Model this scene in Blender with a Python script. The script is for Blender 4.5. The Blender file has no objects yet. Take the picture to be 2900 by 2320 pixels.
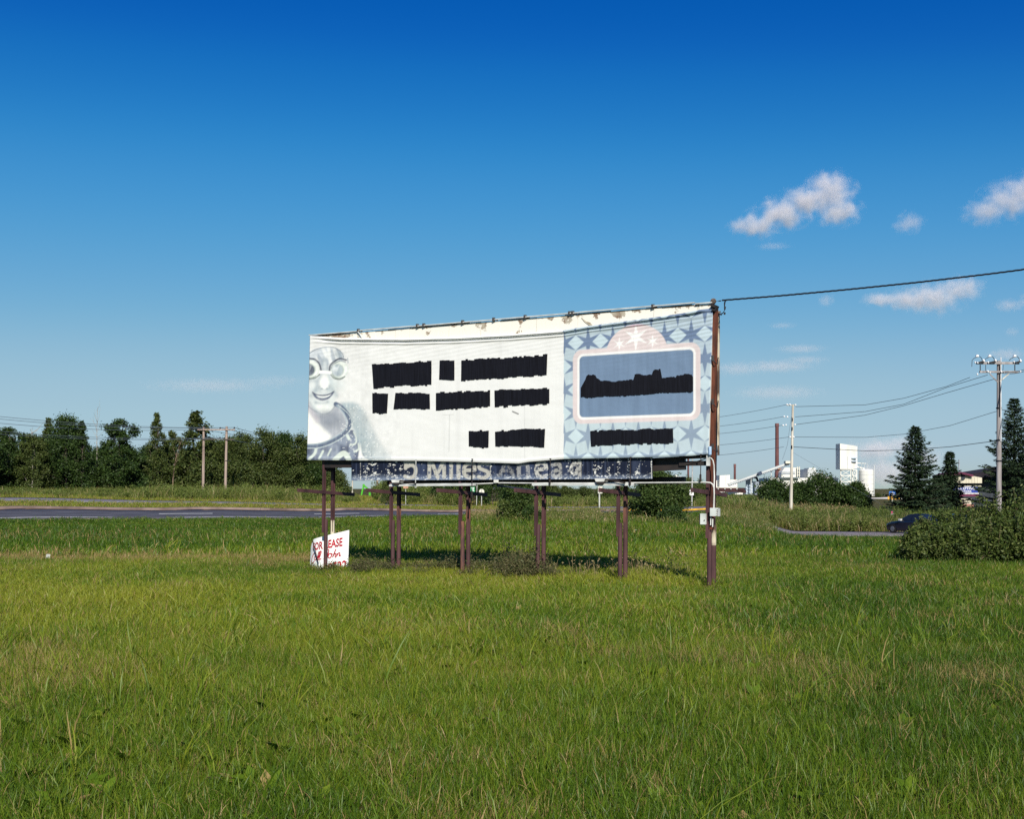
import bpy, math, random
import numpy as np
from mathutils import Vector, Matrix

random.seed(7)
rng = np.random.default_rng(7)
R = math.radians
sc = bpy.context.scene
col = sc.collection

# ------------------------------------------------------------------ camera
EYE = 2.05                    # camera height above the mown field
FP, CX, HY = 3067.0, 1450.0, 1384.0   # focal length, centre and horizon of the 2900 x 2320 plate
cam_d = bpy.data.cameras.new('camera')
cam_d.sensor_width = 36.0
cam_d.lens = 36.0 * FP / 2900.0
cam_d.shift_y = (HY - 1160.0) / 2900.0
cam_d.clip_start = 0.1
cam_d.clip_end = 20000
cam = bpy.data.objects.new('camera', cam_d)
cam.location = (0, 0, EYE)
cam.rotation_euler = (R(90), 0, 0)
col.objects.link(cam)
sc.camera = cam

# ------------------------------------------------------------------ light
SUN_AZ, SUN_EL = 171.5, 35.0      # azimuth clockwise from +Y (the view direction): behind, a little right
world = bpy.data.worlds.new('World')
sc.world = world
world.use_nodes = True
wn = world.node_tree
wn.nodes.clear()
w_out = wn.nodes.new('ShaderNodeOutputWorld')
w_bg = wn.nodes.new('ShaderNodeBackground')
w_sky = wn.nodes.new('ShaderNodeTexSky')
w_sky.sky_type = 'NISHITA'
w_sky.sun_disc = False
w_sky.sun_elevation = R(SUN_EL)
w_sky.sun_rotation = R(SUN_AZ)
w_sky.altitude = 200
w_sky.air_density = 1.0
w_sky.dust_density = 0.35
w_sky.ozone_density = 2.2
w_hsv = wn.nodes.new('ShaderNodeHueSaturation')
w_hsv.inputs['Saturation'].default_value = 1.3
w_hsv.inputs['Value'].default_value = 1.0
w_bg.inputs['Strength'].default_value = 0.10
# the film's deep blue: a tone curve per channel over the physical sky
EXPO = .32
w_in = wn.nodes.new('ShaderNodeVectorMath'); w_in.operation = 'SCALE'; w_in.inputs['Scale'].default_value = .085
w_cur = wn.nodes.new('ShaderNodeRGBCurve')
w_o = wn.nodes.new('ShaderNodeVectorMath'); w_o.operation = 'SCALE'; w_o.inputs['Scale'].default_value = 10.0 * 2 ** -EXPO
for ci, pts in enumerate((
        [(0, 0), (.045, .0012), (.065, .012), (.10, .054), (.188, .158), (.333, .300), (.565, .385), (1, .50)],
        [(0, 0), (.156, .104), (.191, .168), (.262, .288), (.402, .410), (.565, .508), (.686, .545), (1, .62)],
        [(0, 0), (.352, .445), (.413, .527), (.509, .620), (.600, .650), (.730, .660), (1, .70)])):
    c = w_cur.mapping.curves[ci]
    c.points[0].location = pts[0]; c.points[-1].location = pts[-1]
    for p in pts[1:-1]:
        c.points.new(*p)
w_cur.mapping.update()
wn.links.new(w_sky.outputs[0], w_hsv.inputs['Color'])
wn.links.new(w_hsv.outputs[0], w_in.inputs[0])
wn.links.new(w_in.outputs[0], w_cur.inputs['Color'])
wn.links.new(w_cur.outputs[0], w_o.inputs[0])
wn.links.new(w_o.outputs[0], w_bg.inputs['Color'])
wn.links.new(w_bg.outputs[0], w_out.inputs['Surface'])

sun_d = bpy.data.lights.new('sun', 'SUN')
sun_d.energy = 5.0
sun_d.angle = R(0.5)
sun_d.color = (1.0, 0.945, 0.84)
sun = bpy.data.objects.new('sun', sun_d)
_s = Vector((math.sin(R(SUN_AZ)) * math.cos(R(SUN_EL)), math.cos(R(SUN_AZ)) * math.cos(R(SUN_EL)), math.sin(R(SUN_EL))))
sun.rotation_euler = _s.to_track_quat('Z', 'Y').to_euler()
sun.location = (0, -5, 40)
col.objects.link(sun)

sc.render.engine = 'CYCLES'
sc.view_settings.view_transform = 'Standard'
sc.view_settings.look = 'None'
sc.view_settings.exposure = EXPO
sc.view_settings.gamma = 1.0
sc.view_settings.use_curve_mapping = False
sc.cycles.max_bounces = 6
sc.cycles.diffuse_bounces = 3
sc.cycles.glossy_bounces = 2
sc.cycles.transmission_bounces = 4
sc.cycles.transparent_max_bounces = 6
sc.cycles.volume_bounces = 2
sc.cycles.caustics_reflective = False
sc.cycles.caustics_refractive = False
sc.cycles.use_denoising = False
sc.cycles.sample_clamp_indirect = 4.0

# ------------------------------------------------------------------ helpers
def PX(px, py, d):
    """world point that the plate shows at (px, py), d metres in front of the camera"""
    return Vector(((px - CX) / FP * d, d, EYE - (py - HY) / FP * d))

def lin(h):
    h = h.lstrip('#')
    o = []
    for i in (0, 2, 4):
        c = int(h[i:i + 2], 16) / 255.0
        o.append(c / 12.92 if c <= .04045 else ((c + .055) / 1.055) ** 2.4)
    return tuple(o)

def hash2(ix, iy, seed):
    h = (ix.astype(np.int64) * 374761393 + iy.astype(np.int64) * 668265263 + seed * 974711) & 0x7fffffff
    h = ((h ^ (h >> 13)) * 1274126177) & 0x7fffffff
    h = h ^ (h >> 16)
    return (h & 0xffff) / 65535.0

def vnoise(x, y, seed=0):
    x = np.asarray(x, float); y = np.asarray(y, float)
    ix, iy = np.floor(x), np.floor(y)
    fx, fy = x - ix, y - iy
    fx = fx * fx * (3 - 2 * fx); fy = fy * fy * (3 - 2 * fy)
    a = hash2(ix, iy, seed); b = hash2(ix + 1, iy, seed)
    c = hash2(ix, iy + 1, seed); d = hash2(ix + 1, iy + 1, seed)
    return (a * (1 - fx) + b * fx) * (1 - fy) + (c * (1 - fx) + d * fx) * fy

def fbm(x, y, seed=0, n=4):
    s, a, t = 0, .5, 0
    for i in range(n):
        s = s + a * vnoise(x * 2 ** i, y * 2 ** i, seed + i * 17); t += a; a *= .5
    return s / t

def sstep(a, b, x):
    t = np.clip((x - a) / (b - a), 0, 1)
    return t * t * (3 - 2 * t)

# ---- materials
MATS = {}
def nodes_of(name):
    m = bpy.data.materials.new(name)
    m.use_nodes = True
    nt = m.node_tree
    return m, nt, nt.nodes['Principled BSDF']

def pm(name, c1, c2=None, rough=.7, scale=3.0, metal=0.0, bump=0.0, spec=.3, lo=.35, hi=.65, stretch=None, detail=5):
    """principled material whose colour wanders between c1 and c2 with an object-space noise"""
    if name in MATS:
        return MATS[name]
    m, nt, b = nodes_of(name)
    b.inputs['Roughness'].default_value = rough
    b.inputs['Metallic'].default_value = metal
    b.inputs['Specular IOR Level'].default_value = spec
    if c2 is None:
        c2 = tuple(x * .72 for x in c1)
    tc = nt.nodes.new('ShaderNodeTexCoord')
    mp = nt.nodes.new('ShaderNodeMapping')
    if stretch:
        mp.inputs['Scale'].default_value = stretch
    ns = nt.nodes.new('ShaderNodeTexNoise')
    ns.inputs['Scale'].default_value = scale
    ns.inputs['Detail'].default_value = detail
    rp = nt.nodes.new('ShaderNodeValToRGB')
    rp.color_ramp.elements[0].position = lo
    rp.color_ramp.elements[1].position = hi
    rp.color_ramp.elements[0].color = (*c2, 1)
    rp.color_ramp.elements[1].color = (*c1, 1)
    L = nt.links.new
    L(tc.outputs['Object'], mp.inputs['Vector']); L(mp.outputs[0], ns.inputs['Vector'])
    L(ns.outputs['Fac'], rp.inputs[0]); L(rp.outputs[0], b.inputs['Base Color'])
    if bump:
        bp = nt.nodes.new('ShaderNodeBump')
        bp.inputs['Strength'].default_value = bump
        bp.inputs['Distance'].default_value = .02
        L(ns.outputs['Fac'], bp.inputs['Height']); L(bp.outputs[0], b.inputs['Normal'])
    MATS[name] = m
    return m

def leaf_mat(name, cols, trans=.3, rough=.55, patch=None, patch_scale=.2):
    """leaves: colour picked per leaf, mixed with translucency"""
    if name in MATS:
        return MATS[name]
    m, nt, b = nodes_of(name)
    L = nt.links.new
    out = nt.nodes['Material Output']
    geo = nt.nodes.new('ShaderNodeNewGeometry')
    oi = nt.nodes.new('ShaderNodeObjectInfo')
    ad = nt.nodes.new('ShaderNodeMath'); ad.operation = 'ADD'
    fr = nt.nodes.new('ShaderNodeMath'); fr.operation = 'FRACT'
    L(geo.outputs['Random Per Island'], ad.inputs[0]); L(oi.outputs['Random'], ad.inputs[1]); L(ad.outputs[0], fr.inputs[0])
    rp = nt.nodes.new('ShaderNodeValToRGB')
    e = rp.color_ramp.elements
    while len(e) < len(cols):
        e.new(.5)
    for i, c in enumerate(cols):
        e[i].position = i / (len(cols) - 1)
        e[i].color = (*c, 1)
    L(fr.outputs[0], rp.inputs[0])
    L(rp.outputs[0], b.inputs['Base Color'])
    b.inputs['Roughness'].default_value = rough
    b.inputs['Specular IOR Level'].default_value = .25
    tr = nt.nodes.new('ShaderNodeBsdfTranslucent')
    L(rp.outputs[0], tr.inputs['Color'])
    mx = nt.nodes.new('ShaderNodeMixShader')
    mx.inputs[0].default_value = trans
    L(b.outputs[0], mx.inputs[1]); L(tr.outputs[0], mx.inputs[2]); L(mx.outputs[0], out.inputs['Surface'])
    MATS[name] = m
    return m

def paint_mat(name, rough=.5, weave=0.0):
    """a print: colours stored on the mesh as flat ink, with a faint cloth weave"""
    if name in MATS:
        return MATS[name]
    m, nt, b = nodes_of(name)
    L = nt.links.new
    at = nt.nodes.new('ShaderNodeAttribute'); at.attribute_name = 'ink'
    b.inputs['Roughness'].default_value = rough
    b.inputs['Specular IOR Level'].default_value = .25
    if weave:
        tc = nt.nodes.new('ShaderNodeTexCoord')
        mp = nt.nodes.new('ShaderNodeMapping'); mp.inputs['Scale'].default_value = (18, 18, .8)
        ns = nt.nodes.new('ShaderNodeTexNoise'); ns.inputs['Scale'].default_value = 1.5; ns.inputs['Detail'].default_value = 4
        mr = nt.nodes.new('ShaderNodeMapRange')
        mr.inputs[1].default_value = .3; mr.inputs[2].default_value = .7
        mr.inputs[3].default_value = 1 - weave; mr.inputs[4].default_value = 1.0
        mu = nt.nodes.new('ShaderNodeMixRGB'); mu.blend_type = 'MULTIPLY'; mu.inputs[0].default_value = 1
        L(tc.outputs['Object'], mp.inputs[0]); L(mp.outputs[0], ns.inputs[0]); L(ns.outputs[0], mr.inputs[0])
        L(at.outputs['Color'], mu.inputs[1]); L(mr.outputs[0], mu.inputs[2]); L(mu.outputs[0], b.inputs['Base Color'])
    else:
        L(at.outputs['Color'], b.inputs['Base Color'])
    MATS[name] = m
    return m

# ---- objects
def tag(o, label=None, cat=None, group=None, kind=None):
    if label: o['label'] = label
    if cat: o['category'] = cat
    if group: o['group'] = group
    if kind: o['kind'] = kind
    return o

def thing(name, loc, label, cat, group=None, rz=0.0):
    o = bpy.data.objects.new(name, None)
    o.empty_display_size = .2
    o.location = loc
    o.rotation_euler = (0, 0, rz)
    col.objects.link(o)
    return tag(o, label, cat, group)

def link(name, me, m=None, parent=None, smooth=False, kind=None):
    o = bpy.data.objects.new(name, me)
    if m is not None and not me.materials:
        me.materials.append(m)
    if smooth:
        me.polygons.foreach_set('use_smooth', np.ones(len(me.polygons), bool))
    col.objects.link(o)
    if parent is not None:
        o.parent = parent
    if kind: o['kind'] = kind
    return o

def arr_mesh(name, v, f, ink=None):
    """fast mesh from vertex array (n,3) and face array (m,k)"""
    me = bpy.data.meshes.new(name)
    v = np.asarray(v, np.float32); f = np.asarray(f, np.int32)
    k = f.shape[1]
    me.vertices.add(len(v)); me.vertices.foreach_set('co', v.ravel())
    me.loops.add(f.size); me.loops.foreach_set('vertex_index', f.ravel())
    me.polygons.add(len(f))
    me.polygons.foreach_set('loop_start', np.arange(0, f.size, k, dtype=np.int32))
    me.polygons.foreach_set('loop_total', np.full(len(f), k, np.int32))
    me.update(calc_edges=True)
    if ink is not None:
        at = me.color_attributes.new('ink', 'FLOAT_COLOR', 'POINT')
        c = np.ones((len(v), 4), np.float32); c[:, :3] = np.clip(ink, 0, 1)
        at.data.foreach_set('color', c.ravel())
    return me

class MB:
    """collects solid shapes (world coordinates) that become ONE mesh object"""
    def __init__(s): s.v, s.f = [], []
    def add(s, vs, fs):
        n = len(s.v); s.v += [tuple(x) for x in vs]; s.f += [tuple(i + n for i in q) for q in fs]
        return s
    def box(s, x0, x1, y0, y1, z0, z1):
        vs = [(x, y, z) for z in (z0, z1) for y in (y0, y1) for x in (x0, x1)]
        return s.add(vs, [(0, 2, 3, 1), (4, 5, 7, 6), (0, 1, 5, 4), (2, 6, 7, 3), (0, 4, 6, 2), (1, 3, 7, 5)])
    def bar(s, a, b, w, h, up=(0, 0, 1)):
        """box beam from a to b, w across, h along up"""
        a, b = Vector(a), Vector(b)
        d = (b - a).normalized(); u = Vector(up)
        if abs(d.dot(u)) > .95: u = Vector((0, 1, 0))
        sx = d.cross(u).normalized(); u = sx.cross(d).normalized()
        vs = []
        for p in (a, b):
            for i, j in ((-1, -1), (1, -1), (1, 1), (-1, 1)):
                vs.append(p + sx * (i * w / 2) + u * (j * h / 2))
        return s.add(vs, [(0, 3, 2, 1), (4, 5, 6, 7), (0, 1, 5, 4), (1, 2, 6, 5), (2, 3, 7, 6), (3, 0, 4, 7)])
    def cone(s, a, b, r1, r2, n=10):
        a, b = Vector(a), Vector(b)
        d = (b - a).normalized()
        u = Vector((1, 0, 0)) if abs(d.x) < .9 else Vector((0, 1, 0))
        sx = d.cross(u).normalized(); u = sx.cross(d)
        vs = []
        for p, r in ((a, r1), (b, r2)):
            for i in range(n):
                t = 2 * math.pi * i / n
                vs.append(p + sx * (math.cos(t) * r) + u * (math.sin(t) * r))
        fs = [(i, (i + 1) % n, n + (i + 1) % n, n + i) for i in range(n)]
        fs += [tuple(range(n - 1, -1, -1)), tuple(range(n, 2 * n))]
        return s.add(vs, fs)
    def tube(s, pts, r, n=6):
        pts = [Vector(p) for p in pts]
        rings = []
        base = len(s.v)
        for i, p in enumerate(pts):
            d = (pts[min(i + 1, len(pts) - 1)] - pts[max(i - 1, 0)]).normalized()
            u = Vector((0, 0, 1)) if abs(d.z) < .9 else Vector((0, 1, 0))
            sx = d.cross(u).normalized(); u = sx.cross(d)
            rr = r[i] if hasattr(r, '__len__') else r
            for k in range(n):
                t = 2 * math.pi * k / n
                s.v.append(tuple(p + sx * (math.cos(t) * rr) + u * (math.sin(t) * rr)))
        for i in range(len(pts) - 1):
            for k in range(n):
                a = base + i * n; k2 = (k + 1) % n
                s.f.append((a + k, a + k2, a + n + k2, a + n + k))
        s.f.append(tuple(base + k for k in range(n - 1, -1, -1)))
        e = base + (len(pts) - 1) * n
        s.f.append(tuple(e + k for k in range(n)))
        return s
    def prism(s, poly, vec):
        """flat outline (list of points) pushed along vec"""
        n = len(poly); vec = Vector(vec)
        vs = [Vector(p) for p in poly]; vs = vs + [p + vec for p in vs]
        fs = [tuple(range(n)), tuple(range(2 * n - 1, n - 1, -1))]
        fs += [((i + 1) % n, i, n + i, n + (i + 1) % n) for i in range(n)]
        return s.add(vs, fs)
    def lathe(s, c, prof, n=16, axis=(0, 0, 1)):
        c = Vector(c); q = Vector((0, 0, 1)).rotation_difference(Vector(axis))
        base = len(s.v)
        for r, z in prof:
            for k in range(n):
                t = 2 * math.pi * k / n
                s.v.append(tuple(c + q @ Vector((math.cos(t) * r, math.sin(t) * r, z))))
        for i in range(len(prof) - 1):
            for k in range(n):
                a = base + i * n; k2 = (k + 1) % n
                s.f.append((a + k, a + k2, a + n + k2, a + n + k))
        s.f.append(tuple(base + k for k in range(n - 1, -1, -1)))
        e = base + (len(prof) - 1) * n
        s.f.append(tuple(e + k for k in range(n)))
        return s
    def build(s, name, m, parent=None, smooth=False, kind=None, origin=None):
        """children are stored relative to the base of their thing (root has no rotation while building)"""
        off = Vector((0, 0, 0))
        p = parent
        while p is not None:
            off = off + p.location; p = p.parent
        v = np.array(s.v, np.float64).reshape(-1, 3) - np.array(off)
        loc = None
        if origin is not None:
            loc = Vector(origin) - off; v = v - np.array(loc)
        me = bpy.data.meshes.new(name)
        me.from_pydata(v.tolist(), [], s.f)
        me.update()
        o = link(name, me, m, parent, smooth, kind)
        if loc is not None: o.location = loc
        return o

def solo(mb, name, m, base, label, cat, group=None, smooth=False, kind=None):
    """a thing that is one single mesh, origin at its base"""
    o = mb.build(name, m, None, smooth, kind, origin=base)
    return tag(o, label, cat, group)

def copy_tree(o, parent=None):
    c = o.copy()
    col.objects.link(c)
    c.parent = parent
    for ch in list(o.children):
        copy_tree(ch, c)
    return c

# ------------------------------------------------------------------ terrain
def _f(d): return HY + EYE * FP / d
FAR = [(900, 1395.), (4000, 1385.5), (9000, 1385.)]
COLS = {
    0:    [(32, 1588), (44, 1528), (57, 1478), (60, 1473.5), (70.5, 1445), (71.5, 1441), (83, 1421), (84, 1420), (94, 1411), (97, 1408), (112, 1396), (140, 1391), (300, 1389)],
    500:  [(33, 1585), (47, 1522), (62, 1476), (66, 1471.5), (77.5, 1447), (78.5, 1443), (90, 1427), (91, 1426), (102, 1421), (104, 1420), (122, 1402), (150, 1396), (300, 1391)],
    950:  [(33, 1582), (50, 1515), (69, 1474), (72.5, 1469), (84, 1449), (85, 1445), (97, 1432), (98, 1431.5), (108, 1429), (110, 1428.5), (130, 1410), (160, 1402), (300, 1393)],
    1300: [(34, 1580), (48, 1515), (56, 1484), (66, 1471), (81, 1466), (93, 1452), (94, 1449), (110, 1436), (120, 1433), (135, 1427), (170, 1412), (300, 1396)],
    1500: [(34, 1578), (46, 1520), (54, 1492), (62, 1474), (70, 1468), (87, 1464), (100, 1452), (101, 1449), (118, 1441), (126, 1437), (140, 1431), (170, 1418), (300, 1400)],
    1750: [(34, 1577), (46, 1520), (54, 1494), (62, 1476), (72, 1468), (94, 1457), (110, 1449), (111, 1447), (128, 1440), (136, 1436), (150, 1431), (190, 1420), (300, 1403)],
    1930: [(35, 1576), (46, 1522), (56, 1492), (66, 1473), (76, 1465), (100, 1457), (112, 1449), (119, 1446), (135, 1437), (137, 1436), (160, 1429), (200, 1419), (300, 1405)],
    2100: [(36, 1571), (48, 1522), (58, 1498), (70, 1478), (84, 1457), (95, 1449), (112, 1446), (125, 1440), (140, 1434), (142, 1433.5), (170, 1424), (210, 1417), (300, 1407)],
    2250: [(36, 1573), (50, 1533), (70, 1519), (71, 1518.5), (83, 1506), (84, 1505.5), (90, 1486), (97, 1466), (108, 1455), (125, 1446), (150, 1437), (200, 1424), (300, 1412)],
    2500: [(36, 1575), (50, 1540), (70, 1521), (71, 1520.5), (84, 1508), (85, 1507.5), (92, 1490), (100, 1470), (114, 1459), (145, 1444), (200, 1429), (300, 1416)],
    2900: [(36, 1580), (50, 1545), (70, 1524), (71, 1523.5), (84, 1511), (85, 1510), (95, 1494), (110, 1476), (145, 1453), (200, 1434), (300, 1419)],
}
DG = np.geomspace(20, 9000, 900)
CPX = np.array(sorted(COLS))
_tab = []
for k in CPX:
    kn = [(10, _f(10)), (20, _f(20)), (26, _f(26))] + COLS[int(k)] + FAR
    dd = np.array([a for a, b in kn], float); yy = np.array([b for a, b in kn], float)
    drop = (yy - HY) * dd / FP
    _tab.append(np.interp(DG, dd, drop))
_tab = np.array(_tab)

def gz(X, Y):
    """height of the ground (arrays or scalars)"""
    X = np.asarray(X, float); Y = np.asarray(Y, float)
    r = np.hypot(X, Y)
    a = np.arctan2(X, Y)
    lim = R(50)
    ac = np.clip(a, -lim, lim)
    d = np.clip(r * np.cos(ac), 20, 9000)
    px = np.clip(CX + FP * np.tan(ac), CPX[0], CPX[-1])
    i = np.clip(np.searchsorted(CPX, px) - 1, 0, len(CPX) - 2)
    t = (px - CPX[i]) / (CPX[i + 1] - CPX[i])
    t = t * t * (3 - 2 * t) * .5 + t * .5
    j = np.clip(np.log(d / 20) / np.log(9000 / 20) * (len(DG) - 1), 0, len(DG) - 1.001)
    j0 = j.astype(int); fj = j - j0
    dr = (_tab[i, j0] * (1 - fj) + _tab[i, j0 + 1] * fj) * (1 - t) + (_tab[i + 1, j0] * (1 - fj) + _tab[i + 1, j0 + 1] * fj) * t
    back = sstep(lim, R(95), np.abs(a))
    z = EYE - (dr * (1 - back) + EYE * back)
    near = 1 - sstep(34, 48, r)
    z = z + near * (fbm(X * .35 + 50, Y * .35 + 50, 3, 3) - .5) * .10
    return z

def G(X, Y, up=0.0):
    return Vector((X, Y, float(gz(X, Y)) + up))

def at(px, d, up=0.0):
    X = (px - CX) / FP * d
    return G(X, d, up)
# ------------------------------------------------------------------ ground sheet
def polar_ground():
    ang = np.concatenate([np.arange(-180, -60, 6.0), np.arange(-60, -30, 1.0), np.arange(-30, 30, .18), np.arange(30, 60, 1.0), np.arange(60, 180, 6.0)])
    ang = np.radians(ang)
    rad = np.concatenate([np.linspace(.6, 40, 90), np.geomspace(40.6, 190, 130), np.geomspace(195, 9000, 60)])
    A, Rr = np.meshgrid(ang, rad)
    X = np.sin(A) * Rr; Y = np.cos(A) * Rr
    Z = gz(X, Y)
    na, nr = len(ang), len(rad)
    v = np.stack([X, Y, Z], -1).reshape(-1, 3)
    i = np.arange(na); j = np.arange(nr - 1)
    I, J = np.meshgrid(i, j)
    I2 = (I + 1) % na
    f = np.stack([J * na + I, J * na + I2, (J + 1) * na + I2, (J + 1) * na + I], -1).reshape(-1, 4)[:, ::-1]
    # centre fan as quads with a doubled vertex is avoided: small triangle fan from an extra vertex
    me = arr_mesh('ground', v, f)
    return me

def ground_mat():
    m, nt, b = nodes_of('field_soil')
    L = nt.links.new
    geo = nt.nodes.new('ShaderNodeNewGeometry')
    n1 = nt.nodes.new('ShaderNodeTexNoise'); n1.inputs['Scale'].default_value = .12; n1.inputs['Detail'].default_value = 6
    n2 = nt.nodes.new('ShaderNodeTexNoise'); n2.inputs['Scale'].default_value = 3.5; n2.inputs['Detail'].default_value = 6
    L(geo.outputs['Position'], n1.inputs['Vector']); L(geo.outputs['Position'], n2.inputs['Vector'])
    r1 = nt.nodes.new('ShaderNodeValToRGB'); r2 = nt.nodes.new('ShaderNodeValToRGB')
    e = r1.color_ramp.elements
    e[0].position = .35; e[0].color = (.036, .055, .010, 1); e[1].position = .68; e[1].color = (.085, .085, .022, 1)
    e = r2.color_ramp.elements
    e[0].position = .3; e[0].color = (.45, .45, .45, 1); e[1].position = .7; e[1].color = (1.2, 1.1, .95, 1)
    L(n1.outputs[0], r1.inputs[0]); L(n2.outputs[0], r2.inputs[0])
    n3 = nt.nodes.new('ShaderNodeTexNoise'); n3.inputs['Scale'].default_value = 1.1; n3.inputs['Detail'].default_value = 5
    L(geo.outputs['Position'], n3.inputs['Vector'])
    r3 = nt.nodes.new('ShaderNodeValToRGB'); r3.color_ramp.elements[0].position = .42; r3.color_ramp.elements[1].position = .60
    L(n3.outputs[0], r3.inputs[0])
    th = nt.nodes.new('ShaderNodeMixRGB'); th.inputs[2].default_value = (.11, .088, .038, 1)
    L(r3.outputs[0], th.inputs[0]); L(r1.outputs[0], th.inputs[1])
    mu = nt.nodes.new('ShaderNodeMixRGB'); mu.blend_type = 'MULTIPLY'; mu.inputs[0].default_value = 1
    L(th.outputs[0], mu.inputs[1]); L(r2.outputs[0], mu.inputs[2]); L(mu.outputs[0], b.inputs['Base Color'])
    b.inputs['Roughness'].default_value = .95; b.inputs['Specular IOR Level'].default_value = .1
    return m
ground = link('ground', polar_ground(), ground_mat(), smooth=True)
tag(ground, 'rough grassy field running back to the road and on to the horizon', 'ground', kind='structure')

# ------------------------------------------------------------------ ribbons: roads, kerbs, lines
def line_at(tab, px):
    p = np.array(tab, float)
    return np.interp(px, p[:, 0], p[:, 1])

def ribbon(name, near, far, px0, px1, m, up=.05, n=160, k=5, f0=0.0, f1=1.0, skirt=.12):
    """sheet between two depth lines (tables of column, depth) draped on the ground, with a real thickness"""
    px = np.linspace(px0, px1, n)
    dn = line_at(near, px); df = line_at(far, px)
    t = np.linspace(f0, f1, k)
    D = dn[:, None] * (1 - t) + df[:, None] * t
    X = (px[:, None] - CX) / FP * D
    Z = gz(X, D) + up
    v = np.stack([X, D, Z], -1)
    if skirt:
        lo = v.copy()[:, [0, -1]]; lo[..., 2] -= skirt
        v = np.concatenate([lo[:, :1], v, lo[:, 1:]], 1)
    kk = v.shape[1]
    I, J = np.meshgrid(np.arange(n - 1), np.arange(kk - 1), indexing='ij')
    f = np.stack([I * kk + J, (I + 1) * kk + J, (I + 1) * kk + J + 1, I * kk + J + 1], -1).reshape(-1, 4)
    me = arr_mesh(name, v.reshape(-1, 3), f)
    return link(name, me, m)

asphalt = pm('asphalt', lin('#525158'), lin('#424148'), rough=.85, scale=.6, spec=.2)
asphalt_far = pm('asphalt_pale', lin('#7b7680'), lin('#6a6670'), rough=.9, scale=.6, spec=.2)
white_line = pm('white_road_paint', (.62, .62, .60), (.40, .40, .40), rough=.7, scale=2.5)
yellow_line = pm('yellow_road_paint', (.45, .26, .05), (.20, .13, .06), rough=.7, scale=2.5)
yellow_kerb_m = pm('yellow_kerb_paint', (.75, .42, .02), (.50, .28, .03), rough=.6, scale=1.5)
kerb_m = pm('stained_concrete', lin('#83716a'), lin('#5c4d47'), rough=.9, scale=.8)
gravel_m = pm('shoulder_gravel', lin('#8f7e70'), lin('#6d5f55'), rough=.95, scale=3)

NEAR1 = [(-1200, 50), (0, 60), (500, 66), (950, 72.5), (1300, 81), (1500, 87), (1750, 94), (1930, 100), (2100, 112), (2250, 125), (2450, 150)]
FAR1 = [(-1200, 59), (0, 70.5), (500, 77.5), (950, 84), (1300, 93), (1500, 100), (1750, 110), (1930, 112), (2100, 125), (2250, 138), (2450, 165)]
NEAR2 = [(-1200, 70), (0, 83), (500, 90.5), (950, 97.5), (1300, 110), (1500, 118), (1750, 124), (1930, 120), (2100, 126), (2250, 139), (2450, 166)]
FAR2 = [(-1200, 80), (0, 94), (500, 102), (950, 108), (1300, 120), (1500, 126), (1750, 136), (1930, 135), (2100, 141), (2250, 156), (2450, 182)]
tag(ribbon('road', NEAR1, FAR1, -1200, 2450, asphalt, up=.05), 'dark asphalt carriageway passing behind the billboard', 'road', kind='structure')
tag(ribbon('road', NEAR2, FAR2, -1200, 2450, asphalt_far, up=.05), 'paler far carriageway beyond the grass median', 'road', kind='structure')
tag(ribbon('road_line', NEAR1, FAR1, -1200, 2300, white_line, up=.056, k=2, f0=.075, f1=.115, skirt=0), 'white edge line along the near side of the road', 'road marking', kind='structure')
tag(ribbon('road_line', NEAR1, FAR1, -1200, 1750, yellow_line, up=.056, k=2, f0=.955, f1=.972, skirt=0), 'faded yellow edge line beside the kerb of the road', 'road marking', kind='structure')
tag(ribbon('road_line', NEAR2, FAR2, -1200, 1300, white_line, up=.056, k=2, f0=.08, f1=.13, skirt=0), 'white edge line of the far carriageway', 'road marking', kind='structure')
for a, b, lb in ((450, 602, 'white lane dash on the road below the twin wooden poles'), (890, 1018, 'white lane dash on the road behind the lease sign'),
                 (1240, 1365, 'white lane dash on the road under the middle of the billboard')):
    tag(ribbon('lane_dash', NEAR1, FAR1, a, b, white_line, up=.056, n=10, k=2, f0=.50, f1=.55, skirt=0), lb, 'road marking', 'white lane dashes on the road', kind='structure')
tag(ribbon('gravel_shoulder', [(p, d - .9) for p, d in NEAR1], NEAR1, -1200, 2250, gravel_m, up=.03, k=3, skirt=.05), 'strip of pale gravel along the near edge of the road', 'shoulder', kind='structure')
tag(ribbon('kerb', FAR1, [(p, d + .5) for p, d in FAR1], -1200, 1768, kerb_m, up=.20, k=2, skirt=.3), 'stained concrete kerb along the far side of the road', 'kerb', kind='structure')
tag(ribbon('kerb', FAR1, [(p, d + .5) for p, d in FAR1], 1770, 2030, yellow_kerb_m, up=.22, k=2, n=40, skirt=.32), 'yellow painted kerb of the traffic island behind the billboard', 'kerb', kind='structure')
isl = pm('island_concrete', lin('#948680'), lin('#7a6c66'), rough=.9, scale=.7)
tag(ribbon('traffic_island', [(p, d + .52) for p, d in FAR1], [(p, d - .3) for p, d in NEAR2], 1770, 2030, isl, up=.19, k=4, n=40, skirt=.25), 'concrete traffic island with a yellow kerb', 'traffic island', kind='structure')
DRN = [(2160, 76), (2178, 73), (2250, 71), (2500, 71), (2900, 71), (3600, 71)]
DRF = [(2160, 78), (2178, 81), (2250, 83), (2500, 84), (2900, 84), (3600, 84)]
tag(ribbon('driveway', DRN, DRF, 2160, 3600, pm('old_asphalt', lin('#857c80'), lin('#6f676b'), rough=.9, scale=.5), up=.04, n=90), 'strip of worn grey drive below the weedy bank', 'driveway', kind='structure')

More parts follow.
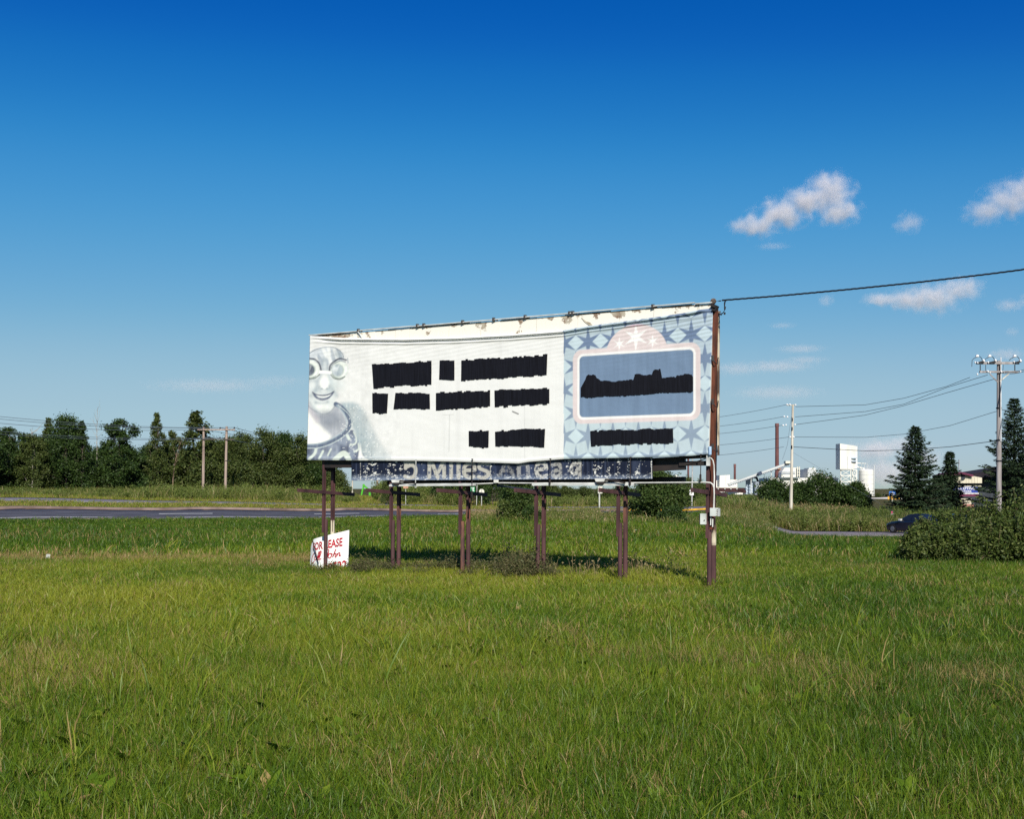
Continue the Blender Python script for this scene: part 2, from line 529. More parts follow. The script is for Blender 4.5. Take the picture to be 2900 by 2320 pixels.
# ------------------------------------------------------------------ billboard
TH = math.atan2(5.1, 9.42)
BC, BS = math.cos(TH), math.sin(TH)
B0X, B0Y = -5.22, 27.9
def bplane(px, py, w=0.0):
    """point that lies on the board plane (pushed w metres towards the viewer's side) seen at (px, py)"""
    x0 = B0X - w * BS; y0 = B0Y - w * BC
    k = (px - CX) / FP
    u = (k * y0 - x0) / (BC + k * BS)
    Y = y0 - u * BS
    return np.stack([x0 + u * BC, Y, EYE - (py - HY) / FP * Y], -1)
def BP(px, py, w=0.0):
    return Vector(bplane(np.float64(px), np.float64(py), w))
NRM = Vector((-BS, -BC, 0))       # out of the face
UDIR = Vector((BC, -BS, 0))       # along the board, to the right

bb = thing('billboard', G(BP(1450, 1384).x, BP(1450, 1384).y), 'wide old billboard with a faded swimmer print and blacked out words on rusty posts', 'billboard')

TOPX = [872, 881, 970, 1151, 1300, 1450, 1599, 1668, 1760, 1846, 1949, 1985, 2021]
TOPY = [953, 952, 957.5, 959, 955, 947, 936, 924, 912, 901, 886, 879, 873]
BOTX = [860, 872, 1178, 1330, 1470, 1500, 1600, 1847, 1960, 2000, 2010]
BOTY = [1304, 1304, 1306, 1309.5, 1314, 1309, 1301, 1296, 1292, 1288, 1287]
def ban_top(px): return np.interp(px, TOPX, TOPY)
def ban_bot(px): return np.interp(px, BOTX, BOTY)
def ban_w(px, py):
    """how far the slack cloth stands off the board"""
    q = py - ban_top(px)
    e = sstep(872, 960, px) * (1 - .75 * sstep(1890, 2015, px))
    w = .045 + e * (.050 * np.exp(-((q - 5) / 2.6) ** 2) - .032 * np.exp(-((q - 10) / 2.2) ** 2) + .030 * np.exp(-((q - 15.5) / 2.4) ** 2))
    w = w + .008 * (fbm(px * .012, py * .02, 5) - .5) * 2
    wr = sstep(1650, 1990, px) * np.exp(-(q / 75) ** 2) + .35 * np.exp(-(q / 90) ** 2)
    ph = (py + (px - 1600) * .19)
    w = w + wr * .0045 * np.sin(ph * .55 + 3 * fbm(px * .01, py * .01, 9))
    # loose flap at the upper right corner
    w = w + .05 * np.exp(-((q - 2) / 5) ** 2) * sstep(1930, 1955, px) * (1 - sstep(1985, 2012, px))
    w = w + .012 * np.exp(-((py - ban_bot(px) + 6) / 4) ** 2)
    return w

# ---- the print, authored in enlarged picture coordinates
def seg_d(x, y, pts):
    d = np.full(x.shape, 1e9)
    for (x0, y0), (x1, y1) in zip(pts[:-1], pts[1:]):
        dx, dy = x1 - x0, y1 - y0
        t = np.clip(((x - x0) * dx + (y - y0) * dy) / (dx * dx + dy * dy + 1e-9), 0, 1)
        d = np.minimum(d, np.hypot(x - x0 - t * dx, y - y0 - t * dy))
    return d
def smooth_pts(pts, n=8):
    p = np.array(pts, float); out = []
    for i in range(len(p) - 1):
        p0 = p[max(i - 1, 0)]; p1 = p[i]; p2 = p[i + 1]; p3 = p[min(i + 2, len(p) - 1)]
        for t in np.linspace(0, 1, n, endpoint=False):
            out.append(.5 * ((2 * p1) + (-p0 + p2) * t + (2 * p0 - 5 * p1 + 4 * p2 - p3) * t * t + (-p0 + 3 * p1 - 3 * p2 + p3) * t ** 3))
    out.append(p[-1])
    return out
def stroke(x, y, pts, w, soft=4.0):
    return 1 - sstep(w / 2 - soft / 2, w / 2 + soft, seg_d(x, y, smooth_pts(pts)))
def inpoly(x, y, pts, soft=6.0):
    pts = smooth_pts(list(pts) + [pts[0]], 5)
    ins = np.zeros(x.shape, bool)
    for (x0, y0), (x1, y1) in zip(pts[:-1], pts[1:]):
        c = ((y0 > y) != (y1 > y)) & (x < (x1 - x0) * (y - y0) / (y1 - y0 + 1e-12) + x0)
        ins ^= c
    d = seg_d(x, y, pts)
    return sstep(-soft, soft, np.where(ins, d, -d))
def ell(x, y, cx, cy, rx, ry, rot=0.0, soft=.12):
    c, s = math.cos(rot), math.sin(rot)
    a = ((x - cx) * c + (y - cy) * s) / rx; b = (-(x - cx) * s + (y - cy) * c) / ry
    return 1 - sstep(1 - soft, 1 + soft, np.hypot(a, b))
def over(c, m, rgb, a=1.0):
    m = (m * a)[:, None]
    return c * (1 - m) + np.array(rgb) * m

PAPER = (.695, .70, .675)
NAVY, SLATE, PALE, LIME = lin('#232b47'), lin('#6d7f98'), lin('#c3ccd0'), lin('#b9cdb4')
def swimmer(x, y):
    n = x.size
    c = np.tile(np.array(PAPER), (n, 1))
    nz = fbm(x * .012, y * .012, 21); fine = fbm(x * .09, y * .05, 22)
    # shoulder and its fading splash
    sh = inpoly(x, y, [(330, 1085), (430, 1062), (530, 1068), (610, 1130), (690, 1290), (770, 1450), (870, 1600), (560, 1610), (520, 1350), (430, 1180)], 26)
    fade = sstep(900, 480, x - (y - 1100) * .38 + 60)
    c = over(c, sh, lin('#a9b6b8'), .0); c = over(c, sh * fade * (.55 + .5 * nz), lin('#93a5aa'))
    # cap
    cap = inpoly(x, y, [(60, 620), (150, 560), (270, 541), (350, 556), (405, 600), (420, 660), (300, 700), (210, 720), (90, 690)], 10)
    st = sstep(.52, .62, vnoise((x - y * .35) * .035, y * .004, 31))
    c = over(c, cap, lin('#c2c9cd')); c = over(c, cap * st, lin('#dfe2df'), .9)
    c = over(c, cap * sstep(.55, .75, vnoise((x - y * .3) * .03, y * .006, 33)), lin('#8d99a5'), .75)
    c = over(c, ell(x, y, 372, 612, 46, 34, .5, .5), lin('#93a0a6'), .6)
    c = over(c, stroke(x, y, [(95, 605), (160, 565), (270, 541), (350, 556), (405, 600), (418, 640)], 4), lin('#596472'), .9)
    # face: washed out, only the shaded side and the features still print
    face = inpoly(x, y, [(60, 840), (200, 820), (300, 830), (330, 900), (345, 990), (325, 1080), (280, 1150), (235, 1172), (180, 1160), (110, 1110), (60, 1080)], 30)
    c = over(c, face, lin('#ccd4d2'), .75)
    c = over(c, sstep(.45, .75, fbm(x * .02, y * .02, 24)) * face, lin('#b3bfc2'), .5)
    c = over(c, inpoly(x, y, [(60, 840), (150, 850), (205, 830), (215, 900), (160, 960), (100, 940), (60, 930)], 18), lin('#a3afb4'), .75)
    c = over(c, ell(x, y, 330, 890, 90, 60, .2, .8), lin('#b9c5c4'), .55)
    c = over(c, ell(x, y, 120, 905, 34, 40, .3, .7), lin('#e2e6e2'), .7)
    c = over(c, inpoly(x, y, [(212, 650), (268, 650), (282, 720), (286, 770), (205, 770), (208, 700)], 14), lin('#97a3aa'), .8)
    c = over(c, ell(x, y, 240, 720, 16, 46, 0, .7), lin('#c5cdcd'), .8)
    c = over(c, stroke(x, y, [(205, 800), (190, 850), (182, 905)], 16, 22), lin('#9ba8ae'), .7)
    c = over(c, stroke(x, y, [(280, 800), (292, 850), (296, 900)], 16, 24), lin('#b4bfc1'), .8)
    c = over(c, ell(x, y, 235, 885, 46, 62, 0, .45), lin('#e9ebe6'), .95)
    c = over(c, ell(x, y, 214, 934, 13, 8, .2, .6), lin('#6f7b86'), .8)
    c = over(c, ell(x, y, 262, 934, 12, 8, -.2, .6), lin('#7a8690'), .8)
    c = over(c, stroke(x, y, [(190, 912), (196, 936), (222, 944), (255, 946), (282, 932), (286, 908)], 7, 14), lin('#a5b0b3'), .7)
    for a, b_ in (((178, 930), (112, 1000)), ((298, 930), (350, 996))):
        c = over(c, stroke(x, y, [a, b_], 22, 34), lin('#98a5aa'), .65)
    lips = inpoly(x, y, [(122, 968), (165, 985), (222, 990), (275, 982), (330, 962), (300, 1010), (262, 1036), (215, 1046), (168, 1030), (140, 1004)], 6)
    c = over(c, lips, lin('#4a546e'), .95)
    c = over(c, inpoly(x, y, [(152, 985), (190, 998), (224, 1001), (262, 996), (300, 982), (280, 1006), (246, 1018), (212, 1021), (178, 1011)], 4), lin('#dde2de'), .95)
    c = over(c, stroke(x, y, [(126, 966), (165, 990), (222, 999), (275, 990), (328, 960)], 7, 5), lin('#2c3450'), .9)
    c = over(c, stroke(x, y, [(160, 1062), (215, 1074), (270, 1058)], 12, 18), lin('#94a0a6'), .6)
    c = over(c, ell(x, y, 225, 1118, 70, 40, 0, .6), lin('#e6e9e3'), .85)
    c = over(c, stroke(x, y, [(84, 1040), (120, 1105), (180, 1156)], 14, 24), lin('#a5b0b4'), .8)
    # goggles
    for gx, gy, lens, dk in ((372, 754, '#aab7be', .8), (104, 750, '#3d475a', .95)):
        c = over(c, ell(x, y, gx, gy, 88, 86, -.35, .14), lin('#c6d0c8'), .9)
        c = over(c, ell(x, y, gx + 4, gy - 4, 76, 74, -.35, .12), lin('#dde4da'), .9)
        c = over(c, stroke(x, y, [(gx - 62, gy + 34), (gx - 40, gy + 70), (gx + 6, gy + 86), (gx + 52, gy + 66)], 8, 8), lin('#6f7d72'), .8)
        c = over(c, ell(x, y, gx - 10, gy + 6, 60, 60, -.35, .14), lin('#93a29c'), .8)
        c = over(c, ell(x, y, gx - 12, gy + 6, 52, 53, -.35, .16), lin(lens), dk)
        c = over(c, ell(x, y, gx - 12, gy + 6, 50, 50, -.35, .3) * sstep(.48, .66, vnoise(x * .05 + y * .02, y * .02, 25)), lin('#e0e5e4'), .65 if gx > 200 else .28)
        c = over(c, ell(x, y, gx - 20, gy + 34, 30, 18, .3, .8), lin('#8797a3') if gx > 200 else lin('#6c7788'), .6)
        c = over(c, stroke(x, y, [(gx + 40, gy + 56), (gx + 64, gy + 16), (gx + 66, gy - 22)], 12, 12), lin('#eceee9'), .7)
    c = over(c, stroke(x, y, [(286, 766), (294, 716), (330, 678), (384, 652), (440, 664)], 15, 5), lin('#343d50'), .95)
    c = over(c, stroke(x, y, [(304, 742), (312, 715), (340, 692), (390, 672), (436, 684)], 7, 5), lin('#5a6674'), .8)
    c = over(c, stroke(x, y, [(100, 650), (150, 660), (190, 702), (206, 762)], 14, 5), lin('#343d50'), .95)
    c = over(c, stroke(x, y, [(292, 792), (326, 834), (386, 846), (430, 820)], 8, 4), lin('#55645d'), .9)
    c = over(c, stroke(x, y, [(90, 842), (150, 834), (194, 798)], 8, 4), lin('#55645d'), .9)
    c = over(c, stroke(x, y, [(200, 778), (292, 782)], 28, 5), lin('#eceee8'))
    c = over(c, stroke(x, y, [(204, 796), (288, 800)], 5, 5), lin('#a4afb2'), .7)
    c = over(c, stroke(x, y, [(455, 648), (460, 692)], 6, 4), lin('#7d8992'), .9)
    # neck
    neck = inpoly(x, y, [(70, 1075), (130, 1130), (230, 1180), (300, 1150), (350, 1090), (420, 1180), (450, 1290), (380, 1360), (290, 1405), (180, 1290), (120, 1190)], 20)
    c = over(c, neck, lin('#a2a7af'), .95)
    c = over(c, ell(x, y, 290, 1220, 120, 70, .3, .6), lin('#7f8691'), .75)
    c = over(c, inpoly(x, y, [(60, 1120), (130, 1200), (230, 1310), (300, 1390), (180, 1440), (60, 1460)], 24), lin('#efefe8'), .95)
    c = over(c, stroke(x, y, [(80, 1085), (110, 1140), (170, 1230)], 30, 30), lin('#b9b4ba'), .7)
    c = over(c, stroke(x, y, [(75, 1080), (120, 1125), (190, 1165), (240, 1174), (300, 1145), (345, 1085)], 6, 10), lin('#7d868f'), .7)
    # suit
    suit = inpoly(x, y, [(40, 1478), (200, 1480), (320, 1430), (420, 1370), (500, 1320), (545, 1400), (575, 1500), (572, 1600), (40, 1610)], 6)
    c = over(c, suit, lin('#525c72')); c = over(c, suit * sstep(.35, .7, nz), lin('#8b96a6'), .85)
    c = over(c, suit * (1 - sstep(.2, .45, nz)), lin('#333c54'), .8)
    for p, w in (([(160, 1500), (145, 1545), (95, 1595)], 22), ([(225, 1520), (190, 1590)], 16), ([(300, 1500), (270, 1560)], 10), ([(340, 1600), (420, 1540), (470, 1600)], 46),
                 ([(515, 1340), (540, 1400), (528, 1450), (480, 1462)], 11), ([(560, 1450), (560, 1500), (520, 1525)], 14), ([(455, 1375), (470, 1405)], 22)):
        c = over(c, stroke(x, y, p, w, 8) * suit, lin('#d5dfd2'), .85)
    c = over(c, inpoly(x, y, [(575, 1450), (600, 1560), (660, 1610), (560, 1612)], 10), lin('#f0f1ea'), .9)
    band = stroke(x, y, [(345, 1078), (400, 1110), (462, 1190), (480, 1270), (430, 1345), (320, 1420), (190, 1466), (50, 1474)], 40, 5)
    c = over(c, band, lin('#556379'))
    c = over(c, stroke(x, y, [(352, 1090), (420, 1165), (448, 1260), (420, 1330), (310, 1405), (190, 1450), (50, 1458)], 7, 8), lin('#9fb0b8'), .8)
    c = over(c, stroke(x, y, [(365, 1085), (470, 1180), (496, 1275), (445, 1362), (325, 1440), (195, 1487), (50, 1494)], 5, 3), lin('#c7d4cf'), .9)
    # water drops
    sp = (hash2(np.floor(x / 13), np.floor(y / 13), 77) > .86) * ell((x / 13) % 1, (y / 13) % 1, .5, .5, .33, .3, 0, .4)
    ar = sstep(330, 420, x) * sstep(1060, 1110, y) * sstep(820, 640, x - (y - 1100) * .35)
    c = over(c, sp * ar * (vnoise(x * .02, y * .02, 41) > .35), lin('#eef0ea'), .95)
    dk = (hash2(np.floor(x / 9), np.floor(y / 9), 78) > .95) * 1.0
    c = over(c, dk * sh * fade * .5, lin('#79889a'))
    # the ink has washed out in vertical streaks
    ws = .14 * sstep(.45, .75, fbm(x * .06, y * .003, 26)) + .10 * fbm(x * .02, y * .02, 27)
    c = c * (1 - ws[:, None]) + np.array(PAPER) * ws[:, None]
    c = c * (.90 + .18 * fbm(x * .03, y * .03, 28))[:, None]
    # bottom hem
    c = over(c, stroke(x, y, [(60, 1590), (560, 1588), (860, 1578)], 5, 4), lin('#7c8797'), .5)
    return c

def star_field(px, py):
    """right hand panel: lattice of six pointed stars and the framed plaque; works in metres on the board"""
    P = bplane(px, py)
    O = bplane(np.float64(1599.), np.float64(1090.))
    U = (P[:, 0] - O[0]) * BC - (P[:, 1] - O[1]) * BS
    V = P[:, 2] - O[2]
    def cr(x, y):     # enlarged crop coordinates to metres
        p = bplane(np.float64(1550 + x / 3.3818), np.float64(830 + y / 3.3818))
        return (p[0] - O[0]) * BC - (p[1] - O[1]) * BS, p[2] - O[2]
    s0 = cr(398, 470); s1 = cr(1365, 1310); s2 = cr(1385, 362)
    a = (s2[0] - s0[0]) / 4.0
    b = (s2[1] - s1[1]) / 4.0
    top = sstep(-1.6, 1.6, V); rt = sstep(0, 3.9, U)
    c0 = np.array(lin('#b9c8cb')); c1 = np.array(lin('#a4b4be'))
    c = c0 + (c1 - c0) * np.clip(.15 + .5 * top + .35 * rt, 0, 1)[:, None]
    star = np.zeros(px.size); dia = np.zeros(px.size)
    def hexstar(dx, dy, Rr, rr):
        rad = np.hypot(dx, dy); an = np.arctan2(dx, dy) % (math.pi / 3)
        an = np.where(an > math.pi / 6, math.pi / 3 - an, an)
        ix, iy = rr * math.sin(math.pi / 6), rr * math.cos(math.pi / 6)
        x, y = rad * np.sin(an), rad * np.cos(an)
        # edge from the tip (0, Rr) to the inner corner (ix, iy)
        nx, ny = (Rr - iy), ix
        l = math.hypot(nx, ny)
        return ((x - 0) * nx + (y - Rr) * ny) / l
    for j in range(-3, 9):
        off = (j % 2) * .5
        for i in range(-3, 9):
            cx = s0[0] + (i + off) * a; cy = s0[1] - j * b
            dx, dy = (U - cx), (V - cy)
            near = np.hypot(dx, dy) < a
            if not near.any(): continue
            d = hexstar(dx, dy, a * .57, a * .175)
            star = np.maximum(star, 1 - sstep(-.010, .010, d))
            ex = dx - a * .5
            dia = np.maximum(dia, 1 - sstep(-.01, .012, np.abs(ex) / (a * .33) * .3 + np.abs(dy) / (a * .30) * .3 - .3))
    dia = dia * (1 - star)
    c = over(c, dia, lin('#c4d6da'), .40)
    low = np.clip(.66 + .4 * top, .4, 1)
    c = over(c, star * low, lin('#55698a'), .85)
    # plaque
    def rr(x0, x1, y0, y1, r, x, y):
        cx, cy = (x0 + x1) / 2, (y0 + y1) / 2
        qx = np.abs(x - cx) - (x1 - x0) / 2 + r; qy = np.abs(y - cy) - (y1 - y0) / 2 + r
        return np.hypot(np.maximum(qx, 0), np.maximum(qy, 0)) + np.minimum(np.maximum(qx, qy), 0) - r
    oL, oR = cr(253, 900)[0], cr(1474, 850)[0]; oT, oB = (cr(265, 557)[1] + cr(1475, 462)[1]) / 2, (cr(250, 1268)[1] + cr(1460, 1208)[1]) / 2
    iL, iR = cr(296, 900)[0], cr(1428, 850)[0]; iT, iB = (cr(300, 592)[1] + cr(1430, 512)[1]) / 2, (cr(290, 1226)[1] + cr(1412, 1170)[1]) / 2
    dc = cr(860, 585); dt = cr(855, 303)
    Rl = dt[1] - dc[1]
    dome = (np.hypot((U - dc[0]) / 1.12, V - dc[1]) - Rl) 
    fr = np.minimum(rr(oL, oR, oB, oT, .22, U, V), dome)
    pink = 1 - sstep(-.010, .010, fr)
    c = over(c, pink, lin('#cfc3c1'))
    c = over(c, 1 - sstep(-.010, .010, rr(iL, iR, iB, iT, .14, U, V)), lin('#e4e4e0'))
    e = .052
    bl = 1 - sstep(-.010, .010, rr(iL + e, iR - e, iB + e, iT - e, .10, U, V))
    mott = .45 * fbm(U * 9, V * 1.2, 61) + .3 * fbm(U * 2.2, V * 1.6, 63) + .25 * fbm(U * 26, V * .5, 64)
    bc = np.array(lin('#6b8099'))[None, :] * (.78 + .44 * mott)[:, None]
    m = bl[:, None]; c = c * (1 - m) + bc * m
    for (sx, sy), Rv in (((855, 425), .30), ((697, 489), .145), ((1015, 463), .145)):
        q = cr(sx, sy)
        d = hexstar(U - q[0], V - q[1], Rv, Rv * .30)
        c = over(c, 1 - sstep(-.008, .010, d), lin('#e4e4e0'))
    c = over(c, pink * (V > cr(860, 312)[1] - .02), lin('#b78aa6'), .5)
    c = c * (.94 + .10 * fbm(U * 14, V * 1.2, 62))[:, None]
    return c

def banner_ink(px, py):
    c = np.tile(np.array(PAPER), (px.size, 1))
    a = px < 1135
    c[a] = swimmer((px[a] - 850) * 3.3167, (py[a] - 820) * 3.3167)
    b = px > 1599
    c[b] = star_field(px[b], py[b])
    # scuffs, seams and grime of a cloth that has hung for years
    g = fbm(px * .05, py * .004, 12)
    c *= (1 - .05 * sstep(.5, .8, g))[:, None]
    c *= (1 - .05 * sstep(.6, .8, fbm(px * .006, py * .01, 14)))[:, None]
    for p, w in (([(1276, 1175), (1274, 1280)], 1.6), ([(1258, 1176), (1288, 1175)], 1.2), ([(1454, 1166), (1470, 1173)], 3.0), ([(1488, 1150), (1488, 1300)], 1.), ([(1056, 1265), (1056, 1300)], 1.)):
        k = stroke(px, py, p, w, 1.2)
        c = over(c, k, lin('#50504e'), .9 if w > 2 else .25 * 1)
    q = py - ban_top(px)
    c *= (1 - .10 * np.exp(-(q / 30) ** 2) * fbm(px * .02, py * .1, 15))[:, None]
    return c

def make_banner(nx=640, ny=196):
    s = np.linspace(0, 1, nx); t = np.linspace(0, 1, ny)
    pt = 881 + s * (2020 - 881); pb = 872 + s * (2007 - 872)
    yt = ban_top(pt); yb = ban_bot(pb)
    PXX = pb[:, None] + (pt - pb)[:, None] * t[None]
    PYY = yb[:, None] + (yt - yb)[:, None] * t[None]
    x = PXX.ravel(); y = PYY.ravel()
    ink = banner_ink(x, y)
    v = bplane(x, y, 0.0) + np.array(NRM)[None] * ban_w(x, y)[:, None]
    # real thickness along the hem: a second skin 4 mm behind, joined all round, is one coarse border strip
    v = v - np.array(bb.location)
    I, J = np.meshgrid(np.arange(nx - 1), np.arange(ny - 1), indexing='ij')
    f = np.stack([I * ny + J, (I + 1) * ny + J, (I + 1) * ny + J + 1, I * ny + J + 1], -1).reshape(-1, 4)
    nb = len(v)
    edge = np.concatenate([np.arange(nx) * ny, (nx - 1) * ny + np.arange(1, ny), (np.arange(nx - 2, -1, -1)) * ny + ny - 1, np.arange(ny - 2, 0, -1)])
    back = v[edge] - np.array(NRM)[None] * .03
    v = np.concatenate([v, back]); ink = np.concatenate([ink, ink[edge]])
    ne = len(edge); k = np.arange(ne); k2 = (k + 1) % ne
    f = np.concatenate([f, np.stack([edge[k2], edge[k], nb + k, nb + k2], -1)])
    me = arr_mesh('banner', v, f, ink)
    return link('banner', me, paint_mat('printed_vinyl', .5, .03), bb, smooth=True)
banner = make_banner()
banner['label'] = 'faded vinyl sheet printed with a goggled swimmer and a starry blue panel'

# ---- the words that were painted over
black_m = pm('black_house_paint', (.009, .010, .016), (.003, .003, .005), rough=.75, scale=7, stretch=(9, 9, .25), spec=.12, lo=.3, hi=.72)
def patch(quad, seed, step=6.0, jag=5.0, top=None, bot=None):
    """brushed block: ragged strokes side by side; quad = tl, tr, br, bl in picture pixels"""
    rg = np.random.default_rng(seed)
    tl, tr, br, bl = [np.array(q, float) for q in quad]
    n = max(6, int((tr[0] - tl[0]) / step))
    mb = MB()
    jt = 0; jb = 0
    e = np.linspace(0, 1, n + 1)
    for i in range(n):
        if i % 2 == 0 or rg.random() < .3:
            jt = np.clip(rg.normal(0, jag * .27), -jag * .5, jag * .5); jb = np.clip(rg.normal(0, jag * .27), -jag * .5, jag * .5)
        if rg.random() < .07: jt -= jag * .6 * rg.random()
        if rg.random() < .07: jb += jag * .6 * rg.random()
        q = []
        ov = .06 / n
        for t, jj, A, B_ in ((e[i] - ov, jb, bl, br), (e[i + 1] + ov, jb + rg.normal(0, .5), bl, br)):
            p = A + (B_ - A) * t
            if bot is not None: p[1] = np.interp(p[0], bot[0], bot[1])
            q.append((p[0], p[1] + jj))
        for t, jj, A, B_ in ((e[i + 1] + ov, jt, tl, tr), (e[i] - ov, jt + rg.normal(0, .5), tl, tr)):
            p = A + (B_ - A) * t
            if top is not None: p[1] = np.interp(p[0], top[0], top[1])
            q.append((p[0], p[1] + jj))
        # split in height so the coat follows the cloth
        m = 12
        vs = []
        for k in range(m + 1):
            f = k / m
            for a_, b_ in ((q[0], q[3]), (q[1], q[2])):
                x = a_[0] + (b_[0] - a_[0]) * f; y = a_[1] + (b_[1] - a_[1]) * f
                w = float(ban_w(np.float64(x), np.float64(y)))
                vs.append(BP(x, y) + NRM * (w + .013 + .0012 * (i % 2)))
        fs = [(2 * k, 2 * k + 1, 2 * k + 3, 2 * k + 2) for k in range(m)]
        nb = len(vs)
        vs += [v - NRM * .010 for v in (vs[0], vs[1], vs[-1], vs[-2])]
        fs += [(1, 0, nb, nb + 1), (nb - 2, nb - 1, nb + 2, nb + 3)]
        mb.add(vs, fs)
    return mb
def c2(x, y): return (1000 + x / 3.5933, 930 + y / 3.5933)
def c3(x, y): return (1550 + x / 3.3818, 830 + y / 3.3818)
QUADS = [
    [c2(205, 372), c2(810, 335), c2(810, 574), c2(222, 604)], [c2(895, 332), c2(1043, 330), c2(1043, 538), c2(889, 532)],
    [c2(1115, 325), c2(1988, 278), c2(1980, 482), c2(1112, 530)], [c2(210, 658), c2(370, 664), c2(358, 866), c2(212, 870)],
    [c2(446, 656), c2(792, 662), c2(795, 818), c2(426, 822)], [c2(857, 660), c2(1406, 634), c2(1406, 798), c2(857, 832)],
    [c2(1452, 630), c2(2007, 612), c2(2007, 770), c2(1455, 802)], [c2(1190, 1044), c2(1392, 1044), c2(1388, 1214), c2(1190, 1212)],
    [c2(1457, 1044), c2(1965, 1024), c2(1955, 1212), c2(1460, 1202)],
]
for i, q in enumerate(QUADS):
    patch(q, 100 + i).build('black_paint_patch', black_m, bb)
tx = [c3(x, 0)[0] for x in (335, 378, 384, 392, 466, 472, 500, 520, 600, 650, 690, 840, 842, 915, 918, 985, 1022, 1024, 1100, 1104, 1245, 1250, 1318, 1322, 1394, 1406)]
ty = [c3(0, y)[1] for y in (905, 830, 800, 788, 784, 812, 826, 848, 842, 858, 846, 830, 782, 780, 796, 782, 790, 738, 733, 815, 806, 790, 788, 774, 780, 812)]
bx = [c3(x, 0)[0] for x in (330, 400, 520, 650, 760, 900, 1100, 1300, 1395, 1406)]
by = [c3(0, y)[1] for y in (995, 1005, 993, 990, 985, 978, 958, 952, 945, 940)]
patch([c3(332, 900), c3(1404, 800), c3(1404, 940), c3(332, 1000)], 130, 4.0, 2.6, (tx, ty), (bx, by)).build('black_paint_patch', black_m, bb)
patch([c3(422, 1322), c3(1212, 1298), c3(1215, 1438), c3(430, 1464)], 131).build('black_paint_patch', black_m, bb)

# ---- the boards behind the sheet
board_m = None
def peeling(name, base, under, rust, rough=.6):
    m, nt, b = nodes_of(name)
    L = nt.links.new
    tc = nt.nodes.new('ShaderNodeTexCoord')
    geo = nt.nodes.new('ShaderNodeNewGeometry')
    n1 = nt.nodes.new('ShaderNodeTexNoise'); n1.inputs['Scale'].default_value = 2.6; n1.inputs['Detail'].default_value = 9; n1.inputs['Roughness'].default_value = .65
    r1 = nt.nodes.new('ShaderNodeValToRGB'); r1.color_ramp.elements[0].position = .565; r1.color_ramp.elements[1].position = .60
    sx = nt.nodes.new('ShaderNodeSeparateXYZ')
    mr = nt.nodes.new('ShaderNodeMapRange')
    mr.inputs[1].default_value = 5.55; mr.inputs[2].default_value = 5.98; mr.inputs[3].default_value = -.16; mr.inputs[4].default_value = .10
    ad = nt.nodes.new('ShaderNodeMath'); ad.operation = 'ADD'
    L(geo.outputs['Position'], n1.inputs['Vector']); L(geo.outputs['Position'], sx.inputs[0]); L(sx.outputs['Z'], mr.inputs[0])
    L(n1.outputs[0], ad.inputs[0]); L(mr.outputs[0], ad.inputs[1]); L(ad.outputs[0], r1.inputs[0])
    n2 = nt.nodes.new('ShaderNodeTexNoise'); n2.inputs['Scale'].default_value = 7; n2.inputs['Detail'].default_value = 6
    L(geo.outputs['Position'], n2.inputs['Vector'])
    r2 = nt.nodes.new('ShaderNodeValToRGB')
    r2.color_ramp.elements[0].position = .42; r2.color_ramp.elements[0].color = (*under, 1)
    r2.color_ramp.elements[1].position = .62; r2.color_ramp.elements[1].color = (*rust, 1)
    L(n2.outputs[0], r2.inputs[0])
    mx = nt.nodes.new('ShaderNodeMixRGB')
    L(r1.outputs[0], mx.inputs[0]); mx.inputs[1].default_value = (*base, 1); L(r2.outputs[0], mx.inputs[2])
    L(mx.outputs[0], b.inputs['Base Color'])
    b.inputs['Roughness'].default_value = rough
    return m
board_m = peeling('peeling_cream_paint', (.74, .71, .63), lin('#a79f8d'), lin('#7d6552'))
SEAM = [882, 972, 1062, 1120, 1160, 1272, 1362, 1416, 1520, 1637, 1755, 1852, 1874, 1980, 2021]
def edge_top(px): return 951.5 + (px - 881) * (857.5 - 951.5) / (2020 - 881)
for i, (a, b) in enumerate(zip(SEAM[:-1], SEAM[1:])):
    mb = MB()
    dw = (.0, .006, -.004, .003, -.002)[i % 5]
    dt = (0, 1.2, .4, 1.8, .7)[i % 5]
    q = [BP(a + .35, edge_top(a) + dt, dw), BP(min(b, 2019) - .35, edge_top(b) + dt, dw), BP(b - 9.35 - (b - 874) * .004, 1296 - (b - 874) * .012, dw), BP(a - 8.65 - (a - 874) * .004, 1296 - (a - 874) * .012, dw)]
    mb.prism(q, -NRM * .05)
    mb.build('panel', board_m, bb)

pale_steel = pm('galvanised_steel', lin('#c9cbc8'), lin('#a9aba8'), rough=.45, scale=4, metal=.0, spec=.5)
dark_steel = pm('dark_and_shaded_steel', (.018, .016, .016), (.030, .022, .020), rough=.6, scale=5)
rust_m = pm('rust_brown_paint', lin('#56393a'), lin('#3a2728'), rough=.6, scale=5, lo=.3, hi=.7, stretch=(1, 1, .35))
rust2_m = pm('flaking_rust', lin('#76503f'), lin('#4c3434'), rough=.7, scale=7, lo=.45, hi=.68, stretch=(1, 1, .4))
bare_m = pm('weathered_white_wood', lin('#c5bba5'), lin('#58463c'), rough=.8, scale=6, lo=.42, hi=.58, stretch=(1, 1, .3))

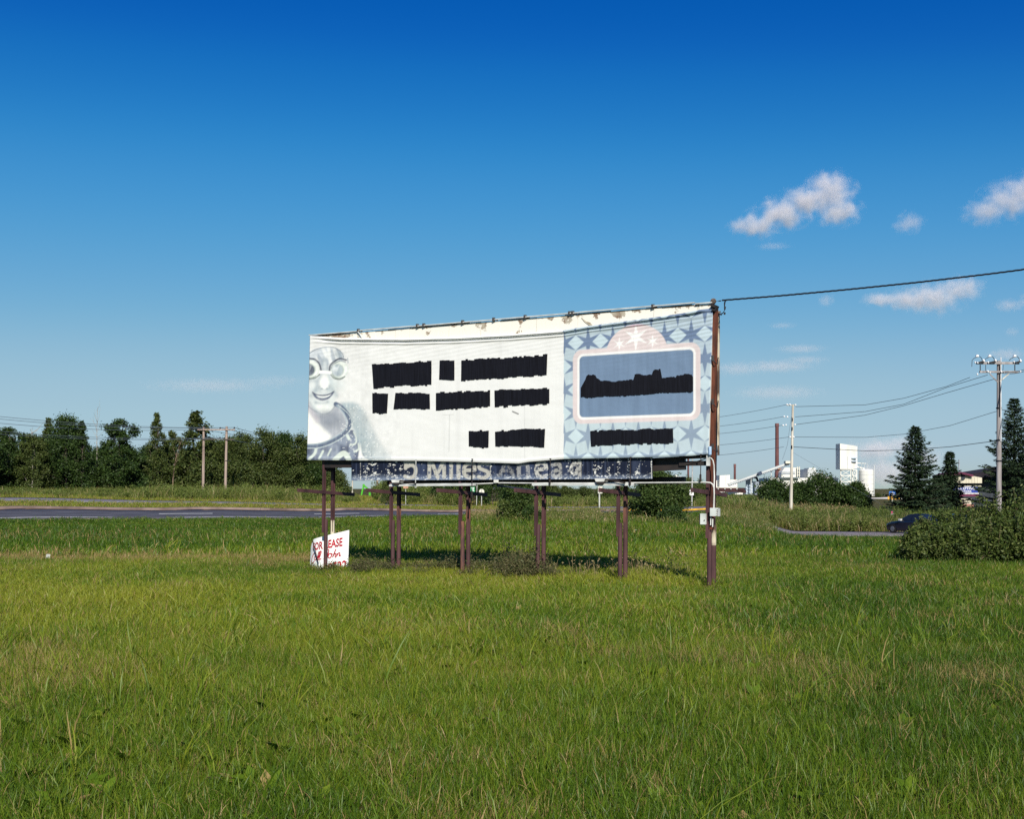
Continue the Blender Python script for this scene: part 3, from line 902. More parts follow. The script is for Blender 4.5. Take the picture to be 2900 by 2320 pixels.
# cap strip, its dark gap and the clips along the top
mb = MB()
for a, b, o in ((876, 1010, -2.5), (1012, 1166, -4.), (1168, 1400, -3.2), (1402, 1640, -3.6), (1642, 1968, -4.6), (1970, 2018, -1.2)):
    mb.bar(BP(a, edge_top(a) + o, .03), BP(b, edge_top(b) + o, .03), .05, .022)
mb.build('top_rail', pale_steel, bb)
for a, b in ((900, 1015), (1100, 1330), (1420, 1500), (1600, 1730), (1830, 1960)):
    MB().bar(BP(a, edge_top(a) + .3, .012), BP(b, edge_top(b) - .4, .012), .03, .012).build('flashing_strip', dark_steel, bb)
for px in (1015, 1182, 1200, 1310, 1398, 1487, 1613, 1622, 1849):
    mb = MB()
    p = BP(px, edge_top(px) - 3.5, .03)
    mb.box(p.x - .035, p.x + .035, p.y - .03, p.y + .03, p.z - .035, p.z + .045)
    mb.cone(p + Vector((.03, 0, .01)), p + Vector((.10, 0, -.02)), .022, .012, 8)
    mb.build('clip', dark_steel, bb)
for pts in ([(1012, 938), (1020, 947), (1026, 958)], ):
    MB().tube([BP(x, y, .05) for x, y in pts], [.014, .02, .012], 6).build('loose_strap', pale_steel, bb)
# split board where the skin has torn open
MB().prism([BP(1646, 899, .006), BP(1660, 910, .006), BP(1672, 914, .006), BP(1679, 923, .006), BP(1668, 921, .006), BP(1655, 911, .006)], NRM * .006).build('torn_flap', pm('torn_paper', lin('#6b5d4c'), lin('#c7bda6'), rough=.8, scale=6), bb)

# beams under the boards; their black also stands in for the shade there
mb = MB()
mb.bar(BP(916, 1313, -.14), BP(1008, 1313, -.14), .12, .22)
mb.build('beam', dark_steel, bb)
MB().bar(BP(1840, 1317, -.20), BP(1941, 1312, -.20), .10, .29).build('beam', dark_steel, bb)
MB().bar(BP(1925, 1294.5, -.12), BP(2010, 1291, -.12), .10, .10).build('beam', dark_steel, bb)
MB().bar(BP(1925, 1313.5, -.16), BP(2012, 1312, -.16), .10, .10).build('beam', dark_steel, bb)
MB().bar(BP(1945, 1316, -.1), BP(1998, 1300, -.1), .02, .02).build('brace', dark_steel, bb)
MB().bar(BP(1100, 1366, -.55), BP(1940, 1361, -.55), .12, .16).build('beam', dark_steel, bb)
MB().bar(BP(940, 1010, -.35), BP(2010, 930, -.35), .12, .15).build('beam', dark_steel, bb)
MB().bar(BP(940, 1200, -.35), BP(2010, 1180, -.35), .12, .15).build('beam', dark_steel, bb)

# ---- narrow sign under the sheet: worn white letters on navy
STROKES = {
    '5': [[(872, 86), (800, 88)], [(838, 150), (885, 132), (935, 160), (945, 220), (920, 285), (860, 305), (800, 285)], [(818, 84), (808, 175)], [(800, 92), (930, 88)]],
    'M': [[(1132, 84), (1128, 300)], [(1160, 84), (1245, 300)], [(1245, 240), (1320, 84)], [(1330, 84), (1330, 300)]],
    'i': [[(1425, 110), (1425, 305)]],
    'l': [[(1527, 84), (1527, 300)]],
    'e': [[(1608, 205), (1745, 200)], [(1745, 200), (1735, 135), (1680, 112), (1622, 135), (1598, 200), (1615, 270), (1670, 302), (1735, 290)]],
    's': [[(1925, 120), (1870, 108), (1808, 125), (1812, 175), (1865, 200), (1920, 225), (1925, 275), (1870, 305), (1800, 292)]],
}
STROKES_B = {
    'A': [[(60, 270), (150, 100)], [(170, 100), (260, 290)], [(105, 205), (240, 205)]],
    'h': [[(325, 110), (325, 290)], [(345, 120), (400, 108), (440, 130), (446, 290)]],
    'e': [[(560, 190), (690, 178)], [(690, 170), (670, 115), (615, 98), (570, 130), (556, 200), (580, 265), (640, 285), (700, 270)]],
    'a': [[(770, 130), (830, 115), (870, 140), (875, 290)], [(875, 200), (800, 205), (775, 250), (810, 285), (870, 270)]],
    'd': [[(1020, 190), (1040, 130), (1090, 120), (1115, 180), (1085, 235), (1040, 230), (1020, 190)], [(1130, 70), (1130, 300)]],
}
def lower_ink(px, py):
    xa = (px - 980) * 4.791; ya = (py - 1290) * 4.791
    xb = (px - 1400) * 4.687; yb = (py - 1290) * 4.687
    n1 = fbm(px * .05, py * .012, 51); n2 = fbm(px * .35, py * .3, 52, 5); n3 = fbm(px * .12, py * .16, 53)
    c = np.tile(np.array(lin('#171c2d')), (px.size, 1))
    mid = sstep(1130, 1230, px) * (1 - sstep(1560, 1640, px))
    c = over(c, np.clip(mid * sstep(.35, .7, n1) + .15 * mid, 0, 1), lin('#3d4863'), .8)
    c = over(c, sstep(.55, .8, fbm(px * .22, py * .01, 54)), lin('#4a556e'), .4)
    # the lower edge has bleached
    c = over(c, sstep(1340, 1361, py + 10 * (n2 - .5)), lin('#8795ab'), .65)
    cream = lin('#b4b2a7')
    let = np.zeros(px.size)
    for k, ls in STROKES.items():
        for l in ls:
            let = np.maximum(let, stroke(xa, ya, l, 46 if k != 'l' else 52, 6))
    wear = sstep(.36, .50, n2 * .6 + n3 * .4 + .05 + .10 * (px < 1190))
    c = over(c, let * wear, cream, .88)
    lb = np.zeros(px.size)
    for k, ls in STROKES_B.items():
        for l in ls:
            q = stroke(xb, yb, l, 48 if k != 'A' else 40, 6)
            lb = np.maximum(lb, q * {'A': .35, 'h': .55, 'e': .95, 'a': .6, 'd': .7}[k])
    c = over(c, lb * sstep(.34, .54, n2 * .7 + n3 * .3), lin('#c3c2ba'), .85)
    c = over(c, np.clip(let + lb, 0, 1) * (1 - wear), lin('#6f7889'), .45)
    c = over(c, (px > 1516) * (px < 1550) * (py < 1333) * sstep(.42, .5, n2 + .1), cream, .0)
    # flaked spots gather in columns
    colm = sum(np.exp(-((px - q) / w) ** 2) for q, w in ((1036, 10), (1058, 9), (1098, 7), (1118, 9), (1134, 4), (1389, 4), (1604, 6), (1620, 12), (1690, 12), (1724, 6), (1752, 9), (1780, 4), (1805, 9), (1844, 5)))
    sp = sstep(.785 - .17 * np.clip(colm, 0, 1.1), .815 - .17 * np.clip(colm, 0, 1.1), fbm(px * .20, py * .34, 57, 4))
    c = over(c, sp, lin('#dcdcd4'), .95)
    sp2 = sstep(.64, .68, fbm(px * .20, py * .4, 58, 3)) * sstep(1338, 1352, py)
    c = over(c, sp2, lin('#cfd3d4'), .85)
    for q in (1021, 1389, 1847 - 1.2):
        c = over(c, (np.abs(px - q) < .7) * sstep(.4, .6, n2 + .1), lin('#d8d8d0'), .8)
    return c
LS = [995, 1021, 1134, 1233, 1312, 1389, 1487, 1552, 1596, 1647, 1722, 1776, 1847]
def low_bot(px): return 1361.8 + (px - 995) * (1356.6 - 1361.8) / 852
for i, (a, b) in enumerate(zip(LS[:-1], LS[1:])):
    nx = max(12, int((b - a) / 1.5)); ny = 40
    X, T = np.meshgrid(np.linspace(a + .2, b - .2, nx), np.linspace(0, 1, ny), indexing='ij')
    top = ban_bot(X) - 7
    Yp = low_bot(X) * (1 - T) + top * T
    x = X.ravel(); y = Yp.ravel()
    ink = lower_ink(x, y)
    dw = (.0, .004, -.003, .002)[i % 4]
    v = bplane(x, y, -.03 + dw) - np.array(bb.location)
    I, J = np.meshgrid(np.arange(nx - 1), np.arange(ny - 1), indexing='ij')
    f = np.stack([I * ny + J, (I + 1) * ny + J, (I + 1) * ny + J + 1, I * ny + J + 1], -1).reshape(-1, 4)
    edge = np.concatenate([np.arange(nx) * ny, (nx - 1) * ny + np.arange(1, ny), np.arange(nx - 2, -1, -1) * ny + ny - 1, np.arange(ny - 2, 0, -1)])
    back = v[edge] - np.array(NRM) * .03
    nb = len(v); ne = len(edge); k = np.arange(ne); k2 = (k + 1) % ne
    f = np.concatenate([f, np.stack([edge[k2], edge[k], nb + k, nb + k2], -1)])
    v = np.concatenate([v, back]); ink = np.concatenate([ink, ink[edge]])
    link('sign_panel', arr_mesh('sign_panel', v, f, ink), paint_mat('worn_sign_paint', .45), bb)

# ---- posts
def ibeam(mb, a, b, w=.085, dpt=.10, t=.012):
    """rolled H section from a to b, flanges facing the viewer"""
    mb.bar(a + NRM * dpt / 2, b + NRM * dpt / 2, w, t, up=NRM)
    mb.bar(a - NRM * dpt / 2, b - NRM * dpt / 2, w, t, up=NRM)
    mb.bar(a, b, t, dpt - t, up=NRM)
POSTS = [
    # front beam x (top, low end), low end y, pipe x (top y, base), second post x (top, base), joint y
    (919, 916.5, 1509, 923, 1472, 921, 945.5, 941, 1474),
    (1109, 1107.5, 1510, 1113, 1474, 1112, 1132, 1128.5, 1474),
    (1305, 1303.5, 1514, 1309.5, 1477, 1310, 1326.5, 1325.5, 1478),
    (1519.5, 1518, 1518, 1524.5, 1486, 1522.5, 1541, 1539, 1486),
    (1752, 1750.5, 1520, 1756.5, 1481, 1755.5, 1772, 1770.5, 1487),
    (2005.5, 2003.5, 1525, 2009, 1500, 2008.5, 2026, 2019, 1496),
]
WF, WB = -.12, -.50
for i, (ft, fb, fy, pt, py_, pb, st, sb, sj) in enumerate(POSTS):
    d = BP(ft, 1384, WF).y
    mb = MB(); ibeam(mb, BP(ft, 1290, WF), BP(fb, fy, WF), .062, .07); mb.build('post', rust_m, bb)
    p = BP(pb, 1384, WF); base = G(p.x, p.y, -.3)
    top = BP(pt, py_, WF - .06)
    MB().cone(base + Vector((0, .0, 0)), top, .050, .049, 12).build('post_sleeve', rust2_m if i in (2,) else rust_m, bb, smooth=False)
    if i < 5:
        p = BP(sb, 1384, WB); base = G(p.x, p.y, -.3)
        jt = BP(sb + .8, sj, WB)
        mb = MB(); ibeam(mb, BP(st, 1150, WB), jt - Vector((0, 0, .3)), .072, .08)
        mb.build('post', rust2_m if i in (1, 2, 4) else rust_m, bb)
        MB().cone(base, jt, .053, .052, 12).build('post_sleeve', bare_m if i == 0 else rust_m, bb)
        a = BP(st, 960 - i * 14, WB); MB().bar(BP(st, 1150, WB), a, .10, .10, up=NRM).build('upright', dark_steel, bb)
    # catwalk bracket standing out on both sides
    z = BP(ft, 1392, WF).z
    c = BP(ft, 1392, WF)
    mb = MB()
    mb.bar(c + NRM * 1.05 + Vector((0, 0, .03)), c - NRM * 1.25 + Vector((0, 0, -.09)), .05, .085)
    mb.build('bracket', rust_m, bb)
    MB().bar(BP(ft, 1330, WF - .1), BP(st, 1330, WB + .1), .08, .10).build('tie_plate', dark_steel, bb)

# right end: tall steel post with cap, old wooden pole behind it, white strip, boxes
a = BP(2024.5, 866, -.06); b = BP(2012.5, 1500, -.30)
mb = MB(); ibeam(mb, a, b, .115, .12, .014); mb.build('end_post', pm('rust_orange', lin('#6b3c2b'), lin('#40261f'), rough=.65, scale=6, stretch=(1, 1, .3)), bb)
mb = MB(); mb.bar(BP(2017, 864, .0), BP(2031, 870, .0), .22, .06); mb.bar(BP(2020, 874, .0), BP(2030, 876, .0), .16, .10); mb.build('post_cap', dark_steel, bb)
MB().bar(BP(2032.5, 900, -.35), BP(2020, 1500, -.5), .06, .10, up=NRM).build('back_post', rust_m, bb)
MB().bar(BP(2035.5, 886, -.30), BP(2034.5, 1290, -.34), .035, .05, up=NRM).build('white_strip', bare_m, bb)
p = BP(2019, 1384, -.5)
MB().cone(G(p.x, p.y, -.3), BP(2020, 1545, -.5), .066, .063, 12).build('wooden_butt', rust_m, bb)
MB().cone(BP(2020, 1545, -.5), BP(2021, 1488, -.5), .062, .058, 12).build('stripped_butt', bare_m, bb)
MB().lathe(BP(2020, 853.5, .0), [(.0, -.06), (.05, -.045), (.066, 0), (.05, .045), (.0, .06)], 12, NRM).build('guy_pulley', pm('pulley_iron', lin('#8c7a6c'), lin('#3a322d'), rough=.6, scale=8), bb)
MB().bar(BP(2022, 862, -.02), BP(2021, 853, -.01), .03, .03).build('pulley_bracket', dark_steel, bb)
MB().bar(BP(2030, 884, -.2), BP(2040, 883, -.2), .05, .03).build('service_arm', bare_m, bb)
for y in (1015, 1138, 1265):
    mb = MB()
    c = BP(2018, y, .02)
    mb.box(c.x - .022, c.x + .022, c.y - .03, c.y + .03, c.z - .06, c.z + .06)
    mb.tube([c, c + Vector((.05, -.03, -.10)), c + Vector((.10, 0, -.12)), c + Vector((.12, .0, .02))], .012, 5)
    mb.build('turnbuckle', dark_steel, bb)
MB().lathe(BP(2010.5, 1277, .05), [(.03, -.09), (.036, -.08), (.036, .08), (.03, .09)], 10).build('can_light', pm('pale_blue_plastic', lin('#a9c2da'), lin('#7f9cbb'), rough=.4), bb)
MB().bar(BP(2006.5, 1289, .0), BP(2006, 1320, .0), .075, .05, up=NRM).build('splice_plate', pale_steel, bb)
# bolted angle that sticks out beyond the post
c = BP(2008, 1388, -.1)
mb = MB(); mb.bar(BP(2000, 1387, -.62), BP(2108, 1389, -.62), .05, .085); mb.bar(BP(2090, 1391, -.62), BP(2112, 1393, -.62), .05, .06); mb.build('bolted_angle', rust_m, bb)
for px in (2034, 2053, 2070, 2087):
    MB().cone(BP(px, 1385.5, -.585), BP(px, 1385.5, -.570), .014, .012, 8).build('bolt', pale_steel, bb)
MB().bar(BP(2020, 1393, -.45), BP(2042, 1399, -.45), .05, .06).build('bracket', rust_m, bb)
# electrical boxes
box_m = pm('grey_enamel', lin('#cdd3cf'), lin('#aab0ab'), rough=.5, scale=3)
c0, c1 = BP(2010.5, 1439, .05), BP(2027, 1462.5, .05)
mb = MB(); mb.prism([c0, Vector((c1.x, c1.y, c0.z)), c1, Vector((c0.x, c0.y, c1.z))], -NRM * .16); e1 = mb.build('electrical_box', box_m, bb)
MB().prism([BP(2027.2, 1439.5, .03), BP(2034, 1440.5, .03), BP(2034, 1463, .03), BP(2027.2, 1462, .03)], -NRM * .14).build('vent_hood', pale_steel, bb)
mb = MB()
for k in range(4):
    y = 1443 + k * 5
    mb.prism([BP(2028.4, y + 3, .034), BP(2033, y, .034), BP(2033, y + 2.6, .034)], NRM * .006)
mb.build('vent_slot', dark_steel, bb)
c0, c1 = BP(1982.8, 1455, -.02), BP(1998.6, 1486, -.02)
MB().prism([c0, Vector((c1.x, c1.y, c0.z)), c1, Vector((c0.x, c0.y, c1.z))], -NRM * .18).build('meter_box', box_m, bb)
MB().bar(BP(1982.2, 1456, -.02), BP(1982.2, 1486, -.02), .012, .05, up=NRM).build('box_hinge', dark_steel, bb)
MB().cone(BP(1994.8, 1474, -.025), BP(1994.8, 1474, .0), .012, .012, 8).build('box_latch', dark_steel, bb)
# conduits
cond_m = pm('white_conduit', lin('#d8d8d2'), lin('#b5b5b0'), rough=.5, scale=5)
MB().tube([BP(1352, 1371, .06), BP(1420, 1368, .06), BP(1520, 1369, .08), BP(1700, 1369, .08), BP(1850, 1367.5, .08), BP(2000, 1366.5, .08), BP(2012, 1367.5, .06), BP(2019, 1373, .05), BP(2022, 1382, .05), BP(2022.5, 1400, .05), BP(2021.5, 1440, .03)], .016, 6).build('conduit', cond_m, bb)
MB().tube([BP(2008, 1297, .02), BP(2014, 1298, .02), BP(2019, 1304, .02), BP(2022, 1318, .02), BP(2023, 1350, .02), BP(2022.5, 1380, .03)], .014, 6).build('conduit', cond_m, bb)
for px, y0, y1 in ((2013, 1464, 1488), (2018.5, 1470, 1493)):
    MB().tube([BP(px, y0, -.02), BP(px - .4, y1, -.02)], .012, 6).build('conduit', cond_m, bb)

# ---- lighting gutter along the front, fittings, junction box, hanging rods
for a, b, ya, yb in ((1105, 1352, 1374, 1372), (1509, 1803, 1371.5, 1371.5)):
    mb = MB()
    mb.bar(BP(a, ya + 1.5, .06), BP(b - 6, yb + 1.5, .06), .10, .045); mb.bar(BP(a + 3, ya - 2.0, .03), BP(b, yb - 2.0, .03), .06, .02)
    mb.build('lighting_gutter', pale_steel, bb)
for px, py_ in ((1120, 1365), (1699, 1362)):
    mb = MB()
    c = BP(px, py_, .16)
    mb.prism([c - UDIR * .13 + Vector((0, 0, .05)), c + UDIR * .13 + Vector((0, 0, .05)), c + UDIR * .10 + Vector((0, 0, -.02)), c - UDIR * .10 + Vector((0, 0, -.02))], -NRM * .2)
    f = mb.build('floodlight', cond_m, bb)
    MB().prism([c - UDIR * .11 + Vector((0, 0, -.022)), c + UDIR * .10 + Vector((0, 0, -.022)), c + UDIR * .07 + Vector((0, 0, -.08)), c - UDIR * .08 + Vector((0, 0, -.08))], -NRM * .18).build('lamp_glass', dark_steel, f)
    MB().tube([c + UDIR * .12 + Vector((0, 0, .02)), c + UDIR * .35 + Vector((0, 0, .0)), c + UDIR * .6 + Vector((0, 0, -.05))], .018, 5).build('lamp_cable', dark_steel, bb)
c = BP(1405, 1363.5, .08); MB().box(c.x - .055, c.x + .055, c.y - .04, c.y + .04, c.z - .035, c.z + .035).build('junction_box', cond_m, bb)
for px, y0, y1, hook in ((1178, 1302, 1379, 1), (1337.5, 1301, 1412, 0), (1558.5, 1300, 1376, 0), (1785.5, 1296, 1378, 0), (1985, 1288, 1366, 0)):
    mb = MB()
    pts = [BP(px, y0, .10), BP(px - .6, (y0 + y1) / 2, .12), BP(px - 1.5, y1 - 6, .13)]
    if hook:
        pts += [BP(px - 3, y1 - 2, .13), BP(px - 2.2, y1 + 3, .13), BP(px + .6, y1 + 2, .13), BP(px + 1, y1 - 1, .13)]
    else:
        pts += [BP(px - 3, y1, .13)]
    mb.tube(pts, .010, 5)
    mb.tube([BP(px - 2.4, y0, .10), BP(px + 2.4, y0, .10)], .012, 5)
    if not hook:
        mb.cone(BP(px - 1.2, y1 - 22, .13), BP(px - 1.8, y1 - 4, .13), .022, .026, 6)
    mb.build('hanging_rod', pale_steel if px < 1500 and hook else dark_steel, bb)
# blue plank lying across the brackets
MB().bar(BP(1410, 1376, -.1), BP(1530, 1391, -.35), .20, .04).build('plank', pm('dusky_plank', lin('#2c3444'), lin('#1c2330'), rough=.8), bb)
# ------------------------------------------------------------------ lease sign
def lease_sign():
    base = at(930, 28.1)
    root = thing('lease_sign', base, 'curled white lease sign with red lettering leaning against the leftmost billboard posts', 'sign')
    W_, H_ = 1.22, 1.16
    yaw = R(-14)
    ux = Vector((math.cos(yaw), math.sin(yaw), 0)); back = Vector((-math.sin(yaw), math.cos(yaw), 0))
    O = PX(860.5, 1592, 28.15); O.z = base.z - .26
    def S(s, t, off=0.0):
        """s across 0..1, t up 0..1: left third curls away from the viewer, whole sheet leans and tilts"""
        x = s * W_
        cur = max(0.0, .42 - s)
        b = 1.25 * cur * cur + .10 * t
        x = x + .30 * cur * cur
        top = H_ * (.84 + .25 * s - 1.08 * max(0, .13 - s))
        z = t * top + .11 * s * t * 0
        p = O + ux * x + back * (b) + Vector((0, 0, z))
        n = (back * -1 + ux * (-.9 * cur))
        return p + n.normalized() * off
    nx, nz = 24, 10
    vs = [S(i / nx, j / nz) for i in range(nx + 1) for j in range(nz + 1)]
    vs += [S(i / nx, j / nz, -.012) for i in range(nx + 1) for j in range(nz + 1)]
    N = (nx + 1) * (nz + 1); w = nz + 1
    fs = []
    for i in range(nx):
        for j in range(nz):
            a = i * w + j
            fs.append((a, a + w, a + w + 1, a + 1)); fs.append((N + a, N + a + 1, N + a + w + 1, N + a + w))
    ring = [i * w for i in range(nx + 1)] + [nx * w + j for j in range(1, nz + 1)] + [i * w + nz for i in range(nx - 1, -1, -1)] + [j for j in range(nz - 1, 0, -1)]
    for k in range(len(ring)):
        a, b = ring[k], ring[(k + 1) % len(ring)]
        fs.append((b, a, N + a, N + b))
    mb = MB(); mb.add(vs, fs)
    mb.build('sign_sheet', pm('white_sign_board', (.80, .80, .78), (.70, .71, .70), rough=.45, scale=2.5), root, smooth=False)
    red = pm('red_sign_ink', lin('#b01028'), lin('#8a1226'), rough=.5, scale=9)
    KP = 28.1 / FP
    def ST(x, y, off):
        s_ = (x - 871) / 120.0
        top = H_ * (.84 + .25 * s_ - 1.08 * max(0, .13 - s_))
        return S(s_, ((1607 - y) * KP + .26) / top, off)
    def text(body, x0, x1, ya, yb, cap, name='lettering'):
        cu = bpy.data.curves.new(name, 'FONT'); cu.body = body; cu.size = 1.0
        cu.offset = .03; cu.resolution_u = 3
        ob = bpy.data.objects.new(name, cu); col.objects.link(ob)
        me = bpy.data.meshes.new_from_object(ob.evaluated_get(bpy.context.evaluated_depsgraph_get()))
        bpy.data.objects.remove(ob)
        import bmesh
        bm = bmesh.new(); bm.from_mesh(me)
        bmesh.ops.triangulate(bm, faces=bm.faces[:])
        bmesh.ops.subdivide_edges(bm, edges=[e for e in bm.edges if e.calc_length() > .3], cuts=2, use_grid_fill=False)
        bmesh.ops.triangulate(bm, faces=bm.faces[:])
        wd = max(v.co.x for v in bm.verts)
        for v in bm.verts:
            f = v.co.x / wd
            v.co = ST(x0 + (x1 - x0) * f, ya + (yb - ya) * f - v.co.y / .70 * cap * (.86 + .14 * f), .005) - root.location
        bm.to_mesh(me); bm.free()
        me.name = name
        link(name, me, red, root)
    text('FOR LEASE', 884, 974, 1557, 1542, 23)
    text('9522', 936, 987, 1614, 1607, 25)
    def script(lines, w=.020):
        mb = MB()
        for l in lines:
            p = smooth_pts(l, 6)
            for k in range(len(p) - 1):
                a, b = np.array(p[k]), np.array(p[k + 1])
                d = b - a; n = np.hypot(*d) + 1e-9
                nn = np.array((-d[1], d[0])) / n * w / 2
                q = [a - nn, b - nn, b + nn, a + nn]
                mb.add([ST(x, y, .0055) for x, y in q], [(0, 1, 2, 3)])
        return mb
    L_ = [[(896, 1566), (893, 1564), (886, 1572), (880, 1586), (881, 1596), (889, 1592), (894, 1586)],
          [(901, 1574), (896, 1573), (893, 1580), (898, 1584), (902, 1576), (902, 1583), (905, 1582)],
          [(905, 1582), (911, 1564), (909, 1560), (905, 1576), (907, 1583), (910, 1580)],
          [(910, 1580), (916, 1562), (914, 1558), (910, 1574), (912, 1582), (917, 1578)]]
    J_ = [[(929, 1562), (930, 1556), (936, 1553), (937, 1558), (932, 1575), (926, 1583), (924, 1578)],
          [(943, 1564), (938, 1566), (936, 1575), (941, 1577), (945, 1570), (943, 1564), (948, 1567)],
          [(957, 1551), (953, 1561), (948, 1575)], [(949, 1572), (954, 1564), (957, 1565), (955, 1574), (958, 1574)],
          [(961, 1563), (959, 1573)], [(960, 1569), (965, 1562), (968, 1563), (966, 1571), (971, 1568)]]
    script(L_, 2.6).build('script_word', red, root)
    script(J_, 2.8).build('script_word', red, root)
    # stick that holds the sheet
    MB().bar(PX(885.5, 1532, 28.0), PX(902, 1598, 27.95), .022, .022).build('stake', pm('dark_stick', lin('#3a2a28'), rough=.8), root)
    return root
lease_sign()

# ------------------------------------------------------------------ leaves
def leaf_cards(c, n_per, spread, size, rg, aspect=1.7, droop=0.0, flat=0.0):
    """kite shaped leaves scattered round the points c; returns vertex and face arrays"""
    c = np.repeat(c, n_per, 0)
    n = len(c)
    sp = spread if np.ndim(spread) == 0 else np.repeat(spread, n_per, 0)[:, None]
    c = c + rg.normal(0, 1, (n, 3)) * sp
    a = rg.normal(0, 1, (n, 3)); a[:, 2] *= (1 - flat); a[:, 2] -= droop
    a /= np.linalg.norm(a, axis=1)[:, None] + 1e-9
    b = rg.normal(0, 1, (n, 3)); b -= a * (a * b).sum(1)[:, None]; b /= np.linalg.norm(b, axis=1)[:, None] + 1e-9
    s = (size * rg.uniform(.6, 1.35, n))[:, None]
    v = np.stack([c - a * s * .5, c + b * s * .5 / aspect, c + a * s * .5, c - b * s * .5 / aspect], 1).reshape(-1, 3)
    f = np.arange(4 * n).reshape(-1, 4)
    return v, f

def limb_path(p0, p1, rg, k=4, wob=.08):
    pts = []
    L = np.linalg.norm(p1 - p0)
    for i in range(k + 1):
        t = i / k
        p = p0 + (p1 - p0) * t
        if 0 < i < k: p = p + rg.normal(0, wob * L, 3)
        p = p + np.array([0, 0, -.12 * L * t * (1 - t) * 2])
        pts.append(Vector(p))
    return pts

BARK = pm('grey_bark', lin('#6d645a'), lin('#453d36'), rough=.9, scale=4, stretch=(1, 1, .2))
BIRCH = pm('birch_bark', lin('#9b958a'), lin('#4b443e'), rough=.8, scale=3, lo=.3, hi=.5, stretch=(.6, .6, 1.5))
LEAF_D = leaf_mat('dark_leaves', [(.020, .043, .010), (.030, .060, .013), (.056, .094, .018), (.024, .047, .012)], .25)
LEAF_M = leaf_mat('poplar_leaves', [(.040, .066, .014), (.065, .092, .018), (.105, .125, .034), (.032, .056, .016)], .28)
LEAF_B = leaf_mat('shrub_leaves', [(.030, .060, .014), (.050, .088, .018), (.085, .120, .030), (.035, .065, .016)], .28)
LEAF_W = leaf_mat('willow_leaves', [(.042, .072, .014), (.075, .112, .020), (.15, .175, .05), (.040, .066, .016), (.070, .105, .018)], .3)
NEEDLE = leaf_mat('spruce_needles', [(.018, .036, .016), (.026, .048, .020), (.042, .068, .028), (.020, .038, .020)], .1, rough=.6)
WEED_G = leaf_mat('weed_leaves', [(.085, .125, .022), (.12, .16, .030), (.17, .20, .048), (.07, .105, .020)], .3)
WEED_B = leaf_mat('brown_weed_leaves', [(.075, .095, .028), (.095, .085, .036), (.14, .12, .055), (.060, .090, .022)], .3)

def crown_points(kind, H, W, rg):
    """cluster centres and radii of an uneven crown; H height of the tree, W half width"""
    out = []; rad = []
    if kind == 'round':
        z0, z1 = .04 * H, H
        n = 92
        for i in range(n):
            t = rg.random() ** .8
            z = z0 + (z1 - z0) * t
            prof = math.sin(math.pi * min(1, .26 + t * .72)) ** .6
            th = rg.uniform(0, 2 * math.pi); q = rg.uniform(.45, 1.0) * W * prof * (1 + .25 * math.sin(3 * th + z))
            out.append((math.cos(th) * q, math.sin(th) * q, z * (1 - .05 * (q / W)) - (.10 * H * rg.random() if rg.random() < .4 else 0))); rad.append(rg.uniform(.11, .19) * W)
    elif kind == 'spire':
        n = 84
        for i in range(n):
            t = (i + rg.random()) / n
            z = H * (.05 + .94 * t)
            prof = (1 - t) ** .75 * .95 + .08
            th = rg.uniform(0, 2 * math.pi); q = rg.uniform(.3, 1.0) * W * prof
            out.append((math.cos(th) * q, math.sin(th) * q, z)); rad.append(.16 * W * (1 - .6 * t))
    elif kind == 'clumped':
        # separate boughs spread up the stem, with gaps of sky between them
        nb = 19
        for k in range(nb):
            th = k * 2.4 + rg.normal(0, .3); t = .16 + .80 * (k + rg.random() * .8) / nb
            q = W * rg.uniform(.35, .80) * (1.08 - .75 * max(0, t - .45) / .55)
            if k == nb - 1: q = .05 * W
            cx, cy, cz = math.cos(th) * q, math.sin(th) * q, H * (t - .04)
            r = W * rg.uniform(.24, .36) * (1 - .35 * t)
            for j in range(7):
                v = rg.normal(0, 1, 3); v /= np.linalg.norm(v)
                out.append((cx + v[0] * r, cy + v[1] * r, min(cz + v[2] * r * .75, H * 1.0))); rad.append(r * .36)
        for j in range(26):
            th = rg.uniform(0, 2 * math.pi); q = W * rg.uniform(.2, .9)
            out.append((math.cos(th) * q, math.sin(th) * q, H * rg.uniform(.04, .4))); rad.append(W * .15)
    elif kind == 'low':
        n = 46
        for i in range(n):
            th = rg.uniform(0, 2 * math.pi); el = rg.uniform(0, 1) ** 1.0
            q = W * math.cos(el * 1.45) ** .7 * rg.uniform(.55, 1.0)
            out.append((math.cos(th) * q, math.sin(th) * q, H * (.08 + .86 * math.sin(el * 1.5) * rg.uniform(.8, 1.04)))); rad.append(W * .13)
    return np.array(out), np.array(rad)

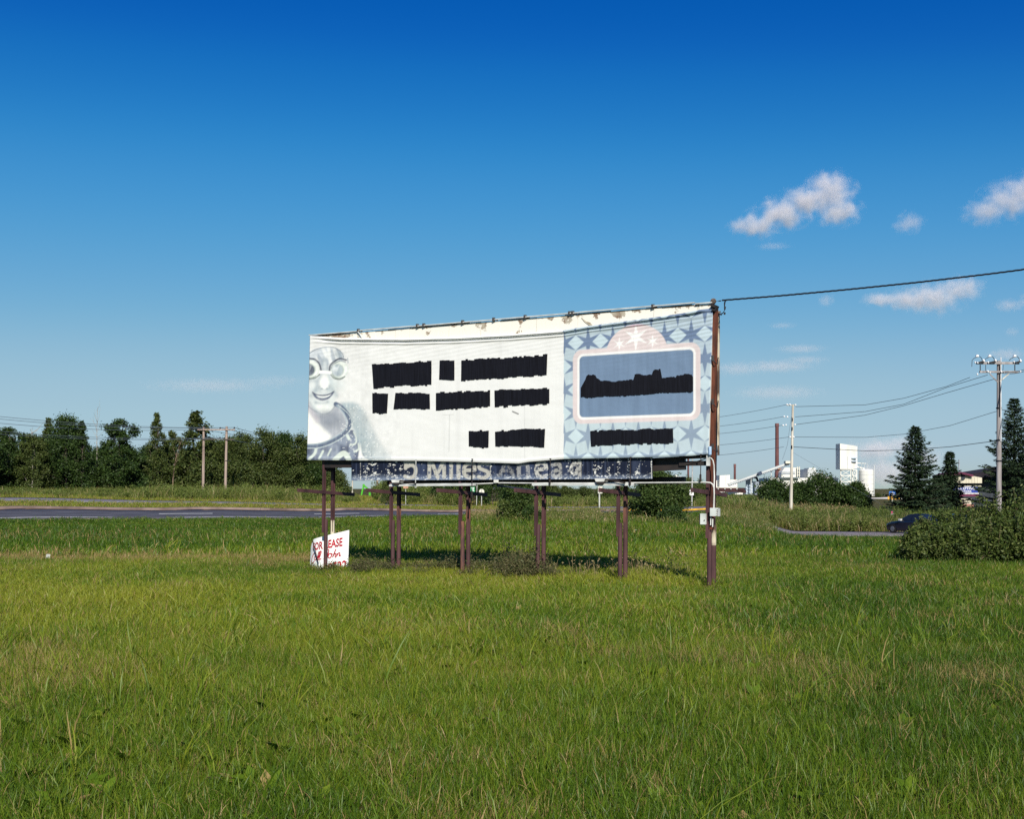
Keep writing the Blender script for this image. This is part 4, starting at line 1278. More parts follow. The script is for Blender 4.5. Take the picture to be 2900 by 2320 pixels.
def tree_proto(kind, H, W, seed, leafm, bark, leaves=9000, size=.16, trunk=.12):
    """returns (trunk mesh, crown mesh) standing at the origin"""
    rg = np.random.default_rng(seed)
    pts, rad = crown_points(kind, H, W, rg)
    per = max(8, leaves // len(pts))
    v, f = leaf_cards(pts, per, rad, size, rg)
    v[:, 2] = np.maximum(v[:, 2], .05)
    crown = arr_mesh('crown', v, f)
    crown.materials.append(leafm)
    mb = MB()
    lean = rg.normal(0, .04 * H, 2)
    tp = [Vector((lean[0] * t * t, lean[1] * t * t, H * .93 * t - .25 * (t == 0))) for t in (0, .15, .35, .6, .85, 1)]
    mb.tube(tp, [trunk * 1.3, trunk, trunk * .85, trunk * .6, trunk * .32, .012], 8)
    for q in rg.choice(len(pts), min(len(pts), 16), replace=False):
        p1 = pts[q]
        t = np.clip(p1[2] / H - .22, .12, .85)
        p0 = np.array([lean[0] * t * t, lean[1] * t * t, H * .93 * t])
        mb.tube(limb_path(p0, p1, rg), [trunk * .42 * (1 - .6 * t), trunk * .3 * (1 - .6 * t), trunk * .2, trunk * .12, .008], 5)
    me = bpy.data.meshes.new('trunk'); me.from_pydata(mb.v, [], mb.f); me.update(); me.materials.append(bark)
    return me, crown

def plant(name, proto, px, d, h, w, label, cat, group, h0, w0, rz=None, parts=('trunk', 'crown'), up=0.0):
    root = thing(name, at(px, d, up), label, cat, group, rng.uniform(0, 6.28) if rz is None else rz)
    for nm, me in zip(parts, proto):
        o = link(nm, me, None, root)
        o.scale = (w / w0, w / w0, h / h0)
    return root

def top_h(px, d, ytop):
    """height of something that stands at (px, d) and reaches the picture row ytop"""
    return EYE - (ytop - HY) / FP * d - at(px, d).z

PR = {
    'round_a': tree_proto('round', 9, 2.6, 1, LEAF_D, BARK, 17000, .22),
    'round_b': tree_proto('round', 9, 2.6, 2, LEAF_M, BARK, 17000, .22),
    'clump_a': tree_proto('clumped', 9, 2.6, 3, LEAF_D, BARK, 17000, .22),
    'clump_b': tree_proto('clumped', 9, 2.6, 14, LEAF_M, BIRCH, 16000, .22),
    'spire_a': tree_proto('spire', 9, 1.7, 5, LEAF_M, BARK, 8000, .19),
    'spire_b': tree_proto('spire', 9, 1.7, 6, LEAF_D, BARK, 7000, .19),
    'low_a': tree_proto('low', 3, 2.0, 7, LEAF_D, BARK, 11000, .17, .05),
    'low_b': tree_proto('low', 3, 2.0, 8, LEAF_M, BARK, 11000, .17, .05),
}
DIM = {'round': (9, 2.6), 'clump': (9, 2.6), 'spire': (9, 1.7), 'low': (3, 2.0)}
def put(kind, px, d, ytop, half_px, label, cat='tree', group=None, name=None, rz=None):
    h0, w0 = DIM[kind.split('_')[0]]
    h = top_h(px, d, ytop); w = half_px / FP * d
    nm = name or ('shrub' if kind.startswith('low') else {'round': 'broadleaf_tree', 'clump': 'birch_tree', 'spire': 'poplar_tree'}[kind.split('_')[0]])
    return plant(nm, PR[kind], px, d, h, w, label, cat, group, h0, w0, rz)

GL = 'trees along the far side of the road'
def dl(px): return float(np.interp(px, [-300, 0, 500, 950], [108, 116, 126, 135]))
LEFT = [
    ('round_a', -70, 0, 1205, 75, 'dark broadleaf tree cut by the left edge of the picture'),
    ('clump_a', 22, 2, 1203, 58, 'dark ragged tree at the left end of the roadside trees'),
    ('clump_b', 92, 0, 1222, 48, 'thin pale-limbed birch with forked bare branches above its leaves'),
    ('spire_a', 137, 3, 1186, 42, 'narrow poplar with two thin tops beside the forked birch'),
    ('round_a', 188, 1, 1182, 62, 'bushy dark tree with several upright tops'),
    ('spire_b', 232, 0, 1193, 40, 'slim dark poplar right of the bushy many-topped tree'),
    ('clump_a', 338, 0, 1178, 66, 'tall dark tree with a broad clumpy top and gaps of sky in it'),
    ('spire_a', 443, 2, 1172, 40, 'tall thin poplar with a wispy pointed top'),
    ('clump_b', 492, 4, 1212, 42, 'pale ragged birch between the wispy poplar and the pointed tree'),
    ('spire_a', 558, 1, 1166, 72, 'pointed cone-shaped tree just left of the twin wooden poles'),
    ('round_b', 610, 3, 1248, 46, 'round tree behind the twin wooden poles'),
    ('round_b', 655, 0, 1243, 44, 'low round tree right behind the second wooden pole'),
    ('round_b', 690, 4, 1232, 46, 'yellow-green tree next to the twin wooden poles'),
    ('round_b', 745, 1, 1222, 50, 'bushy olive tree with the highest top in the right half of the row'),
    ('round_a', 800, 3, 1230, 48, 'dark round tree two crowns left of the billboard'),
    ('round_b', 846, 0, 1238, 46, 'olive leafy tree next to the left edge of the billboard'),
    ('round_a', 896, 3, 1246, 44, 'leafy tree half hidden behind the left edge of the billboard'),
    ('round_b', 938, 1, 1262, 30, 'tree seen between the leftmost billboard posts'),
]
for k, px, dd, yt, hp, lb in LEFT:
    put(k, px, dl(px) + dd, yt, hp * ((1.0 if px < 600 else 1.22) if k.startswith('round') else 1.1), lb, 'tree', GL)
# understorey in front of and between the trunks, and a second rank behind; each named by the tree it stands beside
SHORT = ['tree cut by the left edge', 'ragged tree at the left end', 'forked pale birch', 'narrow two-topped poplar', 'bushy many-topped tree', 'slim dark poplar', 'tall clumpy-topped tree', 'wispy pointed poplar', 'pale ragged birch',
         'pointed cone-shaped tree', 'round tree behind the twin poles', 'low tree behind the second pole', 'yellow-green tree', 'high-topped olive tree', 'dark round tree near the billboard', 'olive tree beside the billboard', 'tree half hidden by the billboard', 'tree between the leftmost posts']
TPX = np.array([t[1] for t in LEFT])
used_lb = {}
def beside(px, what):
    k = int(np.argmin(np.abs(TPX - px)))
    lb = '%s %s of the %s' % (what, 'left' if px < TPX[k] else 'right', SHORT[k])
    used_lb[lb] = used_lb.get(lb, 0) + 1
    if used_lb[lb] > 1: lb = lb.replace(what, what + ', a little farther', 1)
    return lb
r2 = np.random.default_rng(5)
for i, px in enumerate(range(-80, 945, 44)):
    k = ('low_a', 'low_b')[i % 2] if px > 560 else 'low_a'
    x = px + r2.uniform(-10, 10)
    put(k, x, dl(px) + (r2.uniform(4, 9) if px < 560 else r2.uniform(-3, 3)), 1312 + r2.uniform(-30, 24), 52 + r2.uniform(-8, 10), beside(x, 'dark bush low down'), 'bush', 'bushes under the roadside trees', name='bush')
for i, px in enumerate(range(-100, 920, 64)):
    k = ('round_a', 'round_b')[i % 2] if px > 560 else 'round_a'
    x = px + r2.uniform(-14, 14)
    put(k, x, dl(px) + 10 + r2.uniform(0, 4), (1256 if px < 540 else 1268) + r2.uniform(-24, 18), 56, beside(x, 'dark tree behind and'), 'tree', 'second rank of the roadside trees')
# bare birch snag and pale leaning trunks
def bare(px, d, ytop, seed, label, lean=0.0, spread=.14, m=BIRCH, r0=.055, nb=9):
    rg = np.random.default_rng(seed)
    b = at(px, d); h = top_h(px, d, ytop)
    mb = MB()
    P = [b + Vector((lean * h * t * t + rg.normal(0, .05), 0, h * t - .2 * (t == 0))) for t in (0, .25, .5, .75, 1)]
    mb.tube(P, [r0, r0 * .85, r0 * .6, r0 * .4, .008], 7)
    for k in range(nb):
        t = rg.uniform(.35, .95); p = b + Vector((lean * h * t * t, 0, h * t))
        e = p + Vector((rg.normal(0, spread * h), rg.normal(0, spread * h), rg.uniform(.08, .2) * h))
        mb.tube(limb_path(np.array(p), np.array(e), rg, 3, .06), [r0 * .4, r0 * .28, r0 * .18, .006], 5)
    return solo(mb, 'bare_tree', m, b, label, 'tree')
bare(272, 126, 1152, 11, 'bare dead birch whose twigs rise above the roadside trees', .02, .05, nb=12)
bare(46, 121, 1262, 12, 'white birch trunk with bare side boughs near the left edge', .03, .22, nb=7)
bare(104, 121, 1212, 13, 'forked pale dead tree between two dark crowns', -.10, .12, r0=.10, nb=8)
bare(489, 127, 1240, 14, 'leaning bare tree with reddish limbs left of the twin poles', .18, .2, pm('reddish_bark', lin('#9a7f73'), lin('#5d4a42'), rough=.9), nb=8)
bare(332, 124, 1300, 15, 'short white birch trunk under the clumpy tall tree', .0, .10, nb=4)
bare(592, 127, 1330, 16, 'thin grey dead stem behind the twin poles', .06, .15, nb=6)

# ---- shrubs and trees in the middle distance behind the posts
put('low_b', 1096, 112, 1360, 18, 'small round tree seen through the billboard posts beside the wooden stakes', 'tree', name='small_tree')
for px, d, yt, hp, k, lb in (
    (1262, 122, 1330, 44, 'low_a', 'dark tree behind the green street sign'),
    (1335, 124, 1325, 48, 'low_a', 'dark tree behind the back of the stop sign'),
    (1395, 128, 1335, 46, 'low_a', 'dark tree between the stop sign and the leafy roadside shrub'),
    (1555, 150, 1362, 36, 'low_b', 'bushy tree behind the fourth pair of posts'),
    (1606, 152, 1378, 32, 'low_b', 'olive tree in the gap right of the fourth pair of posts'),
    (1655, 154, 1381, 32, 'low_b', 'yellow-green tree in the middle of the gap before the fifth posts'),
    (1708, 156, 1384, 30, 'low_b', 'low olive tree behind the pale sign pole'),
    (1760, 160, 1376, 34, 'low_b', 'tree behind the fifth pair of posts'),
    (1905, 150, 1352, 32, 'low_b', 'leafy tree behind the white arrow sign'),
    (1950, 154, 1357, 34, 'low_b', 'green tree right of the white arrow sign'),
    (1990, 160, 1365, 28, 'low_b', 'leafy tree behind the electrical boxes'),
):
    put(k, px, d, yt, hp, lb, 'tree', 'trees across the road behind the posts', name='small_tree')
def dense_shrub(px, d, ytop, half_px, seed, label, leafm, leaves=14000, size=.10, name='shrub', group=None, kind='round'):
    h = top_h(px, d, ytop); w = half_px / FP * d
    pr = tree_proto(kind, h, w, seed, leafm, BARK, leaves, size, .05)
    return plant(name, pr, px, d, h, w, label, 'shrub', group, h, w, 0)
dense_shrub(1468, 57, 1332, 46, 21, 'leafy roadside shrub rising behind the catwalk left of the fourth posts', LEAF_B, 15000, .12)
dense_shrub(1424, 56, 1418, 22, 28, 'small yellow-green sapling at the left foot of the leafy roadside shrub', LEAF_W, 2500, .10)
dense_shrub(1502, 56, 1440, 34, 22, 'low dark bush at the foot of the leafy roadside shrub', LEAF_D, 8000, .11, kind='low')
dense_shrub(1862, 60, 1332, 74, 23, 'big dark bush between the fifth posts and the arrow sign', LEAF_B, 22000, .13)
dense_shrub(1905, 57, 1438, 40, 24, 'low dark bush at the right foot of the big bush', LEAF_D, 7000, .11, kind='low')
dense_shrub(2132, 96, 1412, 22, 25, 'small loose shrub in front of the long white plant building', LEAF_W, 3500, .16)
GR = 'dark round trees in front of the plant'
for px, yt, hp, lb in ((2190, 1366, 44, 'dark round tree left of the pale utility pole'), (2256, 1374, 36, 'dark tree behind the pale utility pole'), (2318, 1346, 50, 'tallest dark round tree in front of the plant'),
                       (2378, 1378, 36, 'dark tree between the tallest round tree and the silo'), (2424, 1371, 34, 'dark round tree below the big white silo')):
    d = 106; h = top_h(px, d, yt); w = hp * 1.2 / FP * d
    pr = tree_proto('round', h, w, int(px), LEAF_D, BARK, 12000, .19, .07)
    plant('round_tree', pr, px, d, h, w, lb, 'tree', GR, h, w, 0)
for px, d, yt, hp, lb in ((2298, 100, 1436, 22, 'small bush by the wire fence left of the tallest round tree'), (2326, 100, 1440, 20, 'small bush by the wire fence under the tallest round tree'), (2358, 100, 1438, 18, 'small bush by the wire fence right of the tallest round tree'), (2402, 100, 1443, 18, 'small bush by the wire fence below the silo')):
    put('low_b', px, d, yt, hp, lb, 'bush', 'small bushes by the wire fence', name='bush')

# ---- willow bush at the right
def willow_bush():
    root = thing('willow_bush', at(2760, 32), 'wide willow bush with silvery tops and dark base at the right field edge', 'bush')
    rg = np.random.default_rng(44)
    V, F, n0 = [], [], 0
    mb = MB()
    mounds = [(2585, 31.0, 1498, 40), (2615, 31.8, 1462, 48), (2668, 32.5, 1436, 62), (2725, 33, 1424, 62), (2780, 33.4, 1408, 66), (2842, 33.2, 1396, 68), (2900, 33, 1384, 74), (2970, 33, 1378, 84), (2612, 30.4, 1520, 50), (2672, 30.2, 1484, 60), (2740, 30.0, 1470, 66), (2815, 30.0, 1452, 72), (2890, 30.0, 1444, 78), (2980, 30.2, 1436, 90), (3070, 32, 1400, 90)]
    for px, d, yt, hp in mounds:
        c = at(px, d); h = top_h(px, d, yt); w = hp / FP * d
        ns = 150
        th = rg.uniform(0, 6.28, ns); q = np.sqrt(rg.random(ns))
        for t, k in zip(th, q):
            tip = np.array([c.x + math.cos(t) * k * w, c.y + math.sin(t) * k * w * .8, c.z + h * (1 - .62 * k * k) * rg.uniform(.72, 1.08)])
            foot = np.array([c.x + math.cos(t) * k * w * .35, c.y + math.sin(t) * k * w * .3, c.z + .05])
            if rg.random() < .12: mb.tube([Vector(foot), Vector((foot + tip) / 2 + rg.normal(0, .04, 3)), Vector(tip)], [.012, .008, .003], 4)
            m = 17
            tt = rg.uniform(.22, 1.02, m)[:, None]
            cc = foot + (tip - foot) * tt
            v, f = leaf_cards(cc, 3, .05, .105, rg, 2.6)
            V.append(v); F.append(f + n0); n0 += len(v)
    me = arr_mesh('foliage', np.concatenate(V) - np.array(root.location), np.concatenate(F))
    link('foliage', me, LEAF_W, root)
    mb.build('stems', pm('willow_stems', lin('#8a7d5e'), lin('#5d5440'), rough=.9), root)
willow_bush()

# ---- spruces
def spruce(px, d, ytop, half_px, seed, label, dens=1.0):
    rg = np.random.default_rng(seed)
    h = top_h(px, d, ytop); w = half_px / FP * d
    root = thing('spruce_tree', at(px, d), label, 'spruce', 'spruce trees')
    mb = MB(); mb.tube([Vector((0, 0, -.2)), Vector((0, 0, h * .5)), Vector((0, 0, h))], [.02 * h, .012 * h, .004], 8)
    br = MB()
    V, F, n0 = [], [], 0
    tiers = int(33 * dens)
    for k in range(tiers):
        t = k / (tiers - 1)
        z0_ = h * (.05 + .93 * t)
        nb = int(11 - 5 * t)
        L0 = w * (1 - t) ** .85 * (1.0 if k > 1 else .9) + .10
        ph = rg.uniform(0, 6.28)
        for j in range(nb):
            z = z0_ + rg.normal(0, .013 * h) * (1 - t)
            L = L0 * rg.uniform(.55, 1.22)
            th = ph + j * 6.283 / nb + rg.normal(0, .2)
            droop = .34 - .60 * t + rg.normal(0, .06)
            dirv = np.array([math.cos(th), math.sin(th), 0])
            m = max(4, int(L / .17))
            s = np.linspace(.12, 1, m)
            cc = np.zeros((m, 3)) + dirv * (s * L)[:, None]
            cc[:, 2] = z - droop * L * s + .30 * L * s * s * .8
            br.tube([Vector((0, 0, z)), Vector(cc[m // 2]), Vector(cc[-1])], [.018, .012, .004], 4)
            # sprays of needles to both sides, hanging a little
            side = np.array([-math.sin(th), math.cos(th), 0])
            for q in range(m):
                wd = .34 * L * (1 - s[q]) ** .5 * .8 + .10
                kk = 9
                o = rg.uniform(-1, 1, kk)
                base = cc[q] + side * (o * wd)[:, None] + np.array([0, 0, -.05]) * np.abs(o)[:, None]
                dv = dirv[None] * .7 + side[None] * o[:, None] * .8 + np.array([[0, 0, -.18]]) + rg.normal(0, .22, (kk, 3))
                dv /= np.linalg.norm(dv, axis=1)[:, None]
                ln = rg.uniform(.22, .42, kk)[:, None]
                up = np.cross(dv, np.array([0, 0, 1.0])); up /= np.linalg.norm(up, axis=1)[:, None] + 1e-9
                up = up * .6 + rg.normal(0, .35, (kk, 3)); 
                wv = up * .07
                v = np.stack([base, base + dv * ln * .5 + wv, base + dv * ln, base + dv * ln * .5 - wv], 1).reshape(-1, 3)
                V.append(v); F.append(np.arange(4 * kk).reshape(-1, 4) + n0); n0 += 4 * kk
    for nm, mm, mat_ in (('trunk', mb, BARK), ('branches', br, BARK)):
        me = bpy.data.meshes.new(nm); me.from_pydata(mm.v, [], mm.f); me.update()
        link(nm, me, mat_, root)
    link('needles', arr_mesh('needles', np.concatenate(V), np.concatenate(F)), NEEDLE, root)
    return root
spruce(2592, 99, 1206, 92, 31, 'middle-sized dark spruce whose skirt spreads over the parked car')
spruce(2690, 107, 1279, 46, 32, 'smallest spruce, right of the middle one and left of the purple roofed building', .85)
spruce(2872, 100, 1124, 112, 33, 'tallest spruce rising behind the pole with the cross-arms', 1.15)
spruce(2655, 104, 1345, 44, 34, 'low young spruce filling the gap between the two left spruces', .7)
spruce(2990, 102, 1100, 110, 35, 'big spruce cut by the right edge of the picture', 1.1)

# ------------------------------------------------------------------ poles and wires
wood_m = pm('weathered_pole_wood', lin('#a8968a'), lin('#7a685e'), rough=.85, scale=3, stretch=(2, 2, .15))
pale_wood = pm('silvered_pole_wood', lin('#cfcabd'), lin('#a49d90'), rough=.85, scale=3, stretch=(2, 2, .15))
grey_wood = pm('grey_pole_wood', lin('#a09a98'), lin('#777170'), rough=.85, scale=3, stretch=(2, 2, .15))
porcelain = pm('white_porcelain', (.80, .80, .80), (.66, .66, .66), rough=.25, spec=.5)
wire_m = pm('black_wire', (.02, .02, .025), (.012, .012, .015), rough=.5)
wire_g = pm('grey_wire', (.10, .12, .15), (.08, .10, .12), rough=.5)

def wire(pts, r, label, m=wire_m, sag=0.0, n=14, group=None, name='power_line'):
    """hung wire through the given points"""
    P = []
    for a, b in zip(pts[:-1], pts[1:]):
        for i in range(n):
            t = i / n
            p = a.lerp(b, t); p.z -= sag * 4 * t * (1 - t)
            P.append(p)
    P.append(pts[-1])
    return solo(MB().tube(P, r, 4), name, m, pts[0], label, 'wire', group)

# twin-pole frame on the left
DH = 119
hf = thing('twin_pole_frame', at(605, DH), 'pair of weathered wooden poles joined by cross-arms in front of the roadside trees', 'utility pole')
for px, xt, yt in ((575, 577, 1210), (637.5, 642, 1208)):
    b = at(px, DH)
    MB().cone(b - Vector((0, 0, .3)), PX(xt, yt, DH), .155, .125, 10).build('pole', wood_m, hf)
MB().bar(PX(559, 1217, DH - .2), PX(666, 1217.5, DH - .2), .12, .14).build('cross_arm', wood_m, hf)
MB().bar(PX(556, 1244.5, DH - .2), PX(664, 1245, DH - .2), .09, .10).build('cross_arm', pm('old_arm', lin('#5f564f'), lin('#45403b'), rough=.9), hf)
for px, py in ((623.5, 1212.5), (663.5, 1212), (623, 1240)):
    MB().lathe(PX(px, py, DH - .2), [(.02, -.10), (.07, -.08), (.09, 0), (.07, .07), (.02, .10)], 8).build('insulator', wire_m, hf)
MB().bar(PX(637, 1305, DH - .15), PX(654, 1305, DH - .15), .05, .05).build('step_bar', wire_m, hf)
for i, (y0, ya, xb, yb, lb) in enumerate(((1180, 1213, 663.5, 1211, 'topmost wire running left from the twin wooden poles'), (1187, 1214, 623.5, 1211.5, 'second wire running left from the twin wooden poles'), (1199, 1216, 577, 1216, 'third wire running left from the twin wooden poles'))):
    wire([PX(-260, y0 - 26, 96), PX(0, y0, 103), PX(xb, yb, DH - .2), PX(880, yb + 36, 165), PX(1010, yb + 56, 210)], .022, lb, wire_g, .35, group='wires of the twin wooden poles')
for i, (y0, yb, lb) in enumerate(((1222, 1240, 'lower wire left of the twin poles'), (1230, 1241, 'lowest wire left of the twin poles'))):
    wire([PX(-260, y0 - 18, 98), PX(0, y0, 105), PX(623 + i * 12, yb, DH - .2), PX(880, yb + 30, 165)], .018, lb, wire_g, .35, group='wires of the twin wooden poles')

# pale pole with side insulators
DW = 95
wp = thing('utility_pole', at(2239, DW), 'pale slim utility pole with a stack of insulators in front of the plant', 'utility pole')
b = at(2239, DW)
MB().cone(b - Vector((0, 0, .3)), PX(2245.5, 1146, DW), .155, .095, 12).build('pole', pale_wood, wp)
MB().bar(PX(2229, 1148, DW), PX(2254, 1148, DW), .07, .08).build('cross_arm', pale_wood, wp)
for px, py in ((2229, 1146), (2237, 1146), (2253, 1147), (2221, 1180), (2230, 1181), (2218, 1205), (2226, 1204), (2252, 1203), (2238, 1238), (2248, 1238)):
    MB().lathe(PX(px, py, DW - .1), [(.02, -.07), (.07, -.05), (.085, 0), (.06, .06), (.02, .08)], 8).build('insulator', porcelain, wp)
for y in (1188, 1214, 1266):
    c = PX(2243.5 - (y - 1188) * .02, y, DW - .15)
    MB().cone(c + Vector((0, 0, -.13)), c + Vector((0, 0, .13)), .07, .055, 8).build('cut_out', wire_m, wp)
MB().tube([PX(2241, 1180, DW - .1), PX(2230, 1260, DW - .1), PX(2216, 1302, DW - .1)], .012, 4).build('guy_lead', wire_g, wp)
solo(MB().tube([PX(2246, 1282, DW), PX(2400, 1372, 92), PX(2535, 1452, 88)], .009, 4), 'guy_wire', wire_g, PX(2246, 1282, DW), 'thin pale guy wire slanting down right from the pale utility pole', 'wire')

# far poles glimpsed under the sign
GP = 'wooden poles seen under the narrow sign'
for px, d, lb, r in ((1199, 150, 'weathered wooden pole right of the small orange-backed sign', .19), (1121, 160, 'pale wooden stake-like pole left of the small orange-backed sign', .16), (1068.5, 160, 'weathered wooden pole right of the green machine', .18), (998, 168, 'thin pale pole left of the green machine', .12)):
    p = thing('utility_pole', at(px, d), lb, 'utility pole', GP)
    b = at(px, d); t = b + Vector((0, 0, 8.6 if px == 1199 else 6.2))
    MB().cone(b - Vector((0, 0, .3)), t, r, r * .7, 8).build('pole', wood_m if px != 998 else pale_wood, p)
    MB().bar(t + Vector((-.9, 0, -.4)), t + Vector((.9, 0, -.4)), .10, .12).build('cross_arm', wood_m, p)

# right pole with double cross-arm
DR = 75
rp = thing('utility_pole', at(2829, DR), 'tall grey pole with a double cross-arm crowded with white insulators', 'utility pole')
b = at(2829, DR)
MB().cone(b - Vector((0, 0, .3)), PX(2829, 1022, DR), .185, .14, 14).build('pole', grey_wood, rp)
MB().cone(PX(2834.5, 1250, DR - .2), PX(2834.5, 1012, DR - .2), .035, .035, 8).build('conduit', pm('bright_conduit', (.72, .72, .72), (.6, .6, .6), rough=.4), rp)
MB().bar(PX(2831.2, 1034, DR - .19), PX(2831.2, 1180, DR - .19), .05, .05).build('cable_run', wire_m, rp)
MB().bar(PX(2765, 1028.5, DR - .2), PX(2886, 1028.5, DR - .2), .12, .16).build('cross_arm', grey_wood, rp)
MB().bar(PX(2774, 1053.5, DR - .2), PX(2884, 1053.5, DR - .2), .12, .13).build('cross_arm', grey_wood, rp)
MB().bar(PX(2774, 1053.5, DR + .2), PX(2884, 1053.5, DR + .2), .12, .13).build('cross_arm', grey_wood, rp)
for a, c_ in (((2803, 1059), (2826, 1083)), ((2858, 1058), (2832, 1080))):
    for o in (-.22, .22):
        MB().bar(PX(*a, DR + o), PX(*c_, DR + o), .04, .07).build('arm_brace', pale_wood if o < 0 and a[0] > 2830 else grey_wood, rp)
for px in (2767, 2802, 2873):
    c = PX(px, 1008, DR - .2)
    MB().prism([c + Vector((-.10, -.06, -.07)), c + Vector((.11, -.06, -.07)), c + Vector((.09, -.06, .07)), c + Vector((-.05, -.06, .08))], (0, .14, 0)).build('arrester_cap', porcelain, rp)
    MB().tube([c + Vector((.02, 0, -.1)), c + Vector((.18, 0, -.04)), c + Vector((.27, 0, -.12)), c + Vector((.36, 0, -.30))], .022, 5).build('jumper_wire', wire_m, rp)
    MB().tube([c + Vector((0, 0, -.08)), c + Vector((-.22, 0, -.18)), c + Vector((-.34, 0, -.30)), c + Vector((-.36, 0, -.75 if px < 2800 else -.34))], .020, 5).build('jumper_wire', wire_m, rp)
for px, py, r in ((2762, 1026.5, .085), (2769.5, 1027.5, .085), (2786.5, 1021.5, .13), (2799, 1026, .08), (2820, 1021, .12), (2872, 1025, .08), (2890.5, 1022, .14), (2768.5, 1060, .09), (2798, 1052, .10), (2804, 1055, .07), (2836, 1053, .08), (2843, 1054.5, .08), (2890, 1052.5, .11)):
    c = PX(px, py, DR - .32)
    MB().lathe(c, [(.01, -r * .7), (r * .55, -r * .6), (r * .7, -r * .1), (r, 0), (r * .75, r * .25), (r * .2, r * .5)], 10, (.75, -.6, .2)).build('insulator', porcelain, rp)
for a, c_, w in (((2776, 1033), (2776, 1052), .05), ((2791.5, 1033), (2791.5, 1052), .03), ((2874, 1033), (2874, 1052), .05), ((2842, 1033), (2840, 1052), .02)):
    MB().bar(PX(*a, DR - .2), PX(*c_, DR - .2), w, w).build('hanger', wire_m, rp)
for px, w in ((2779, .42), (2812, .42), (2884, .32)):
    MB().bar(PX(px - 8, 1028, DR - .34), PX(px + 7, 1023.5, DR - .36), .10, .13).build('cut_out', wire_m, rp)
for y in (1156, 1247, 1306):
    c = PX(2829, y, DR); MB().cone(c + Vector((0, 0, -.05)), c + Vector((0, 0, .05)), .19, .19, 12).build('band', wire_m, rp)

SP = 'wires between the two right hand poles'
wire([PX(2747, 1069, DR), PX(2680, 1095, 80), PX(2560, 1128, 87), PX(2450, 1147, 92), PX(2253, 1152, DW)], .018, 'highest wire between the pale pole and the double cross-arm', sag=0, group=SP)
wire([PX(2797, 1062, DR), PX(2680, 1098, 80), PX(2560, 1145, 87), PX(2450, 1166, 92), PX(2252, 1181, DW)], .018, 'second wire between the pale pole and the double cross-arm', sag=0, group=SP)
wire([PX(2815, 1074, DR), PX(2680, 1113, 80), PX(2560, 1149, 87), PX(2450, 1176, 92), PX(2252, 1203, DW)], .018, 'third wire between the pale pole and the double cross-arm', sag=0, group=SP)
wire([PX(2823, 1165, DR), PX(2690, 1206, 80), PX(2560, 1230, 87), PX(2450, 1239, 92), PX(2248, 1238, DW)], .016, 'fourth wire sagging right from the pale pole', wire_m, sag=0, group=SP)
wire([PX(2822, 1249, DR), PX(2690, 1266, 80), PX(2560, 1275, 87), PX(2450, 1277.5, 92), PX(2246, 1266, DW)], .022, 'lowest thick cable between the pale pole and the grey pole', wire_m, sag=0, group=SP)
for ya, yb, lb in ((1052, 1047, 'upper wire leaving the double cross-arm to the right'), (1056, 1052, 'lower wire leaving the double cross-arm to the right'), (1160, 1158, 'mid cable leaving the grey pole to the right')):
    wire([PX(2835, ya, DR), PX(2900, yb, 72), PX(3100, yb - 25, 64)], .018, lb, sag=.1, group='wires leaving the grey pole to the right')
SL = 'wires from the pale pole to the left'
tgt = at(1199, 150) + Vector((0, 0, 8.3))
for (xw, yw), (xm, ym), lb, dz in (((2229, 1146), (2032, 1182), 'top wire running left from the pale pole behind the billboard', 0), ((2221, 1180), (2032, 1208), 'second wire running left from the pale pole', -.2), ((2218, 1204), (2032, 1229), 'third wire running left from the pale pole', -.5), ((2234, 1238), (2032, 1261), 'fourth wire running left from the pale pole', -.9), ((2220, 1266), (2030, 1290), 'lowest cable running left from the pale pole', -1.3)):
    wire([PX(xw, yw, DW), PX(xm, ym, 104), PX(1800, ym + .35 * (ym - yw) , 118), tgt + Vector((0, 0, dz - 1.2 * (1 if dz < -.4 else 0)))], .017, lb, wire_g, sag=.06, group=SL)

